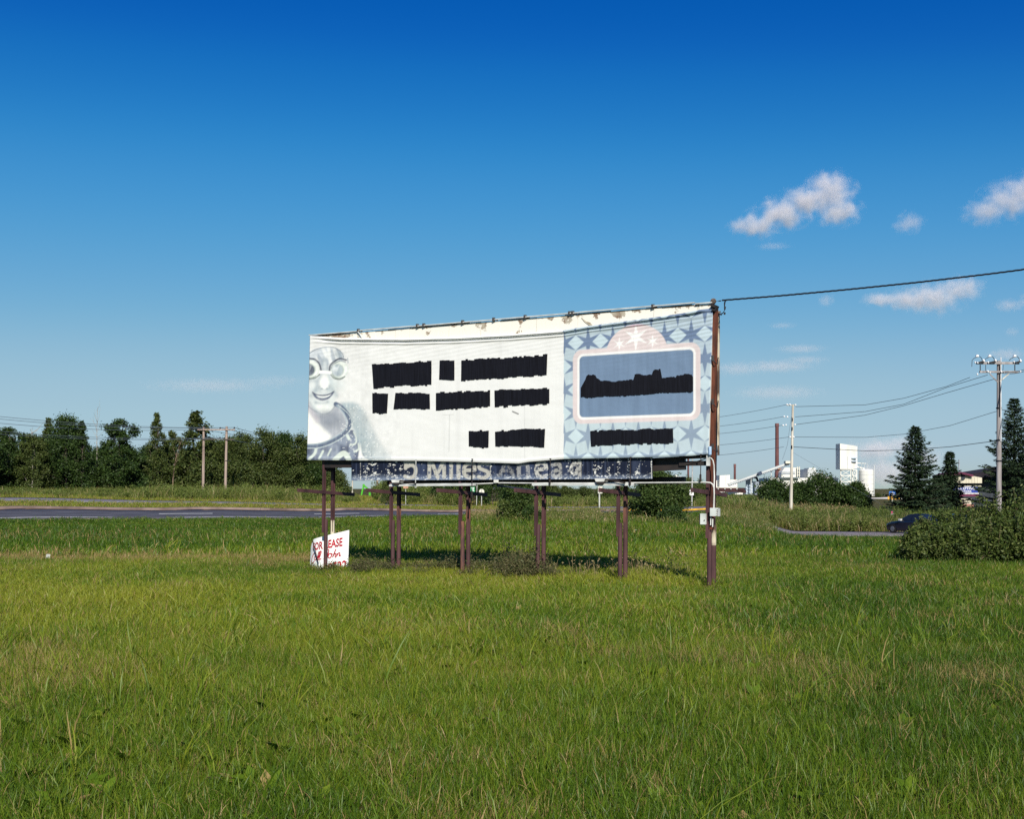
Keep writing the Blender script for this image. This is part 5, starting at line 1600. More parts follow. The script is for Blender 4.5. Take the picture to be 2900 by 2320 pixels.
# twisted service drop from the billboard
def service_drop():
    pts = [(2045, 850.5, 22.7), (2200, 838.5, 22.5), (2400, 820, 22.2), (2600, 799.5, 21.9), (2800, 776, 21.6), (2900, 763, 21.4), (3150, 722, 21), (3500, 650, 20.4)]
    P = smooth_pts([tuple(PX(*p)) for p in pts], 40) if False else None
    q = np.array([tuple(PX(*p)) for p in pts])
    t = np.linspace(0, len(pts) - 1, 900)
    c = np.stack([np.interp(t, np.arange(len(pts)), q[:, k]) for k in range(3)], 1)
    # round the joints
    kern = np.ones(61) / 61
    cs = c.copy()
    for k in range(3):
        pad = np.concatenate([np.full(30, c[0, k]) + (np.arange(-30, 0)) * (c[1, k] - c[0, k]), c[:, k], np.full(30, c[-1, k]) + np.arange(1, 31) * (c[-1, k] - c[-2, k])])
        cs[:, k] = np.convolve(pad, kern, 'valid')
    mb = MB()
    s = np.concatenate([[0], np.cumsum(np.linalg.norm(np.diff(cs, axis=0), axis=1))])
    for ph in (0, 2.09, 4.19):
        a = s * 2 * math.pi / .42 + ph
        p = cs.copy(); p[:, 2] += np.cos(a) * .011; p[:, 1] += np.sin(a) * .011
        mb.tube([Vector(x) for x in p[::2]], .0085, 4)
    b = PX(2045, 850.5, 22.7)
    mb.tube([PX(2022, 853, 22.75), PX(2034, 852.3, 22.72), b], .004, 4)
    mb.tube([PX(2035, 852.6, 22.72), PX(2042, 852.2, 22.7)], .012, 5)
    for k, dx in enumerate((0, 1.6, 3)):
        mb.tube([PX(2057 - dx, 851, 22.7), PX(2054 - dx, 856, 22.7), PX(2052.5 - dx * .5, 866, 22.68), PX(2052 + k, 876, 22.7), PX(2050 - k * 2, 884 + k * 2, 22.75), PX(2043, 888 + k * 2.5, 22.8), PX(2034, 889, 22.85)], .0065, 4)
    for x, y, L in ((2053.3, 872, 8), (2052.5, 888, 6)):
        mb.tube([PX(x, y - L / 2, 22.69), PX(x - .6, y + L / 2, 22.69)], [.022, .018], 6)
    return solo(mb, 'service_cable', wire_m, b, 'thick twisted black cable strung from the top of the billboard to the right', 'cable')
service_drop()
# ------------------------------------------------------------------ road signs and small street furniture
post_m = pm('galvanised_post', lin('#c2c2ba'), lin('#9d9d96'), rough=.5, scale=4)
def flat_sign(name, px0, px1, py0, py1, d, m, post_px, label, pm_=post_m, r=.03, top=None, cat='road sign', group=None):
    root = thing(name, at(post_px, d), label, cat, group)
    MB().prism([PX(px0, py1, d - .05), PX(px1, py1, d - .05), PX(px1, py0, d - .05), PX(px0, py0, d - .05)], (0, .02, 0)).build('plate', m, root)
    b = at(post_px, d)
    MB().cone(b - Vector((0, 0, .3)), PX(post_px, top if top else py0 + 1, d), r, r, 8).build('post', pm_, root)
    return root
alu = pm('dull_aluminium', lin('#d5d3c6'), lin('#b9b7ac'), rough=.5, scale=2)
dS = 116
st = thing('stop_sign', at(1364.5, dS), 'blank pale back of an octagonal stop sign seen between the third and fourth posts', 'road sign')
MB().prism([PX(1364 + 7.9 * math.cos(R(22.5 + 45 * k)), 1393 - 7.9 * math.sin(R(22.5 + 45 * k)), dS) for k in range(8)], (0, -.02, 0)).build('plate', alu, st)
MB().cone(at(1363.5, dS - .08) - Vector((0, 0, .3)), PX(1364, 1387, dS - .08), .045, .045, 8).build('post', post_m, st)
solo(MB().cone(at(1349, dS) - Vector((0, 0, .3)), PX(1351, 1374, dS), .035, .035, 8), 'sign_post', post_m, at(1349, dS), 'thin pale post between the green sign and the stop sign', 'post')
green = pm('green_sign_paint', lin('#2f9a62'), lin('#237a4c'), rough=.5)
gs = flat_sign('green_sign', 1331.5, 1345, 1379.5, 1393.5, dS, green, 1342.5, 'small green road sign with pale lines on a rusty post', rust_m)
wht = pm('white_sign_paint', (.80, .80, .78), (.70, .70, .68), rough=.5)
for y0, y1, a, b in ((1381.5, 1384, 1334, 1343), (1385.8, 1388, 1336, 1342), (1390, 1391.6, 1336, 1343)):
    MB().prism([PX(a, y1, dS - .056), PX(b, y1, dS - .056), PX(b, y0, dS - .056), PX(a, y0, dS - .056)], (0, .004, 0)).build('sign_line', wht, gs)
flat_sign('small_sign', 1142, 1156, 1375.5, 1384, 112, pm('orange_back', lin('#b98c70'), lin('#94705c'), rough=.7), 1149, 'small orange-brown backed road sign on a grey post under the catwalk')
flat_sign('blank_sign', 1693.5, 1706, 1378, 1398, 118, alu, 1697.5, 'blank back of a rectangular road sign on a stout pale post', r=.085, top=1370)
# arrow sign on its tall pole
dA = 116
ar = thing('arrow_sign', at(1959, dA), 'white road sign with two black arrows on a tall grey pole behind the billboard', 'road sign')
MB().cone(at(1959, dA) - Vector((0, 0, .2)), PX(1962, 1240, dA), .075, .05, 10).build('post', pm('grey_pole_paint', lin('#b2b2b0'), lin('#959593'), rough=.5), ar)
dq = dA - .12
MB().prism([PX(1953, 1403.5, dq), PX(1964.5, 1403.5, dq), PX(1964.5, 1388, dq), PX(1953, 1388, dq)], (0, .02, 0)).build('plate', wht, ar)
mb = MB()
def ap(pts): mb.prism([PX(1953 + x, 1388 + y, dq - .004) for x, y in pts], (0, .003, 0))
ap([(5.6, 13.2), (6.6, 13.2), (6.9, 9.5), (9.1, 6.2), (8.2, 5.6), (5.9, 9.0)])
ap([(7.2, 6.3), (10.0, 7.0), (9.4, 2.4)])
ap([(2.2, 2.4), (4.3, 2.2), (4.2, 6.3), (2.9, 6.4)])
mb.build('arrow_mark', pm('sign_black', (.01, .01, .01)), ar)
# blue highway sign and hazard boards near the far ramp
flat_sign('blue_sign', 2518, 2537, 1392, 1406.5, 250, pm('blue_sign_paint', lin('#2a6fc4'), lin('#2059a6'), rough=.5), 2527, 'blue highway sign left of the middle spruce', r=.09)
o = [x for x in bpy.data.objects if x.name.startswith('blue_sign')][0]
for y, a, b in ((1396, 2521, 2533), (1400.5, 2520, 2535)):
    MB().prism([PX(a, y + 1.6, 249.9), PX(b, y + 1.6, 249.9), PX(b, y, 249.9), PX(a, y, 249.9)], (0, .01, 0)).build('sign_line', wht, o)
hz = thing('hazard_barrier', at(2530, 240), 'row of yellow and black hazard boards below the blue sign', 'barrier')
hy, hb = pm('hazard_yellow', lin('#d9a741'), lin('#b98a33'), rough=.6), pm('hazard_black', (.015, .015, .015))
for k in range(7):
    a = 2514 + k * 5
    MB().prism([PX(a, 1415, 240), PX(a + 4.9, 1415, 240), PX(a + 4.9, 1406.5, 240), PX(a, 1406.5, 240)], (0, .1, 0)).build('board', hy if k % 2 == 0 else hb, hz)
om = thing('marker_sign', at(2525, 94), 'small striped roadside marker with a pink ribbon left of the parked car', 'marker')
MB().prism([PX(2518.5, 1465, 94), PX(2532, 1465, 94), PX(2532, 1455, 94), PX(2518.5, 1455, 94)], (0, .02, 0)).build('plate', wht, om)
for x in (0, 5): MB().prism([PX(2519.5 + x, 1456.5, 93.99), PX(2521.5 + x, 1456.5, 93.99), PX(2527 + x, 1464, 93.99), PX(2525 + x, 1464, 93.99)], (0, .004, 0)).build('stripe', hb, om)
MB().prism([PX(2523, 1455, 93.97), PX(2528, 1455, 93.97), PX(2528.5, 1449.5, 93.97), PX(2524, 1449, 93.97)], (0, .03, 0)).build('ribbon', pm('pink_ribbon', lin('#c8407c'), lin('#a03062')), om)
MB().cone(at(2525, 94), PX(2525, 1456, 94.03), .02, .02, 6).build('post', post_m, om)
# wire fence
fn = thing('wire_fence', at(2360, 104), 'low galvanised rail and wire fence behind the weedy bank', 'fence')
pxs = [2218, 2262, 2266, 2354, 2375, 2412, 2430, 2448, 2466, 2484, 2500, 2516]
for i, px in enumerate(pxs):
    b = at(px, 104)
    MB().cone(b - Vector((0, 0, .2)), PX(px, 1429 if i == 0 else 1442.5 + (px - 2218) * .035, 104), .035, .035, 6).build('post', pale_steel, fn)
MB().tube([PX(2218, 1442.5, 104), PX(2354, 1447, 104), PX(2530, 1453.5, 104)], .028, 6).build('rail', pale_steel, fn)
mb = MB()
for k in range(60):
    px = 2220 + k * 5
    mb.bar(PX(px, 1443 + (px - 2218) * .036, 104.05), at(px + 6, 104.05), .008, .008); mb.bar(PX(px + 6, 1443 + (px - 2218) * .036, 104.07), at(px, 104.07), .008, .008)
mb.build('wire_mesh', pale_steel, fn, kind='stuff')

# ------------------------------------------------------------------ the processing plant far away
DP = 450
white_clad = pm('white_cladding', (.72, .71, .66), (.54, .53, .47), rough=.6, scale=.5, stretch=(1, 1, .15), lo=.25, hi=.6)
cream_clad = pm('cream_cladding', (.66, .64, .53), (.58, .56, .47), rough=.6, scale=.08)
grey_clad = pm('grey_cladding', lin('#c3c6c4'), lin('#a9adae'), rough=.6, scale=.1)
blue_clad = pm('bluish_steel', lin('#b9c6d2'), lin('#93a3b4'), rough=.5, scale=.2)
dark_clad = pm('dark_openings', lin('#3a4048'), lin('#262b33'), rough=.7)
brick_st = pm('brown_stack', lin('#6b4644'), lin('#523433'), rough=.8, scale=.2)
def ground_y(px, d): return HY + (EYE - at(px, d).z) * FP / d
def pbox(px0, px1, py0, py1, d, depth=14.0, slope=0.0):
    """block whose front face fills the given picture rectangle at depth d; the top may slope by so many rows to the right"""
    f = [PX(px0, py1, d), PX(px1, py1, d), PX(px1, py0 + slope, d), PX(px0, py0, d)]
    return MB().prism(f, (0, depth, 0))
def bldg(name, px, label, cat='building', group='plant buildings', d=DP):
    return thing(name, at(px, d), label, cat, group)
def to_ground(px, d=DP): return ground_y(px, d) + 1.0

b_ = bldg('plant_building', 2070, 'long low white plant building right of the end post')
pbox(2020, 2113.5, 1388, to_ground(2070), DP).build('wall', white_clad, b_)
pbox(2018, 2114.5, 1379, 1388, DP + .4, 15, 3.5).build('roof', cream_clad, b_)
pbox(2020, 2110, 1410.5, 1412.5, DP - .3, .2).build('stripe', grey_clad, b_)
for px in (2046, 2068): pbox(px, px + 4, 1394, 1399, DP - .15, .12).build('window', dark_clad if px < 2060 else grey_clad, b_)
pbox(2038, 2067, 1347, 1380, DP + 2, 10, -1.5).build('penthouse', white_clad, b_)
pbox(2055, 2056, 1348, 1378, DP + 1.9, .1).build('seam', grey_clad, b_)
pbox(2063, 2067, 1370, 1377, DP + 1.9, .1).build('vent', dark_clad, b_)
pbox(2067, 2088, 1359, 1380, DP + 4, 8).build('penthouse', white_clad, b_)
pbox(2026, 2038, 1361, 1380, DP + 5, 8).build('penthouse', white_clad, b_)
b_ = bldg('plant_building', 1905, 'small white plant building seen past the fifth posts')
pbox(1909, 1930, 1350, to_ground(1905), DP).build('wall', white_clad, b_)
pbox(1912, 1918, 1346, 1350, DP + 1, 4).build('roof_vent', white_clad, b_); pbox(1912, 1919, 1354, 1356, DP - .1, .1).build('window', dark_clad, b_)
pbox(1880, 1909, 1357, to_ground(1890), DP + 2).build('wing', cream_clad, b_)
def stack(name, px, top, bottom_r, top_r, label, d=DP + 10, m=brick_st):
    r = thing(name, at(px, d), label, 'chimney', 'chimneys of the plant')
    b = at(px, d); MB().cone(b, PX(px, top, d), bottom_r, top_r, 14).build('shaft', m, r)
    MB().cone(PX(px, top + 9, d), PX(px, top - .5, d), top_r * 1.15, top_r * 1.15, 14).build('collar', pm('sooty_brick', lin('#7d5654'), lin('#5b3c3b'), rough=.8), r)
    return r
s_ = stack('chimney', 2200.5, 1200, .86, .74, 'tallest reddish brown chimney behind the conveyor')
MB().cone(PX(2200.5, 1330, DP + 10), PX(2200.5, 1326, DP + 10), 1.5, 1.5, 14).build('gallery', pm('orange_gallery', lin('#b98a63'), lin('#94694a'), rough=.7), s_)
stack('chimney', 2081, 1315, .50, .46, 'short dark chimney behind the long white building')
stack('chimney', 1949, 1250, .44, .36, 'thin brown chimney seen under the right end of the billboard')
cv = thing('conveyor', at(2150, DP - 6), 'long sloping covered conveyor running up to the plant tower', 'conveyor')
MB().bar(PX(2062, 1374, DP - 6), PX(2238, 1311, DP - 6), 1.6, 1.0).build('gallery', grey_clad, cv)
mb = MB()
for k in range(34):
    a = Vector(PX(2066, 1374.5, DP - 7)).lerp(PX(2236, 1314, DP - 7), k / 34); b = Vector(PX(2066, 1374.5, DP - 7)).lerp(PX(2236, 1314, DP - 7), (k + .6) / 34)
    mb.bar(a - Vector((0, 0, .25)), b - Vector((0, 0, .25)), .1, .5)
mb.build('side_panels', pm('conveyor_grey', lin('#6f7680'), lin('#5a616b')), cv, kind='stuff')  # darker grey panels in a row along the gallery side
MB().bar(PX(2147, 1343.5, DP - 8), PX(2157, 1339, DP - 8), 1.0, 1.3).build('drive_box', pm('blue_drive', lin('#3d4a60'), lin('#2f3a4c')), cv)
pbox(2225, 2240, 1306, 1313, DP - 8, 3).build('head_house', cream_clad, cv)
for px, y in ((2127, 1352), (2184, 1332)): MB().bar(PX(px, y, DP - 6), at(px, DP - 6), .35, .35).build('trestle', grey_clad, cv)
b_ = bldg('hopper_frame', 2122, 'bluish white steel hopper frame under the conveyor', 'hopper')
for px in (2114, 2119, 2124, 2129):
    MB().bar(at(px, DP - 3), PX(px, 1358, DP - 3), .6, .5).build('leg', blue_clad, b_)
pbox(2113, 2131, 1356, 1362, DP - 4, 4).build('platform', blue_clad, b_)
for k in range(4): MB().bar(PX(2113, 1366 + k * 9, DP - 3.4), PX(2131, 1372 + k * 9, DP - 3.4), .25, .25).build('brace', blue_clad, b_)
MB().tube([PX(2126, 1356, DP - 4), PX(2134, 1351, DP - 4), PX(2143, 1354, DP - 4), PX(2148, 1366, DP - 4), PX(2147, 1374, DP - 4)], .55, 8).build('duct', dark_clad, b_)
t_ = bldg('tank', 2143, 'grey tank beside the hopper frame', 'tank')
MB().cone(at(2143, DP - 4), PX(2143, 1365, DP - 4), .95, .95, 14).build('shell', pm('tank_grey', lin('#9aa3ae'), lin('#868f9a')), t_)
b_ = bldg('plant_building', 2165, 'cream block left of the tallest chimney')
pbox(2148, 2178, 1366, to_ground(2165), DP).build('wall', cream_clad, b_); pbox(2146, 2180, 1363.5, 1366, DP - .4, 15).build('roof', grey_clad, b_)
for px in (2164, 2170): MB().bar(PX(px, 1363, DP), PX(px, 1350, DP), .2, .2).build('mast', dark_clad, b_)
b_ = bldg('plant_building', 2245, 'stepped white main building behind the pale pole')
pbox(2180, 2290, 1354, to_ground(2245), DP + 6, 20, 0).build('wall', white_clad, b_)
MB().prism([PX(2213, 1352, DP + 4), PX(2265, 1352, DP + 4), PX(2263, 1325, DP + 4), PX(2222, 1325, DP + 4), PX(2213, 1338, DP + 4)], (0, 12, 0)).build('tower', white_clad, b_)
for y in (1337, 1341.5): pbox(2213, 2252, y, y + 1.8, DP + 3.8, .2).build('band', pm('blue_grey_band', lin('#7f8fa3'), lin('#6b7b90')), b_)
for px in (2210, 2218, 2226, 2234): pbox(px, px + 3, 1362, 1366, DP + 5.8, .15).build('window', grey_clad, b_)
for px in (2258, 2264): MB().bar(PX(px, 1352, DP + 3), PX(px, 1322, DP + 3), .3, .3).build('stair_post', cream_clad, b_)
for y in (1328, 1336, 1344): MB().bar(PX(2257, y, DP + 3), PX(2266, y + 3, DP + 3), .25, .3).build('stair', grey_clad, b_)
b_ = bldg('plant_building', 2310, 'cream and grey block right of the stepped main building')
pbox(2287.5, 2311, 1329, to_ground(2310), DP + 8).build('wall', grey_clad, b_); pbox(2311, 2330, 1340, to_ground(2320), DP + 8).build('wing', white_clad, b_); pbox(2291, 2310, 1326, 1331, DP + 9, 8).build('roof_box', white_clad, b_)
b_ = bldg('plant_building', 2355, 'low white shed with a dark loading slot left of the loading tower')
pbox(2335, 2374, 1350, to_ground(2355), DP + 9, 10, 4).build('wall', white_clad, b_)
pbox(2346, 2371, 1363, 1367.5, DP + 8.8, .3).build('slot', dark_clad, b_); pbox(2345, 2373, 1367.5, 1385, DP + 6, 3).build('dock', white_clad, b_)
b_ = bldg('loading_tower', 2403, 'tall white loading tower with a slanted top on trussed legs', 'tower')
MB().prism([PX(2379, 1329.5, DP), PX(2411, 1329.5, DP), PX(2411, 1261.5, DP), PX(2379, 1256.5, DP)], (0, 6, 0)).build('hopper_house', white_clad, b_)
MB().prism([PX(2411.2, 1329.5, DP + .6), PX(2428, 1326, DP + 1.2), PX(2428, 1264.5, DP + 1.2), PX(2411.2, 1261.5, DP + .6)], (0, 5.2, 0)).build('side_house', white_clad, b_)
pbox(2399.5, 2401, 1293, 1328, DP - .1, .1).build('downpipe', grey_clad, b_)
for y in (1296, 1305): pbox(2411, 2427, y, y + 3, DP - .2, 1.0).build('platform', blue_clad, b_)
for px in (2381, 2409, 2414, 2426):
    MB().bar(at(px, DP + 1), PX(px, 1330, DP + 1), .36, .36).build('leg', white_clad, b_)
for a, c_ in ((2381, 2409), (2414, 2426)):
    for k in range(3):
        y0 = 1331 + k * 17
        MB().bar(PX(a, y0, DP + .7), PX(c_, y0 + 17, DP + .7), .2, .2).build('brace', white_clad, b_); MB().bar(PX(c_, y0, DP + .6), PX(a, y0 + 17, DP + .6), .2, .2).build('brace', white_clad, b_)
        MB().bar(PX(a, y0, DP + .5), PX(c_, y0, DP + .5), .3, .4).build('strut', white_clad, b_)
MB().bar(PX(2427, 1312, DP + 2), PX(2452, 1313, DP + 2), .8, .35).build('bridge', white_clad, b_)
MB().bar(PX(2427, 1322, DP + 2), PX(2450, 1329, DP + 2), .7, .5).build('bridge', white_clad, b_)
s_ = bldg('silo', 2453, 'big white cylindrical silo at the right end of the plant', 'silo')
MB().lathe(at(2453, DP), [(2.98, -1), (2.98, PX(0, 1333, DP).z - at(2453, DP).z), (2.4, PX(0, 1330, DP).z - at(2453, DP).z), (.3, PX(0, 1328.5, DP).z - at(2453, DP).z)], 28).build('shell', white_clad, s_, smooth=False)
for y in (1345, 1358, 1371, 1384, 1397): MB().lathe(PX(2453, y, DP), [(2.99, -.08), (3.03, 0), (2.99, .08)], 28).build('hoop', grey_clad, s_)
MB().bar(at(2475.5, DP), PX(2475.5, 1318, DP), .25, .25).build('ladder_mast', grey_clad, s_)
for px in (2440, 2448, 2456): MB().bar(PX(px, 1330, DP), PX(px, 1311, DP), .15, .15).build('rail_post', grey_clad, s_)
MB().bar(PX(2437, 1312, DP), PX(2454, 1313, DP), .15, .2).build('rail', grey_clad, s_)
# raised highway ramp
rm = thing('highway_ramp', at(2510, 330), 'raised road with a pale concrete parapet between the silo and the spruce', 'ramp')
MB().prism([PX(2380, 1421, 330), PX(2660, 1414, 330), PX(2660, 1411.5, 330), PX(2380, 1418.5, 330)], (0, 12, 0)).build('deck', asphalt, rm)
MB().prism([PX(2380, 1423.5, 329), PX(2660, 1423, 329), PX(2660, 1414.3, 329), PX(2380, 1421.3, 329)], (0, 1, 0)).build('retaining_wall', asphalt, rm)
MB().prism([PX(2380, 1418.5, 329.4), PX(2660, 1411.5, 329.4), PX(2660, 1405.5, 329.4), PX(2380, 1412.5, 329.4)], (0, .5, 0)).build('parapet', pm('pale_parapet', lin('#bdb9bd'), lin('#a39fa4'), rough=.8, scale=.2), rm)
put('low_b', 2487, 335, 1398, 9, 'tiny far bush on the grass bank right of the silo', 'bush', name='bush')

# ------------------------------------------------------------------ roadside restaurant with a purple roof
DB = 138
siding = pm('beige_siding', lin('#c9c2ae'), lin('#b5ae9b'), rough=.7, scale=.6)
purple = pm('plum_trim', lin('#6a2c4a'), lin('#55223b'), rough=.6)
rs = thing('restaurant', at(2745, DB), 'beige roadside building with plum roof trim and a hanging blue banner', 'building')
MB().prism([PX(2712, 1369, DB), PX(2781, 1369, DB), PX(2781, 1353.5, DB), PX(2757, 1349, DB), PX(2724, 1343, DB), PX(2700, 1350, DB), PX(2700, 1369, DB)], (0, 5, 0)).build('gable', siding, rs)
for px in (2736, 2744, 2752, 2760, 2768): pbox(px, px + .4, 1352, 1369, DB - .02, .02).build('siding_seam', pm('seam_taupe', lin('#8d8778')), rs)  # thin darker strips marking the joints of the siding
MB().prism([PX(2692, 1346, DB - .5), PX(2724, 1337, DB - .5), PX(2757, 1345.5, DB - .5), PX(2757, 1350, DB - .5), PX(2724, 1343, DB - .5), PX(2692, 1352, DB - .5)], (0, 6, 0)).build('roof', purple, rs)
MB().cone(PX(2725, 1352.6, DB - .06), PX(2725, 1352.6, DB + .05), .38, .38, 18).build('round_window', dark_clad, rs)
MB().prism([PX(2752, 1342, DB + 3), PX(2900, 1318, DB + 3), PX(2900, 1354, DB + 3), PX(2757, 1352, DB + 3)], (0, 8, 0)).build('roof', pm('shaded_shingle', lin('#26202a'), lin('#1a161d'), rough=.9), rs)  # near-black colour carries the shade lying on this roof
pbox(2712, 2900, 1354, ground_y(2745, DB) + 2, DB + 5, 8).build('wall', dark_clad, rs)
pbox(2711, 2779, 1376, 1379, DB - .3, 1).build('fascia', siding, rs)
pbox(2716, 2773, 1400, 1406.5, DB - .4, 2).build('awning', purple, rs)
pbox(2722, 2751, 1409.5, 1428, DB, 3).build('pillar', siding, rs)
pbox(2724, 2758, 1428, ground_y(2745, DB) + 2, DB - .1, 3).build('plinth', pm('pink_brick', lin('#a5746a'), lin('#875d55'), rough=.9, scale=2), rs)
bn = thing('banner', PX(2741, 1396, DB - .4), 'blue banner lettered ACCEPTING APPLICATIONS in white on the beige building', 'banner')
pbox(2700, 2769, 1378.6, 1396.4, DB - .42, .02).build('cloth', pm('blue_banner_cloth', lin('#2b3f94'), lin('#22327c'), rough=.6), bn)
def flat_text(body, px, py, d, hpx, wid, m, parent, name='lettering'):
    cu = bpy.data.curves.new(name, 'FONT'); cu.body = body; cu.size = 1; cu.offset = .012; cu.resolution_u = 2
    ob = bpy.data.objects.new(name, cu); col.objects.link(ob)
    me = bpy.data.meshes.new_from_object(ob.evaluated_get(bpy.context.evaluated_depsgraph_get()))
    bpy.data.objects.remove(ob)
    p = PX(px, py, d) - parent.location
    k = hpx / FP * d / .70
    for v in me.vertices:
        v.co = Vector((p.x + v.co.x * k * wid, p.y, p.z + v.co.y * k))
    me.name = name
    return link(name, me, m, parent)
flat_text('ACCEPTING', 2706, 1387.2, DB - .43, 7.2, .98, wht, bn)
flat_text('APPLICATIONS', 2701.5, 1395, DB - .43, 6.0, .86, wht, bn)
mb = MB()
for k in range(14):
    a = 2716 + k * 4
    mb.prism([PX(a, 1396.6, DB - .41), PX(a + 4, 1396.6, DB - .41), PX(a + 2.6, 1400.5, DB - .41), PX(a + 1.2, 1400, DB - .41)], (0, .02, 0))
mb.build('fringe', wht, bn)
solo(MB().cone(at(2716, DB + 10), PX(2716, 1302, DB + 10), .10, .10, 8), 'flue_pipe', pm('flue_steel', lin('#9aa0a8'), lin('#848a92')), at(2716, DB + 10), 'grey flue pipe standing above the plum roofed building', 'pipe')

# green digger arm behind the weeds
ex = thing('excavator', at(1036, 165), 'bright green excavator arm poking up behind the weeds', 'excavator')
gm = pm('digger_green', lin('#4fae2a'), lin('#3f9420'), rough=.45)
MB().bar(PX(1022, 1411, 165), PX(1030, 1375, 165), .22, .30).build('boom', gm, ex)
MB().bar(PX(1029, 1374.5, 165), PX(1047, 1390, 165), .22, .26).build('stick', gm, ex)
MB().bar(PX(1047, 1389, 165), PX(1048, 1411, 165), .3, .30).build('bucket', gm, ex)
MB().cone(PX(1030, 1375, 164.8), PX(1030, 1375, 165.2), .2, .2, 10).build('pivot', gm, ex)

# ------------------------------------------------------------------ cars
def car(name, px, d, head, label, paint):
    root = thing(name, at(px, d, .045), label, 'car', 'cars parked on the drive', rz=0)
    base = root.location.copy(); root.location = (0, 0, 0)
    # stations along the length, front at -x: x, sill, belt, roof (None = no cabin), half width, half width at the roof
    prof = [(-2.22, .34, .58, .58, .62, .62), (-2.12, .22, .68, .68, .74, .70), (-1.6, .18, .80, .82, .85, .78), (-1.0, .18, .88, .90, .88, .80), (-.85, .18, .90, .95, .88, .78),
            (-.15, .18, .92, 1.36, .89, .60), (.35, .18, .93, 1.43, .89, .60), (.95, .18, .95, 1.38, .88, .60), (1.45, .20, .97, 1.12, .86, .66), (1.68, .22, .99, 1.03, .85, .76), (2.10, .26, .97, 1.0, .80, .74), (2.20, .36, .80, .82, .72, .70)]
    vs, fs = [], []
    for x, zs, zb, zr, w, wr in prof:
        for y, z in ((-w * .92, zs), (-w, zs + .22), (-w, zb - .12), (-w * .97, zb), (-wr, zr), (-wr * .4, zr + .025), (wr * .4, zr + .025), (wr, zr), (w * .97, zb), (w, zb - .12), (w, zs + .22), (w * .92, zs)):
            vs.append((x, y, z))
    n = 12
    for i in range(len(prof) - 1):
        for k in range(n):
            a = i * n + k; b = i * n + (k + 1) % n
            fs.append((a, b, b + n, a + n))
    fs += [tuple(range(n - 1, -1, -1)), tuple(range((len(prof) - 1) * n, len(prof) * n))]
    mb = MB(); mb.add(vs, fs); mb.build('body', paint, root, smooth=False)
    glass = pm('car_glass', (.012, .018, .025), (.010, .014, .020), rough=.08, spec=.6)
    for s in (-1, 1):
        y0 = s * .868; y1 = s * .612
        for q in ([(-.72, .965), (-.14, 1.31), (.30, 1.375), (.30, .965)], [(.37, .965), (.37, 1.375), (.92, 1.325), (1.34, 1.10), (1.40, .985)]):
            pts = []
            for x, z in q:
                t = (z - .93) / (1.40 - .93)
                pts.append((x, y0 + (y1 - y0) * t + s * .012, z))
            MB().prism(pts, (0, s * .004, 0)).build('side_window', glass, root)
        MB().prism([(2.03, s * .795, .68), (2.19, s * .64, .70), (2.17, s * .62, .90), (1.98, s * .81, .91)], (.02, s * .02, 0)).build('tail_light', pm('red_lens', lin('#c02020'), lin('#8c1014'), rough=.15, spec=.6), root)
        MB().prism([(2.0, s * .82, .90), (2.16, s * .63, .89), (2.13, s * .6, .96), (1.96, s * .80, .96)], (.02, s * .02, 0)).build('tail_light', porcelain, root)
        MB().prism([(-2.15, s * .70, .55), (-1.95, s * .78, .58), (-1.85, s * .79, .68), (-2.1, s * .66, .68)], (-.01, s * .02, 0)).build('headlight', glass, root)
        MB().box(-.70, -.50, s * .92 - .09, s * .92 + .09, .93, 1.06).build('door_mirror', pale_steel if s < 0 else paint, root)
        for x in (-1.38, 1.30):
            wl = MB().cone((x, s * .80 - .10 * s, .31), (x, s * .90, .31), .31, .31, 18).build('wheel', pm('tyre_rubber', (.015, .015, .016), (.01, .01, .01), rough=.9), root)
            MB().cone((x, s * .895, .31), (x, s * .912, .31), .20, .18, 14).build('rim', pm('alloy_rim', lin('#8d9096'), lin('#6c6f75'), rough=.35, metal=.6), wl)
        MB().box(.30, .50, s * .895 - .012, s * .895 + .012, .80, .83).build('door_handle', paint, root)
    MB().prism([(1.02, -.58, 1.37), (1.02, .58, 1.37), (1.58, .70, 1.06), (1.58, -.70, 1.06)], (.01, 0, .01)).build('rear_window', glass, root)
    MB().prism([(-.80, -.72, .97), (-.80, .72, .97), (-.20, .58, 1.33), (-.20, -.58, 1.33)], (-.01, 0, .01)).build('windscreen', glass, root)
    MB().box(2.195, 2.21, -.24, .24, .62, .73).build('number_plate', wht, root)
    MB().box(2.12, 2.26, -.70, .70, .30, .50).build('bumper', paint, root)
    root.location = base; root.rotation_euler = (0, 0, R(head))
    return root
car('parked_car', 2594, 78.5, -64, 'dark navy sedan parked on the drive beside the willow bush', pm('navy_car_paint', (.010, .012, .026), (.008, .010, .022), rough=.18, spec=.6))
car('parked_car', 2692, 80, -64, 'dark car almost wholly hidden behind the willow bush', pm('black_car_paint', (.020, .018, .020), (.015, .014, .016), rough=.2, spec=.6))

# ------------------------------------------------------------------ litter
def paper(px, d, s, seed, label):
    rg = np.random.default_rng(seed)
    c = at(px, d)
    vs, fs = [], []
    n = 5
    for i in range(n):
        for j in range(n):
            vs.append(c + Vector(((i / 4 - .5) * s * 1.8 + rg.normal(0, s * .08), (j / 4 - .5) * s + rg.normal(0, s * .08), .10 + s * .25 * rg.random() + .12 * (j / 4))))
    for i in range(n - 1):
        for j in range(n - 1): fs.append((i * n + j, (i + 1) * n + j, (i + 1) * n + j + 1, i * n + j + 1))
    mb = MB(); mb.add(vs, fs)
    return solo(mb, 'litter', pm('grimy_paper', lin('#a9aaa2'), lin('#85867e'), rough=.8), c, label, 'litter')
paper(136, 31.5, .07, 1, 'crumpled whitish sheet lying in the tan grass near the left edge')
paper(1799, 47.5, .07, 2, 'small white scrap in the grass right of the fifth posts')

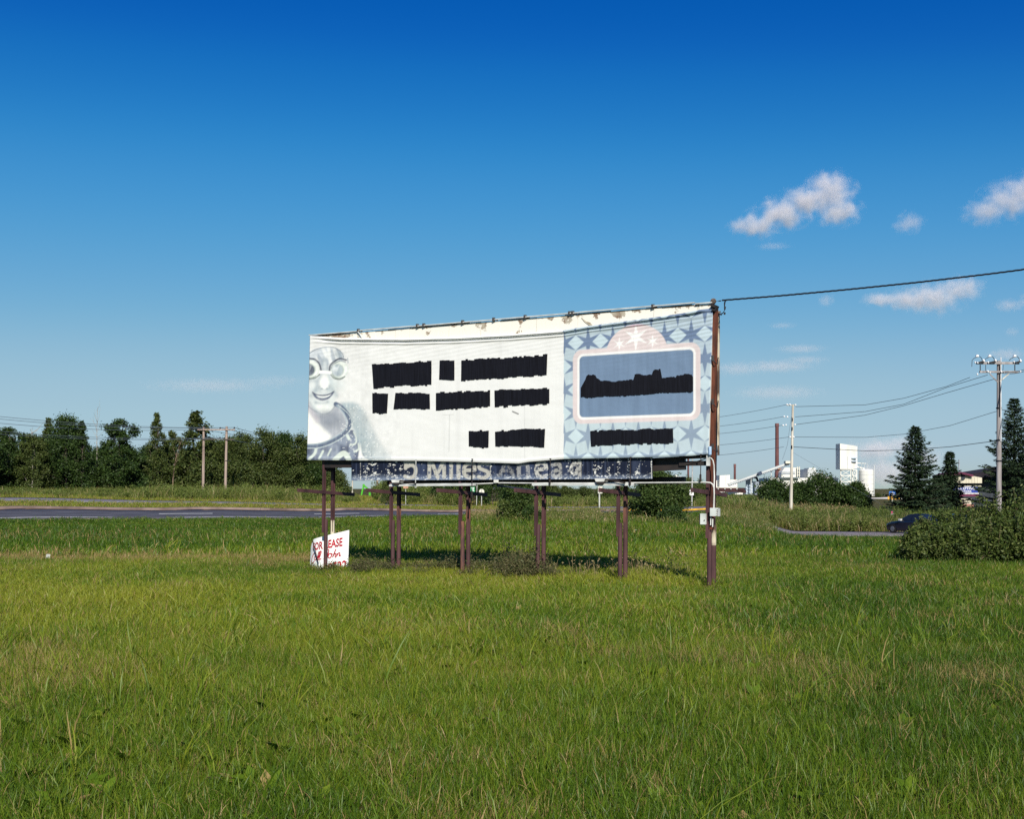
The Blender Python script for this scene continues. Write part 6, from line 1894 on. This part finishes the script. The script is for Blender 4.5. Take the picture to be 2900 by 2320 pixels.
# ------------------------------------------------------------------ grass and weeds
def grass_mat(name, deep, mid, yel, tan, trans=.35):
    m, nt, b = nodes_of(name)
    L = nt.links.new
    out = nt.nodes['Material Output']
    def att(nm):
        a = nt.nodes.new('ShaderNodeAttribute'); a.attribute_type = 'INSTANCER'; a.attribute_name = nm
        return a.outputs['Fac']
    geo = nt.nodes.new('ShaderNodeNewGeometry')
    oi = nt.nodes.new('ShaderNodeObjectInfo')
    def math_(op, a, b_):
        n = nt.nodes.new('ShaderNodeMath'); n.operation = op
        for i, x in enumerate((a, b_)):
            if isinstance(x, (int, float)): n.inputs[i].default_value = x
            elif x is not None: L(x, n.inputs[i])
        return n.outputs[0]
    r = geo.outputs['Random Per Island']
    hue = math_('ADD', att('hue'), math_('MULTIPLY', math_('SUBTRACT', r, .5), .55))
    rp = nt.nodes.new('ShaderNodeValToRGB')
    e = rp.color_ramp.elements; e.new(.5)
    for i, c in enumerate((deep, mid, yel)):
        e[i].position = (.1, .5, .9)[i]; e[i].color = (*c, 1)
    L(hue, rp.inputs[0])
    q = math_('FRACT', math_('ADD', math_('MULTIPLY', r, 7.31), oi.outputs['Random']), None)
    isdry = math_('LESS_THAN', q, att('dry'))
    mx = nt.nodes.new('ShaderNodeMixRGB'); L(isdry, mx.inputs[0]); L(rp.outputs[0], mx.inputs[1]); mx.inputs[2].default_value = (*tan, 1)
    L(mx.outputs[0], b.inputs['Base Color'])
    b.inputs['Roughness'].default_value = .46; b.inputs['Specular IOR Level'].default_value = .32
    tr = nt.nodes.new('ShaderNodeBsdfTranslucent'); L(mx.outputs[0], tr.inputs['Color'])
    ms = nt.nodes.new('ShaderNodeMixShader'); ms.inputs[0].default_value = trans
    L(b.outputs[0], ms.inputs[1]); L(tr.outputs[0], ms.inputs[2]); L(ms.outputs[0], out.inputs['Surface'])
    return m
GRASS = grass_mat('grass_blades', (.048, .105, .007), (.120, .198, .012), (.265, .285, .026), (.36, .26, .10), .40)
REED = grass_mat('reed_blades', (.060, .100, .018), (.115, .150, .030), (.190, .205, .045), (.42, .31, .16))

def blade_clump(name, n, rad, h0, h1, w0, bend, seed, m, heads=0):
    rg = np.random.default_rng(seed)
    x = rg.uniform(-rad, rad, n); y = rg.uniform(-rad, rad, n)
    h = rg.uniform(h0, h1, n) * rg.choice([1, 1, 1, 1.35, .7], n)
    th = rg.uniform(0, 6.283, n); bd = h * rg.uniform(.1, 1, n) * bend
    fa = rg.uniform(0, 6.283, n); w = w0 * rg.uniform(.6, 1.3, n)
    lv = []
    for t, ww, k in ((0, .8, 0), (.38, 1, .16), (.72, .75, .55), (1, .12, 1.0)):
        cx = x + np.cos(th) * bd * k; cy = y + np.sin(th) * bd * k
        z = h * t * (1 - .28 * bend * k) - (.02 if t == 0 else 0)
        ox = np.cos(fa) * w * ww * .5; oy = np.sin(fa) * w * ww * .5
        lv.append(np.stack([np.stack([cx - ox, cy - oy, z], -1), np.stack([cx + ox, cy + oy, z], -1)], 1))
    v = np.concatenate(lv, 1)                 # n, 8, 3
    q = np.array([[0, 1, 3, 2], [2, 3, 5, 4], [4, 5, 7, 6]])
    f = (np.arange(n)[:, None, None] * 8 + q[None]).reshape(-1, 4)
    v = v.reshape(-1, 3)
    if heads:
        tip = v.reshape(n, 8, 3)[:heads, 6]
        lv_, lf = leaf_cards(tip, 5, .014, .055 if heads < 8 else .09, rg, 3.4, droop=-1.4)
        f = np.concatenate([f, lf + len(v)]); v = np.concatenate([v, lv_])
    me = arr_mesh(name, v, f); me.materials.append(m)
    return bpy.data.objects.new(name, me)

def leafy_clump(name, stems, rad, h0, h1, size, seed, m, per=26):
    rg = np.random.default_rng(seed)
    C = []
    for i in range(stems):
        x, y = rg.uniform(-rad, rad, 2); h = rg.uniform(h0, h1); lx, ly = rg.normal(0, .12 * h, 2)
        t = rg.uniform(.1, 1, per)[:, None]
        C.append(np.array([[x, y, 0]]) + np.array([[lx, ly, h]]) * t)
    v, f = leaf_cards(np.concatenate(C), 2, .035 + .04 * h1, size, rg, 2.2)
    v[:, 2] = np.maximum(v[:, 2], 0)
    me = arr_mesh(name, v, f); me.materials.append(m)
    return bpy.data.objects.new(name, me)

def scatter(name, pts, rot, scl, idx, hue, dry, sources, label, cat):
    coll = bpy.data.collections.new(name + '_sources')
    for i, s in enumerate(sources):
        s.name = '%s_source_%02d' % (name, i)
        coll.objects.link(s)
    me = bpy.data.meshes.new(name)
    me.vertices.add(len(pts)); me.vertices.foreach_set('co', np.asarray(pts, np.float32).ravel())
    for nm, ty, arr, key in (('rot', 'FLOAT_VECTOR', rot, 'vector'), ('scl', 'FLOAT_VECTOR', scl, 'vector'), ('idx', 'INT', idx, 'value'), ('hue', 'FLOAT', hue, 'value'), ('dry', 'FLOAT', dry, 'value')):
        a = me.attributes.new(nm, ty, 'POINT')
        a.data.foreach_set(key, np.asarray(arr, np.int32 if ty == 'INT' else np.float32).ravel())
    me.update()
    o = bpy.data.objects.new(name, me); col.objects.link(o)
    tag(o, label, cat, kind='stuff')
    ng = bpy.data.node_groups.new(name, 'GeometryNodeTree')
    ng.interface.new_socket('Geometry', in_out='INPUT', socket_type='NodeSocketGeometry')
    ng.interface.new_socket('Geometry', in_out='OUTPUT', socket_type='NodeSocketGeometry')
    N = ng.nodes.new; L = ng.links.new
    gi, go = N('NodeGroupInput'), N('NodeGroupOutput')
    ci = N('GeometryNodeCollectionInfo'); ci.inputs['Collection'].default_value = coll
    ci.inputs['Separate Children'].default_value = True; ci.inputs['Reset Children'].default_value = True
    ip = N('GeometryNodeInstanceOnPoints'); ip.inputs['Pick Instance'].default_value = True
    def na(nm, ty):
        n = N('GeometryNodeInputNamedAttribute'); n.data_type = ty; n.inputs['Name'].default_value = nm
        return n.outputs['Attribute']
    L(gi.outputs[0], ip.inputs['Points']); L(ci.outputs[0], ip.inputs['Instance'])
    L(na('idx', 'INT'), ip.inputs['Instance Index']); L(na('rot', 'FLOAT_VECTOR'), ip.inputs['Rotation']); L(na('scl', 'FLOAT_VECTOR'), ip.inputs['Scale'])
    L(ip.outputs[0], go.inputs[0])
    md = o.modifiers.new('scatter', 'NODES'); md.node_group = ng
    return o

def zone(n, d0, d1, px0, px1, seed, power=1.0):
    """n points spread evenly over the ground between two depths and two picture columns"""
    rg = np.random.default_rng(seed)
    u = rg.random(n)
    d = np.sqrt(d0 * d0 + (d1 * d1 - d0 * d0) * u ** power)
    px = rg.uniform(px0, px1, n)
    return px, d, rg
EDGE = [(-1200, 48.6), (0, 58.6), (500, 64.6), (950, 71), (1300, 79.5), (1500, 85.5), (1750, 92), (1930, 98.5), (2100, 109), (2150, 95), (2168, 72), (2250, 69.4), (2500, 69.4), (3600, 69.4)]
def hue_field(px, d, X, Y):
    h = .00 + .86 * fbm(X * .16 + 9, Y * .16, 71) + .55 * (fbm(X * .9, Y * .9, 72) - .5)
    h = h + .24 * np.exp(-((d - 22) / 9) ** 2) * (1 - sstep(1850, 2300, px)) - .14 * sstep(33, 40, d) - .12 * sstep(1900, 2500, px) - .10 * (1 - sstep(7, 12, d))  # the nearest metres are deepened to imitate lens darkening along the frame bottom
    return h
def dry_field(px, d, X, Y):
    k = .055 + .34 * sstep(.58, .82, fbm(X * .6 + 31, Y * .6, 73)) + .18 * sstep(.55, .8, fbm(X * 2.2, Y * 2.2, 74))
    band = np.exp(-((d - (32.0 - px * .0010)) / 1.3) ** 2) * (px < 900) * .75
    band2 = np.exp(-((d - 43 - .002 * px) / 4.0) ** 2) * .22
    return k * (1 - .6 * sstep(30, 36, d)) + band * .8 + band2 * .6

def lay(name, zones, sources, label, cat, smin, smax, hue_fn=hue_field, dry_fn=dry_field, keep=None, tilt=.15, zs=None):
    PXs, Ds, rgs = [], [], None
    for z in zones:
        px, d, rgs = zone(*z)
        PXs.append(px); Ds.append(d)
    px = np.concatenate(PXs); d = np.concatenate(Ds)
    X = (px - CX) / FP * d
    ok = np.ones(len(px), bool) if keep is None else keep(px, d, X)
    px, d, X = px[ok], d[ok], X[ok]
    n = len(px); rg = rgs
    Z = gz(X, d)
    s = rg.uniform(smin, smax, n)
    sc_ = np.stack([s, s, s * rg.uniform(.8, 1.2, n) * (1 if zs is None else zs(px, d, X))], -1)
    rot = np.stack([rg.normal(0, tilt, n), rg.normal(0, tilt, n), rg.uniform(0, 6.283, n)], -1)
    return scatter(name, np.stack([X, d, Z], -1), rot, sc_, rg.integers(0, len(sources), n), hue_fn(px, d, X, d), dry_fn(px, d, X, d), sources, label, cat)

def off_road(px, d, X): return d < line_at(EDGE, px) - .5
tuft = lambda X, Y: .70 + .75 * fbm(X * .55 + 4, Y * .55, 75)
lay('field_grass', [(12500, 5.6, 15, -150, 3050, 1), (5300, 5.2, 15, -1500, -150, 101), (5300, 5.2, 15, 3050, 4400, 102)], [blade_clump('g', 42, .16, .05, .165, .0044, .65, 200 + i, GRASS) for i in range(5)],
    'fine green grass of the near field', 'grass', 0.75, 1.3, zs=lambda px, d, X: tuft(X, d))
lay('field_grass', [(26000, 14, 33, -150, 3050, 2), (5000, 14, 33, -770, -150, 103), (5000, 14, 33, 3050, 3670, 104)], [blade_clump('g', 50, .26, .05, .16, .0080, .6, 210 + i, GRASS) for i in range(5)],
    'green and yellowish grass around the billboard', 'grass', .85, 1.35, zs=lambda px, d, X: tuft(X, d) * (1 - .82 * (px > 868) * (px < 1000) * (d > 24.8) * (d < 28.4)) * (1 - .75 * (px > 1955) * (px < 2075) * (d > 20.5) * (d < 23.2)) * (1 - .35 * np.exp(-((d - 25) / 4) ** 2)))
lay('field_grass', [(26000, 32, 96, -150, 3050, 3), (2600, 32, 96, -450, -150, 105), (2600, 32, 96, 3050, 3350, 106)], [blade_clump('g', 70, .50, .10, .24, .018, .7, 220 + i, GRASS) for i in range(4)],
    'grass between the billboard and the road', 'grass', .9, 1.4, keep=off_road, zs=lambda px, d, X: tuft(X * .5, d * .5) * (1 - .6 * sstep(44, 56, d) * np.where(px < 1330, 1, 0)) * (1 - .88 * sstep(46, 58, d) * sstep(2060, 2180, px)) * (1 - .5 * sstep(66, 76, d) * (px > 1500)))
lay('tall_grass', [(1100, 5.8, 15, -100, 3000, 4), (450, 5.8, 15, -1500, -100, 107), (450, 5.8, 15, 3000, 4400, 108)], [blade_clump('t', 4 + i % 4, .05, .20, .46, .010, .30 + .12 * i, 230 + i, GRASS) for i in range(8)],
    'coarse long-bladed tussocks standing out of the near grass', 'grass', .7, 1.15, dry_fn=lambda px, d, X, Y: .05 + 0 * px, hue_fn=lambda px, d, X, Y: .2 + .5 * fbm(X, Y, 8), keep=lambda px, d, X: fbm(X * .8, d * .8, 76) > .47)
lay('tall_grass', [(1100, 13, 24, -100, 3000, 5), (220, 13, 24, -770, -100, 109), (220, 13, 24, 3000, 3670, 110)], [blade_clump('t', 9, .10, .20, .38, .012, .9, 240 + i, GRASS) for i in range(4)],
    'longer grass tufts scattered over the field', 'grass', .7, 1.2, keep=lambda px, d, X: (fbm(X * .5, d * .5, 77) > .5) & ~((px > 860) & (px < 1010) & (d > 23)) & ~((px > 1940) & (px < 2080) & (d > 20)))
def thatch_clump(n, seed):
    o = blade_clump('h', n, .18, .02, .06, .004, 2.0, seed, GRASS)
    return o
lay('dead_thatch', [(3600, 5.6, 17, -100, 3000, 17), (1500, 5.6, 17, -1500, -100, 111), (1500, 5.6, 17, 3000, 4400, 112)], [thatch_clump(34, 350 + i) for i in range(3)],
    'matted dead straw lying between the grass of the near field', 'thatch', .8, 1.4, dry_fn=lambda px, d, X, Y: .92 + 0 * px, keep=lambda px, d, X: (fbm(X * .9 + 3, d * .9, 94) > .56), tilt=.1)
def rosette(seed):
    rg = np.random.default_rng(seed); V, F = [], []
    for k in range(9):
        th = rg.uniform(0, 6.28); L = rg.uniform(.05, .12); w = L * .22; el = rg.uniform(.15, .8)
        dx, dy = math.cos(th), math.sin(th)
        p = [(0, 0, .02), (dx * L * .5 - dy * w, dy * L * .5 + dx * w, L * el * .6 + .02), (dx * L, dy * L, L * el * .7 + .02), (dx * L * .5 + dy * w, dy * L * .5 - dx * w, L * el * .6 + .02)]
        V += p; F.append([4 * k, 4 * k + 1, 4 * k + 2, 4 * k + 3])
    me = arr_mesh('rosette', np.array(V), np.array(F)); me.materials.append(GRASS)
    return bpy.data.objects.new('rosette', me)
lay('broadleaf_weeds', [(1500, 5.8, 18, -100, 3000, 18), (600, 5.8, 18, -1500, -100, 113), (600, 5.8, 18, 3000, 4400, 114)], [rosette(360 + i) for i in range(4)],
    'low broad-leaved weeds among the near grass', 'weeds', .8, 1.6, hue_fn=lambda px, d, X, Y: .25 + .4 * fbm(X, Y, 95), dry_fn=lambda px, d, X, Y: .05 + 0 * px, keep=lambda px, d, X: fbm(X * .6 + 8, d * .6, 96) > .5)
# mown strip of the far verge and the median
def verge_keep(px, d, X):
    f2 = line_at(FAR2, px); n2 = line_at(NEAR2, px); f1 = line_at(FAR1, px)
    med = (d > f1 + .6) & (d < n2 - .3) & (px < 1760)
    ver = (d > f2 + .6)
    return med | ver
lay('verge_grass', [(9000, 59, 112, -300, 1760, 6), (7000, 95, 150, -300, 2150, 7)], [blade_clump('v', 60, .55, .10, .26, .022, .6, 250 + i, GRASS) for i in range(3)],
    'grass of the median and of the far verge', 'grass', .9, 1.4, keep=verge_keep, zs=lambda px, d, X: np.where(d < line_at(NEAR2, px), .45, .8), hue_fn=lambda px, d, X, Y: .55 + .4 * fbm(X * .2, Y * .2, 79), dry_fn=lambda px, d, X, Y: .18 + .25 * fbm(X * .3, Y * .1, 80))
# weeds in front of the tree line
def weed_keep(px, d, X):
    return (d > line_at(FAR2, px) + 2.5) & (d < np.array([dl(p) for p in px]) + 3)
wl = [leafy_clump('w', 7, .45, .5, 1.1, .15, 260 + i, WEED_G, 22) for i in range(3)] + [blade_clump('w', 50, .45, .4, 1.1, .03, .5, 263 + i, REED) for i in range(3)]
lay('tall_weeds', [(3600, 94, 136, -260, 1010, 8)], wl, 'tall yellow-green weeds in front of the roadside trees', 'weeds', .6, 1.15, keep=weed_keep,
    hue_fn=lambda px, d, X, Y: .55 + .45 * fbm(X * .2, Y * .2, 81), dry_fn=lambda px, d, X, Y: .12 + 0 * px, zs=lambda px, d, X: (.55 + .55 * sstep(100, 700, px)) * (1 - .55 * sstep(950, 985, px)) * (.6 + .9 * fbm(X * .25, d * .25, 82)))
lay('tall_weeds', [(900, 112, 150, 1068, 1310, 9)], [leafy_clump('w', 8, .5, .8, 1.7, .16, 270 + i, WEED_G, 26) for i in range(3)] + [blade_clump('w', 50, .5, .8, 1.6, .03, .5, 273 + i, REED) for i in range(2)],
    'tall olive weeds seen under the narrow sign', 'weeds', .7, 1.2, keep=lambda px, d, X: d > 119, hue_fn=lambda px, d, X, Y: .45 + .4 * fbm(X * .2, Y * .2, 83), dry_fn=lambda px, d, X, Y: .2 + 0 * px,
    zs=lambda px, d, X: .55 + .9 * fbm(X * .2, d * .2, 84))
lay('tall_weeds', [(2200, 125, 190, 1500, 2130, 10)], [leafy_clump('w', 7, .5, .5, 1.2, .18, 280 + i, WEED_G, 22) for i in range(2)] + [blade_clump('w', 50, .6, .5, 1.0, .04, .5, 283 + i, REED) for i in range(2)],
    'weeds on the far bank behind the right hand posts', 'weeds', .7, 1.2, keep=lambda px, d, X: d > line_at(FAR2, px) + 2, hue_fn=lambda px, d, X, Y: .5 + .4 * fbm(X * .2, Y * .2, 85), dry_fn=lambda px, d, X, Y: .1 + 0 * px)
# long grass on the crest in front of the road, with tan seed heads
lay('long_grass', [(3600, 44, 96, 1335, 2180, 11)], [blade_clump('l', 46, .40, .20, .50, .020, .5, 290 + i, REED, heads=14) for i in range(4)],
    'long seeding grass on the rise behind the billboard', 'grass', .7, 1.2, keep=lambda px, d, X: (d > 58 - 6 * fbm(X * .3, d * .3, 86)) & off_road(px, d, X) & ((px < 1690) | (d < 63) | (px > 2020)),
    hue_fn=lambda px, d, X, Y: .35 + .5 * fbm(X * .15, Y * .15, 87), dry_fn=lambda px, d, X, Y: .10 + .55 * np.exp(-((px - 1390) / 90) ** 2) * (d > 60) + .3 * sstep(.5, .8, fbm(X * .2, Y * .2, 88)),
    zs=lambda px, d, X: .5 + .8 * fbm(X * .25, d * .25, 89))
# weedy bank behind the drive
lay('bank_weeds', [(3800, 84.6, 99, 2040, 3000, 12)], [leafy_clump('b', 7, .4, .5, 1.1, .13, 300 + i, WEED_G, 24) for i in range(2)] + [blade_clump('b', 56, .45, .5, 1.15, .024, .5, 303 + i, REED) for i in range(3)],
    'tall green weeds on the bank behind the drive', 'weeds', .7, 1.15, keep=lambda px, d, X: (px > 2165) | (d > 84), hue_fn=lambda px, d, X, Y: .18 + .5 * fbm(X * .2, Y * .2, 90) - .08 * (d > 92) + .2 * (d < 87), dry_fn=lambda px, d, X, Y: .06 + .25 * (d < 87) + 0 * px)
lay('reed_plumes', [(900, 92, 102, 2040, 2420, 13)], [blade_clump('r', 34, .4, .5, .85, .022, .35, 310 + i, REED, heads=26) for i in range(3)],
    'straw-coloured plumed reeds along the top of the bank', 'reeds', .8, 1.15, keep=lambda px, d, X: fbm(X * .35, d * .2, 91) > .42, hue_fn=lambda px, d, X, Y: .6 + 0 * px, dry_fn=lambda px, d, X, Y: .75 + 0 * px)
# brown weeds round the feet of the posts
def foot_keep(px, d, X):
    c = np.interp(px, [985, 1110, 1300, 1460, 1560, 1640, 2000], [26.9, 26.6, 26.1, 25.3, 25.5, 25.9, 24])
    return (np.abs(d - c) < np.where(px > 1560, .6, 1.1)) & (fbm(X * 1.3, d * 1.3, 92) > np.where((px > 1400) & (px < 1540), .30, np.where(px < 1560, .44, .55)))
lay('brown_weeds', [(1400, 23, 29, 1004, 1650, 14)], [leafy_clump('k', 5, .16, .18, .50, .050, 320 + i, WEED_B, 20) for i in range(4)],
    'brownish leafy weeds round the feet of the billboard posts', 'weeds', .7, 1.2, keep=foot_keep, zs=lambda px, d, X: .25 + .75 * np.exp(-((px - 1465) / 70) ** 2) + .62 * sstep(.3, .7, fbm(X * 1.6, d * 1.6, 93)) * (px < 1560))
lay('pale_seed_stalks', [(70, 24.5, 27, 1560, 1960, 15)], [blade_clump('s', 4, .15, .30, .5, .006, .25, 330 + i, REED, heads=3) for i in range(3)],
    'pale seed stalks in front of the shadow of the billboard', 'grass', .7, 1.1, dry_fn=lambda px, d, X, Y: .7 + 0 * px)
lay('sign_weeds', [(22, 27.3, 27.8, 868, 990, 16)], [leafy_clump('q', 4, .12, .06, .16, .05, 340 + i, WEED_B, 18) for i in range(2)] + [blade_clump('q', 40, .15, .06, .16, .010, .6, 343 + i, GRASS) for i in range(3)],
    'weeds and grass growing over the foot of the lease sign', 'weeds', .8, 1.2)

# ------------------------------------------------------------------ clouds: real volumes far out over the plain
def cloud(name, lobes, dens, label, d=2600.0, seed=0, fl=.62, thr=.14, ns=4.6, depth=1.0):
    """lobes: (px, py, half width, half height) on the plate; each is an ellipsoid of vapour"""
    P = []
    for px, py, rx, ry in lobes:
        rx *= 1.14; ry *= 1.14
        c = PX(px, py, d); P.append((c, rx / FP * d, max(rx * .7, ry) / FP * d * depth, ry / FP * d))
    ctr = sum((p[0] for p in P), Vector()) / len(P)
    import bmesh
    bm = bmesh.new(); bmesh.ops.create_icosphere(bm, subdivisions=4, radius=1)
    D = np.array([v.co[:] for v in bm.verts]); F = [[v.index for v in f.verts] for f in bm.faces]; bm.free()
    far = np.zeros(len(D))
    for c, rx, ry, rz_ in P:
        S = np.array([rx, ry, rz_]) * 1.06
        o = (np.array(ctr) - np.array(c)) / S; dd = D / S
        A = (dd * dd).sum(1); B = (dd * o).sum(1); C_ = (o * o).sum() - 1
        disc = B * B - A * C_
        t = np.where(disc > 0, (-B + np.sqrt(np.maximum(disc, 0))) / A, 0)
        far = np.maximum(far, t)
    far = np.maximum(far, min(p[3] for p in P) * .25)
    me = arr_mesh(name, D * far[:, None], np.array(F))
    m = bpy.data.materials.new(name + '_vapour'); m.use_nodes = True
    nt = m.node_tree; nt.nodes.clear(); L = nt.links.new
    out = nt.nodes.new('ShaderNodeOutputMaterial'); pv = nt.nodes.new('ShaderNodeVolumePrincipled')
    pv.inputs['Color'].default_value = (.96, .925, .94, 1); pv.inputs['Anisotropy'].default_value = -.12
    tc = nt.nodes.new('ShaderNodeTexCoord')
    ns_ = nt.nodes.new('ShaderNodeTexNoise'); ns_.inputs['Detail'].default_value = 7; ns_.inputs['Roughness'].default_value = .62
    size = max(p[3] for p in P)
    ns_.inputs['Scale'].default_value = ns / (size * 2.2)
    off = nt.nodes.new('ShaderNodeVectorMath'); off.operation = 'ADD'; off.inputs[1].default_value = (seed * 731.0, seed * 97.0, 0)
    L(tc.outputs['Object'], off.inputs[0]); L(off.outputs[0], ns_.inputs['Vector'])
    acc = None
    for c, rx, ry, rz_ in P:
        s = nt.nodes.new('ShaderNodeVectorMath'); s.operation = 'SUBTRACT'; s.inputs[1].default_value = tuple(c - ctr); L(tc.outputs['Object'], s.inputs[0])
        q = nt.nodes.new('ShaderNodeVectorMath'); q.operation = 'DIVIDE'; q.inputs[1].default_value = (rx, ry, rz_); L(s.outputs[0], q.inputs[0])
        ln = nt.nodes.new('ShaderNodeVectorMath'); ln.operation = 'LENGTH'; L(q.outputs[0], ln.inputs[0])
        iv = nt.nodes.new('ShaderNodeMath'); iv.operation = 'SUBTRACT'; iv.inputs[0].default_value = 1; iv.use_clamp = True; L(ln.outputs['Value'], iv.inputs[1])
        if acc is None: acc = iv.outputs[0]
        else:
            mxn = nt.nodes.new('ShaderNodeMath'); mxn.operation = 'SMOOTH_MAX'; mxn.inputs[2].default_value = .25; L(acc, mxn.inputs[0]); L(iv.outputs[0], mxn.inputs[1]); acc = mxn.outputs[0]
    # density rises where the lobe depth plus the noise passes a threshold
    nb = nt.nodes.new('ShaderNodeMath'); nb.operation = 'SUBTRACT'; nb.inputs[1].default_value = .5; L(ns_.outputs['Fac'], nb.inputs[0])
    nm = nt.nodes.new('ShaderNodeMath'); nm.operation = 'MULTIPLY'; nm.inputs[1].default_value = fl * 3; L(nb.outputs[0], nm.inputs[0])
    sm = nt.nodes.new('ShaderNodeMath'); sm.operation = 'ADD'; L(acc, sm.inputs[0]); L(nm.outputs[0], sm.inputs[1])
    mr = nt.nodes.new('ShaderNodeMapRange'); mr.interpolation_type = 'SMOOTHSTEP'; mr.inputs[1].default_value = thr; mr.inputs[2].default_value = thr + .85; mr.inputs[3].default_value = 0; mr.inputs[4].default_value = dens
    L(sm.outputs[0], mr.inputs[0])
    gate = nt.nodes.new('ShaderNodeMath'); gate.operation = 'MULTIPLY'
    ed = nt.nodes.new('ShaderNodeMapRange'); ed.inputs[1].default_value = .02; ed.inputs[2].default_value = .15; L(acc, ed.inputs[0])
    L(mr.outputs[0], gate.inputs[0]); L(ed.outputs[0], gate.inputs[1]); L(gate.outputs[0], pv.inputs['Density']); L(pv.outputs[0], out.inputs['Volume'])
    o = link(name, me, m)
    o.location = ctr
    return tag(o, label, 'cloud', 'small clouds')
CL = .034
cloud('cloud', [(2140, 640, 75, 38), (2215, 605, 85, 48), (2290, 570, 85, 48), (2350, 545, 75, 62), (2375, 600, 70, 42), (2340, 520, 50, 40)], CL, 'largest cloud, two joined puffs above the right end of the billboard', seed=1)
cloud('cloud', [(2575, 630, 55, 36), (2555, 640, 40, 25)], CL * .5, 'small faint puff right of the largest cloud', seed=2, thr=.22)
cloud('cloud', [(2795, 600, 75, 40), (2850, 570, 80, 58), (2900, 545, 80, 62), (2960, 570, 90, 60)], CL * .6, 'cloud cut by the right edge of the picture', seed=3)
cloud('cloud', [(2500, 848, 70, 22), (2570, 850, 85, 36), (2640, 845, 95, 50), (2720, 820, 75, 40)], CL * .7, 'flat grey-white cloud behind the twisted cable', seed=4)
cloud('cloud', [(2340, 852, 32, 24)], CL * .5, 'tiny puff just under the twisted cable', seed=5, thr=.22)
cloud('cloud', [(2860, 865, 60, 24), (2910, 850, 40, 24)], CL * .4, 'small puff at the right edge below the cable', seed=6, thr=.22)
cloud('cloud', [(2866, 940, 26, 20)], CL * .4, 'tiny puff above the cross-arm pole', seed=7, thr=.22)
cloud('cloud', [(2850, 1005, 70, 24)], CL * .35, 'faint cloud behind the cross-arms of the grey pole', seed=8, thr=.22)
cloud('cloud', [(2200, 1038, 130, 20), (2090, 1045, 90, 24), (2280, 1020, 80, 14)], CL * .22, 'long thin veil of cloud right of the billboard', seed=9, thr=.15)
cloud('cloud', [(2268, 988, 85, 14)], CL * .25, 'thin streak of cloud above the long veil', seed=10, thr=.15)
cloud('cloud', [(2215, 922, 48, 11)], CL * .25, 'short streak of cloud beside the billboard', seed=11, thr=.15)
cloud('cloud', [(2190, 697, 60, 12)], CL * .25, 'wisp under the largest cloud', seed=12, thr=.18)
cloud('cloud', [(600, 1092, 220, 26), (780, 1080, 120, 22)], CL * .12, 'faint long streak of cloud left of the billboard', seed=13, thr=.12, depth=.5)
cloud('cloud', [(2200, 1112, 150, 24)], CL * .12, 'very faint low streak above the pale utility pole', seed=14, thr=.12)
cloud('cloud', [(2480, 1275, 90, 40), (2545, 1262, 60, 34), (2500, 1340, 90, 50), (2560, 1330, 70, 44), (2620, 1300, 60, 40)], CL * .6, 'soft bank of cloud low behind the silo and the spruces', seed=15)
print('SCENE BUILT', len(bpy.data.objects))
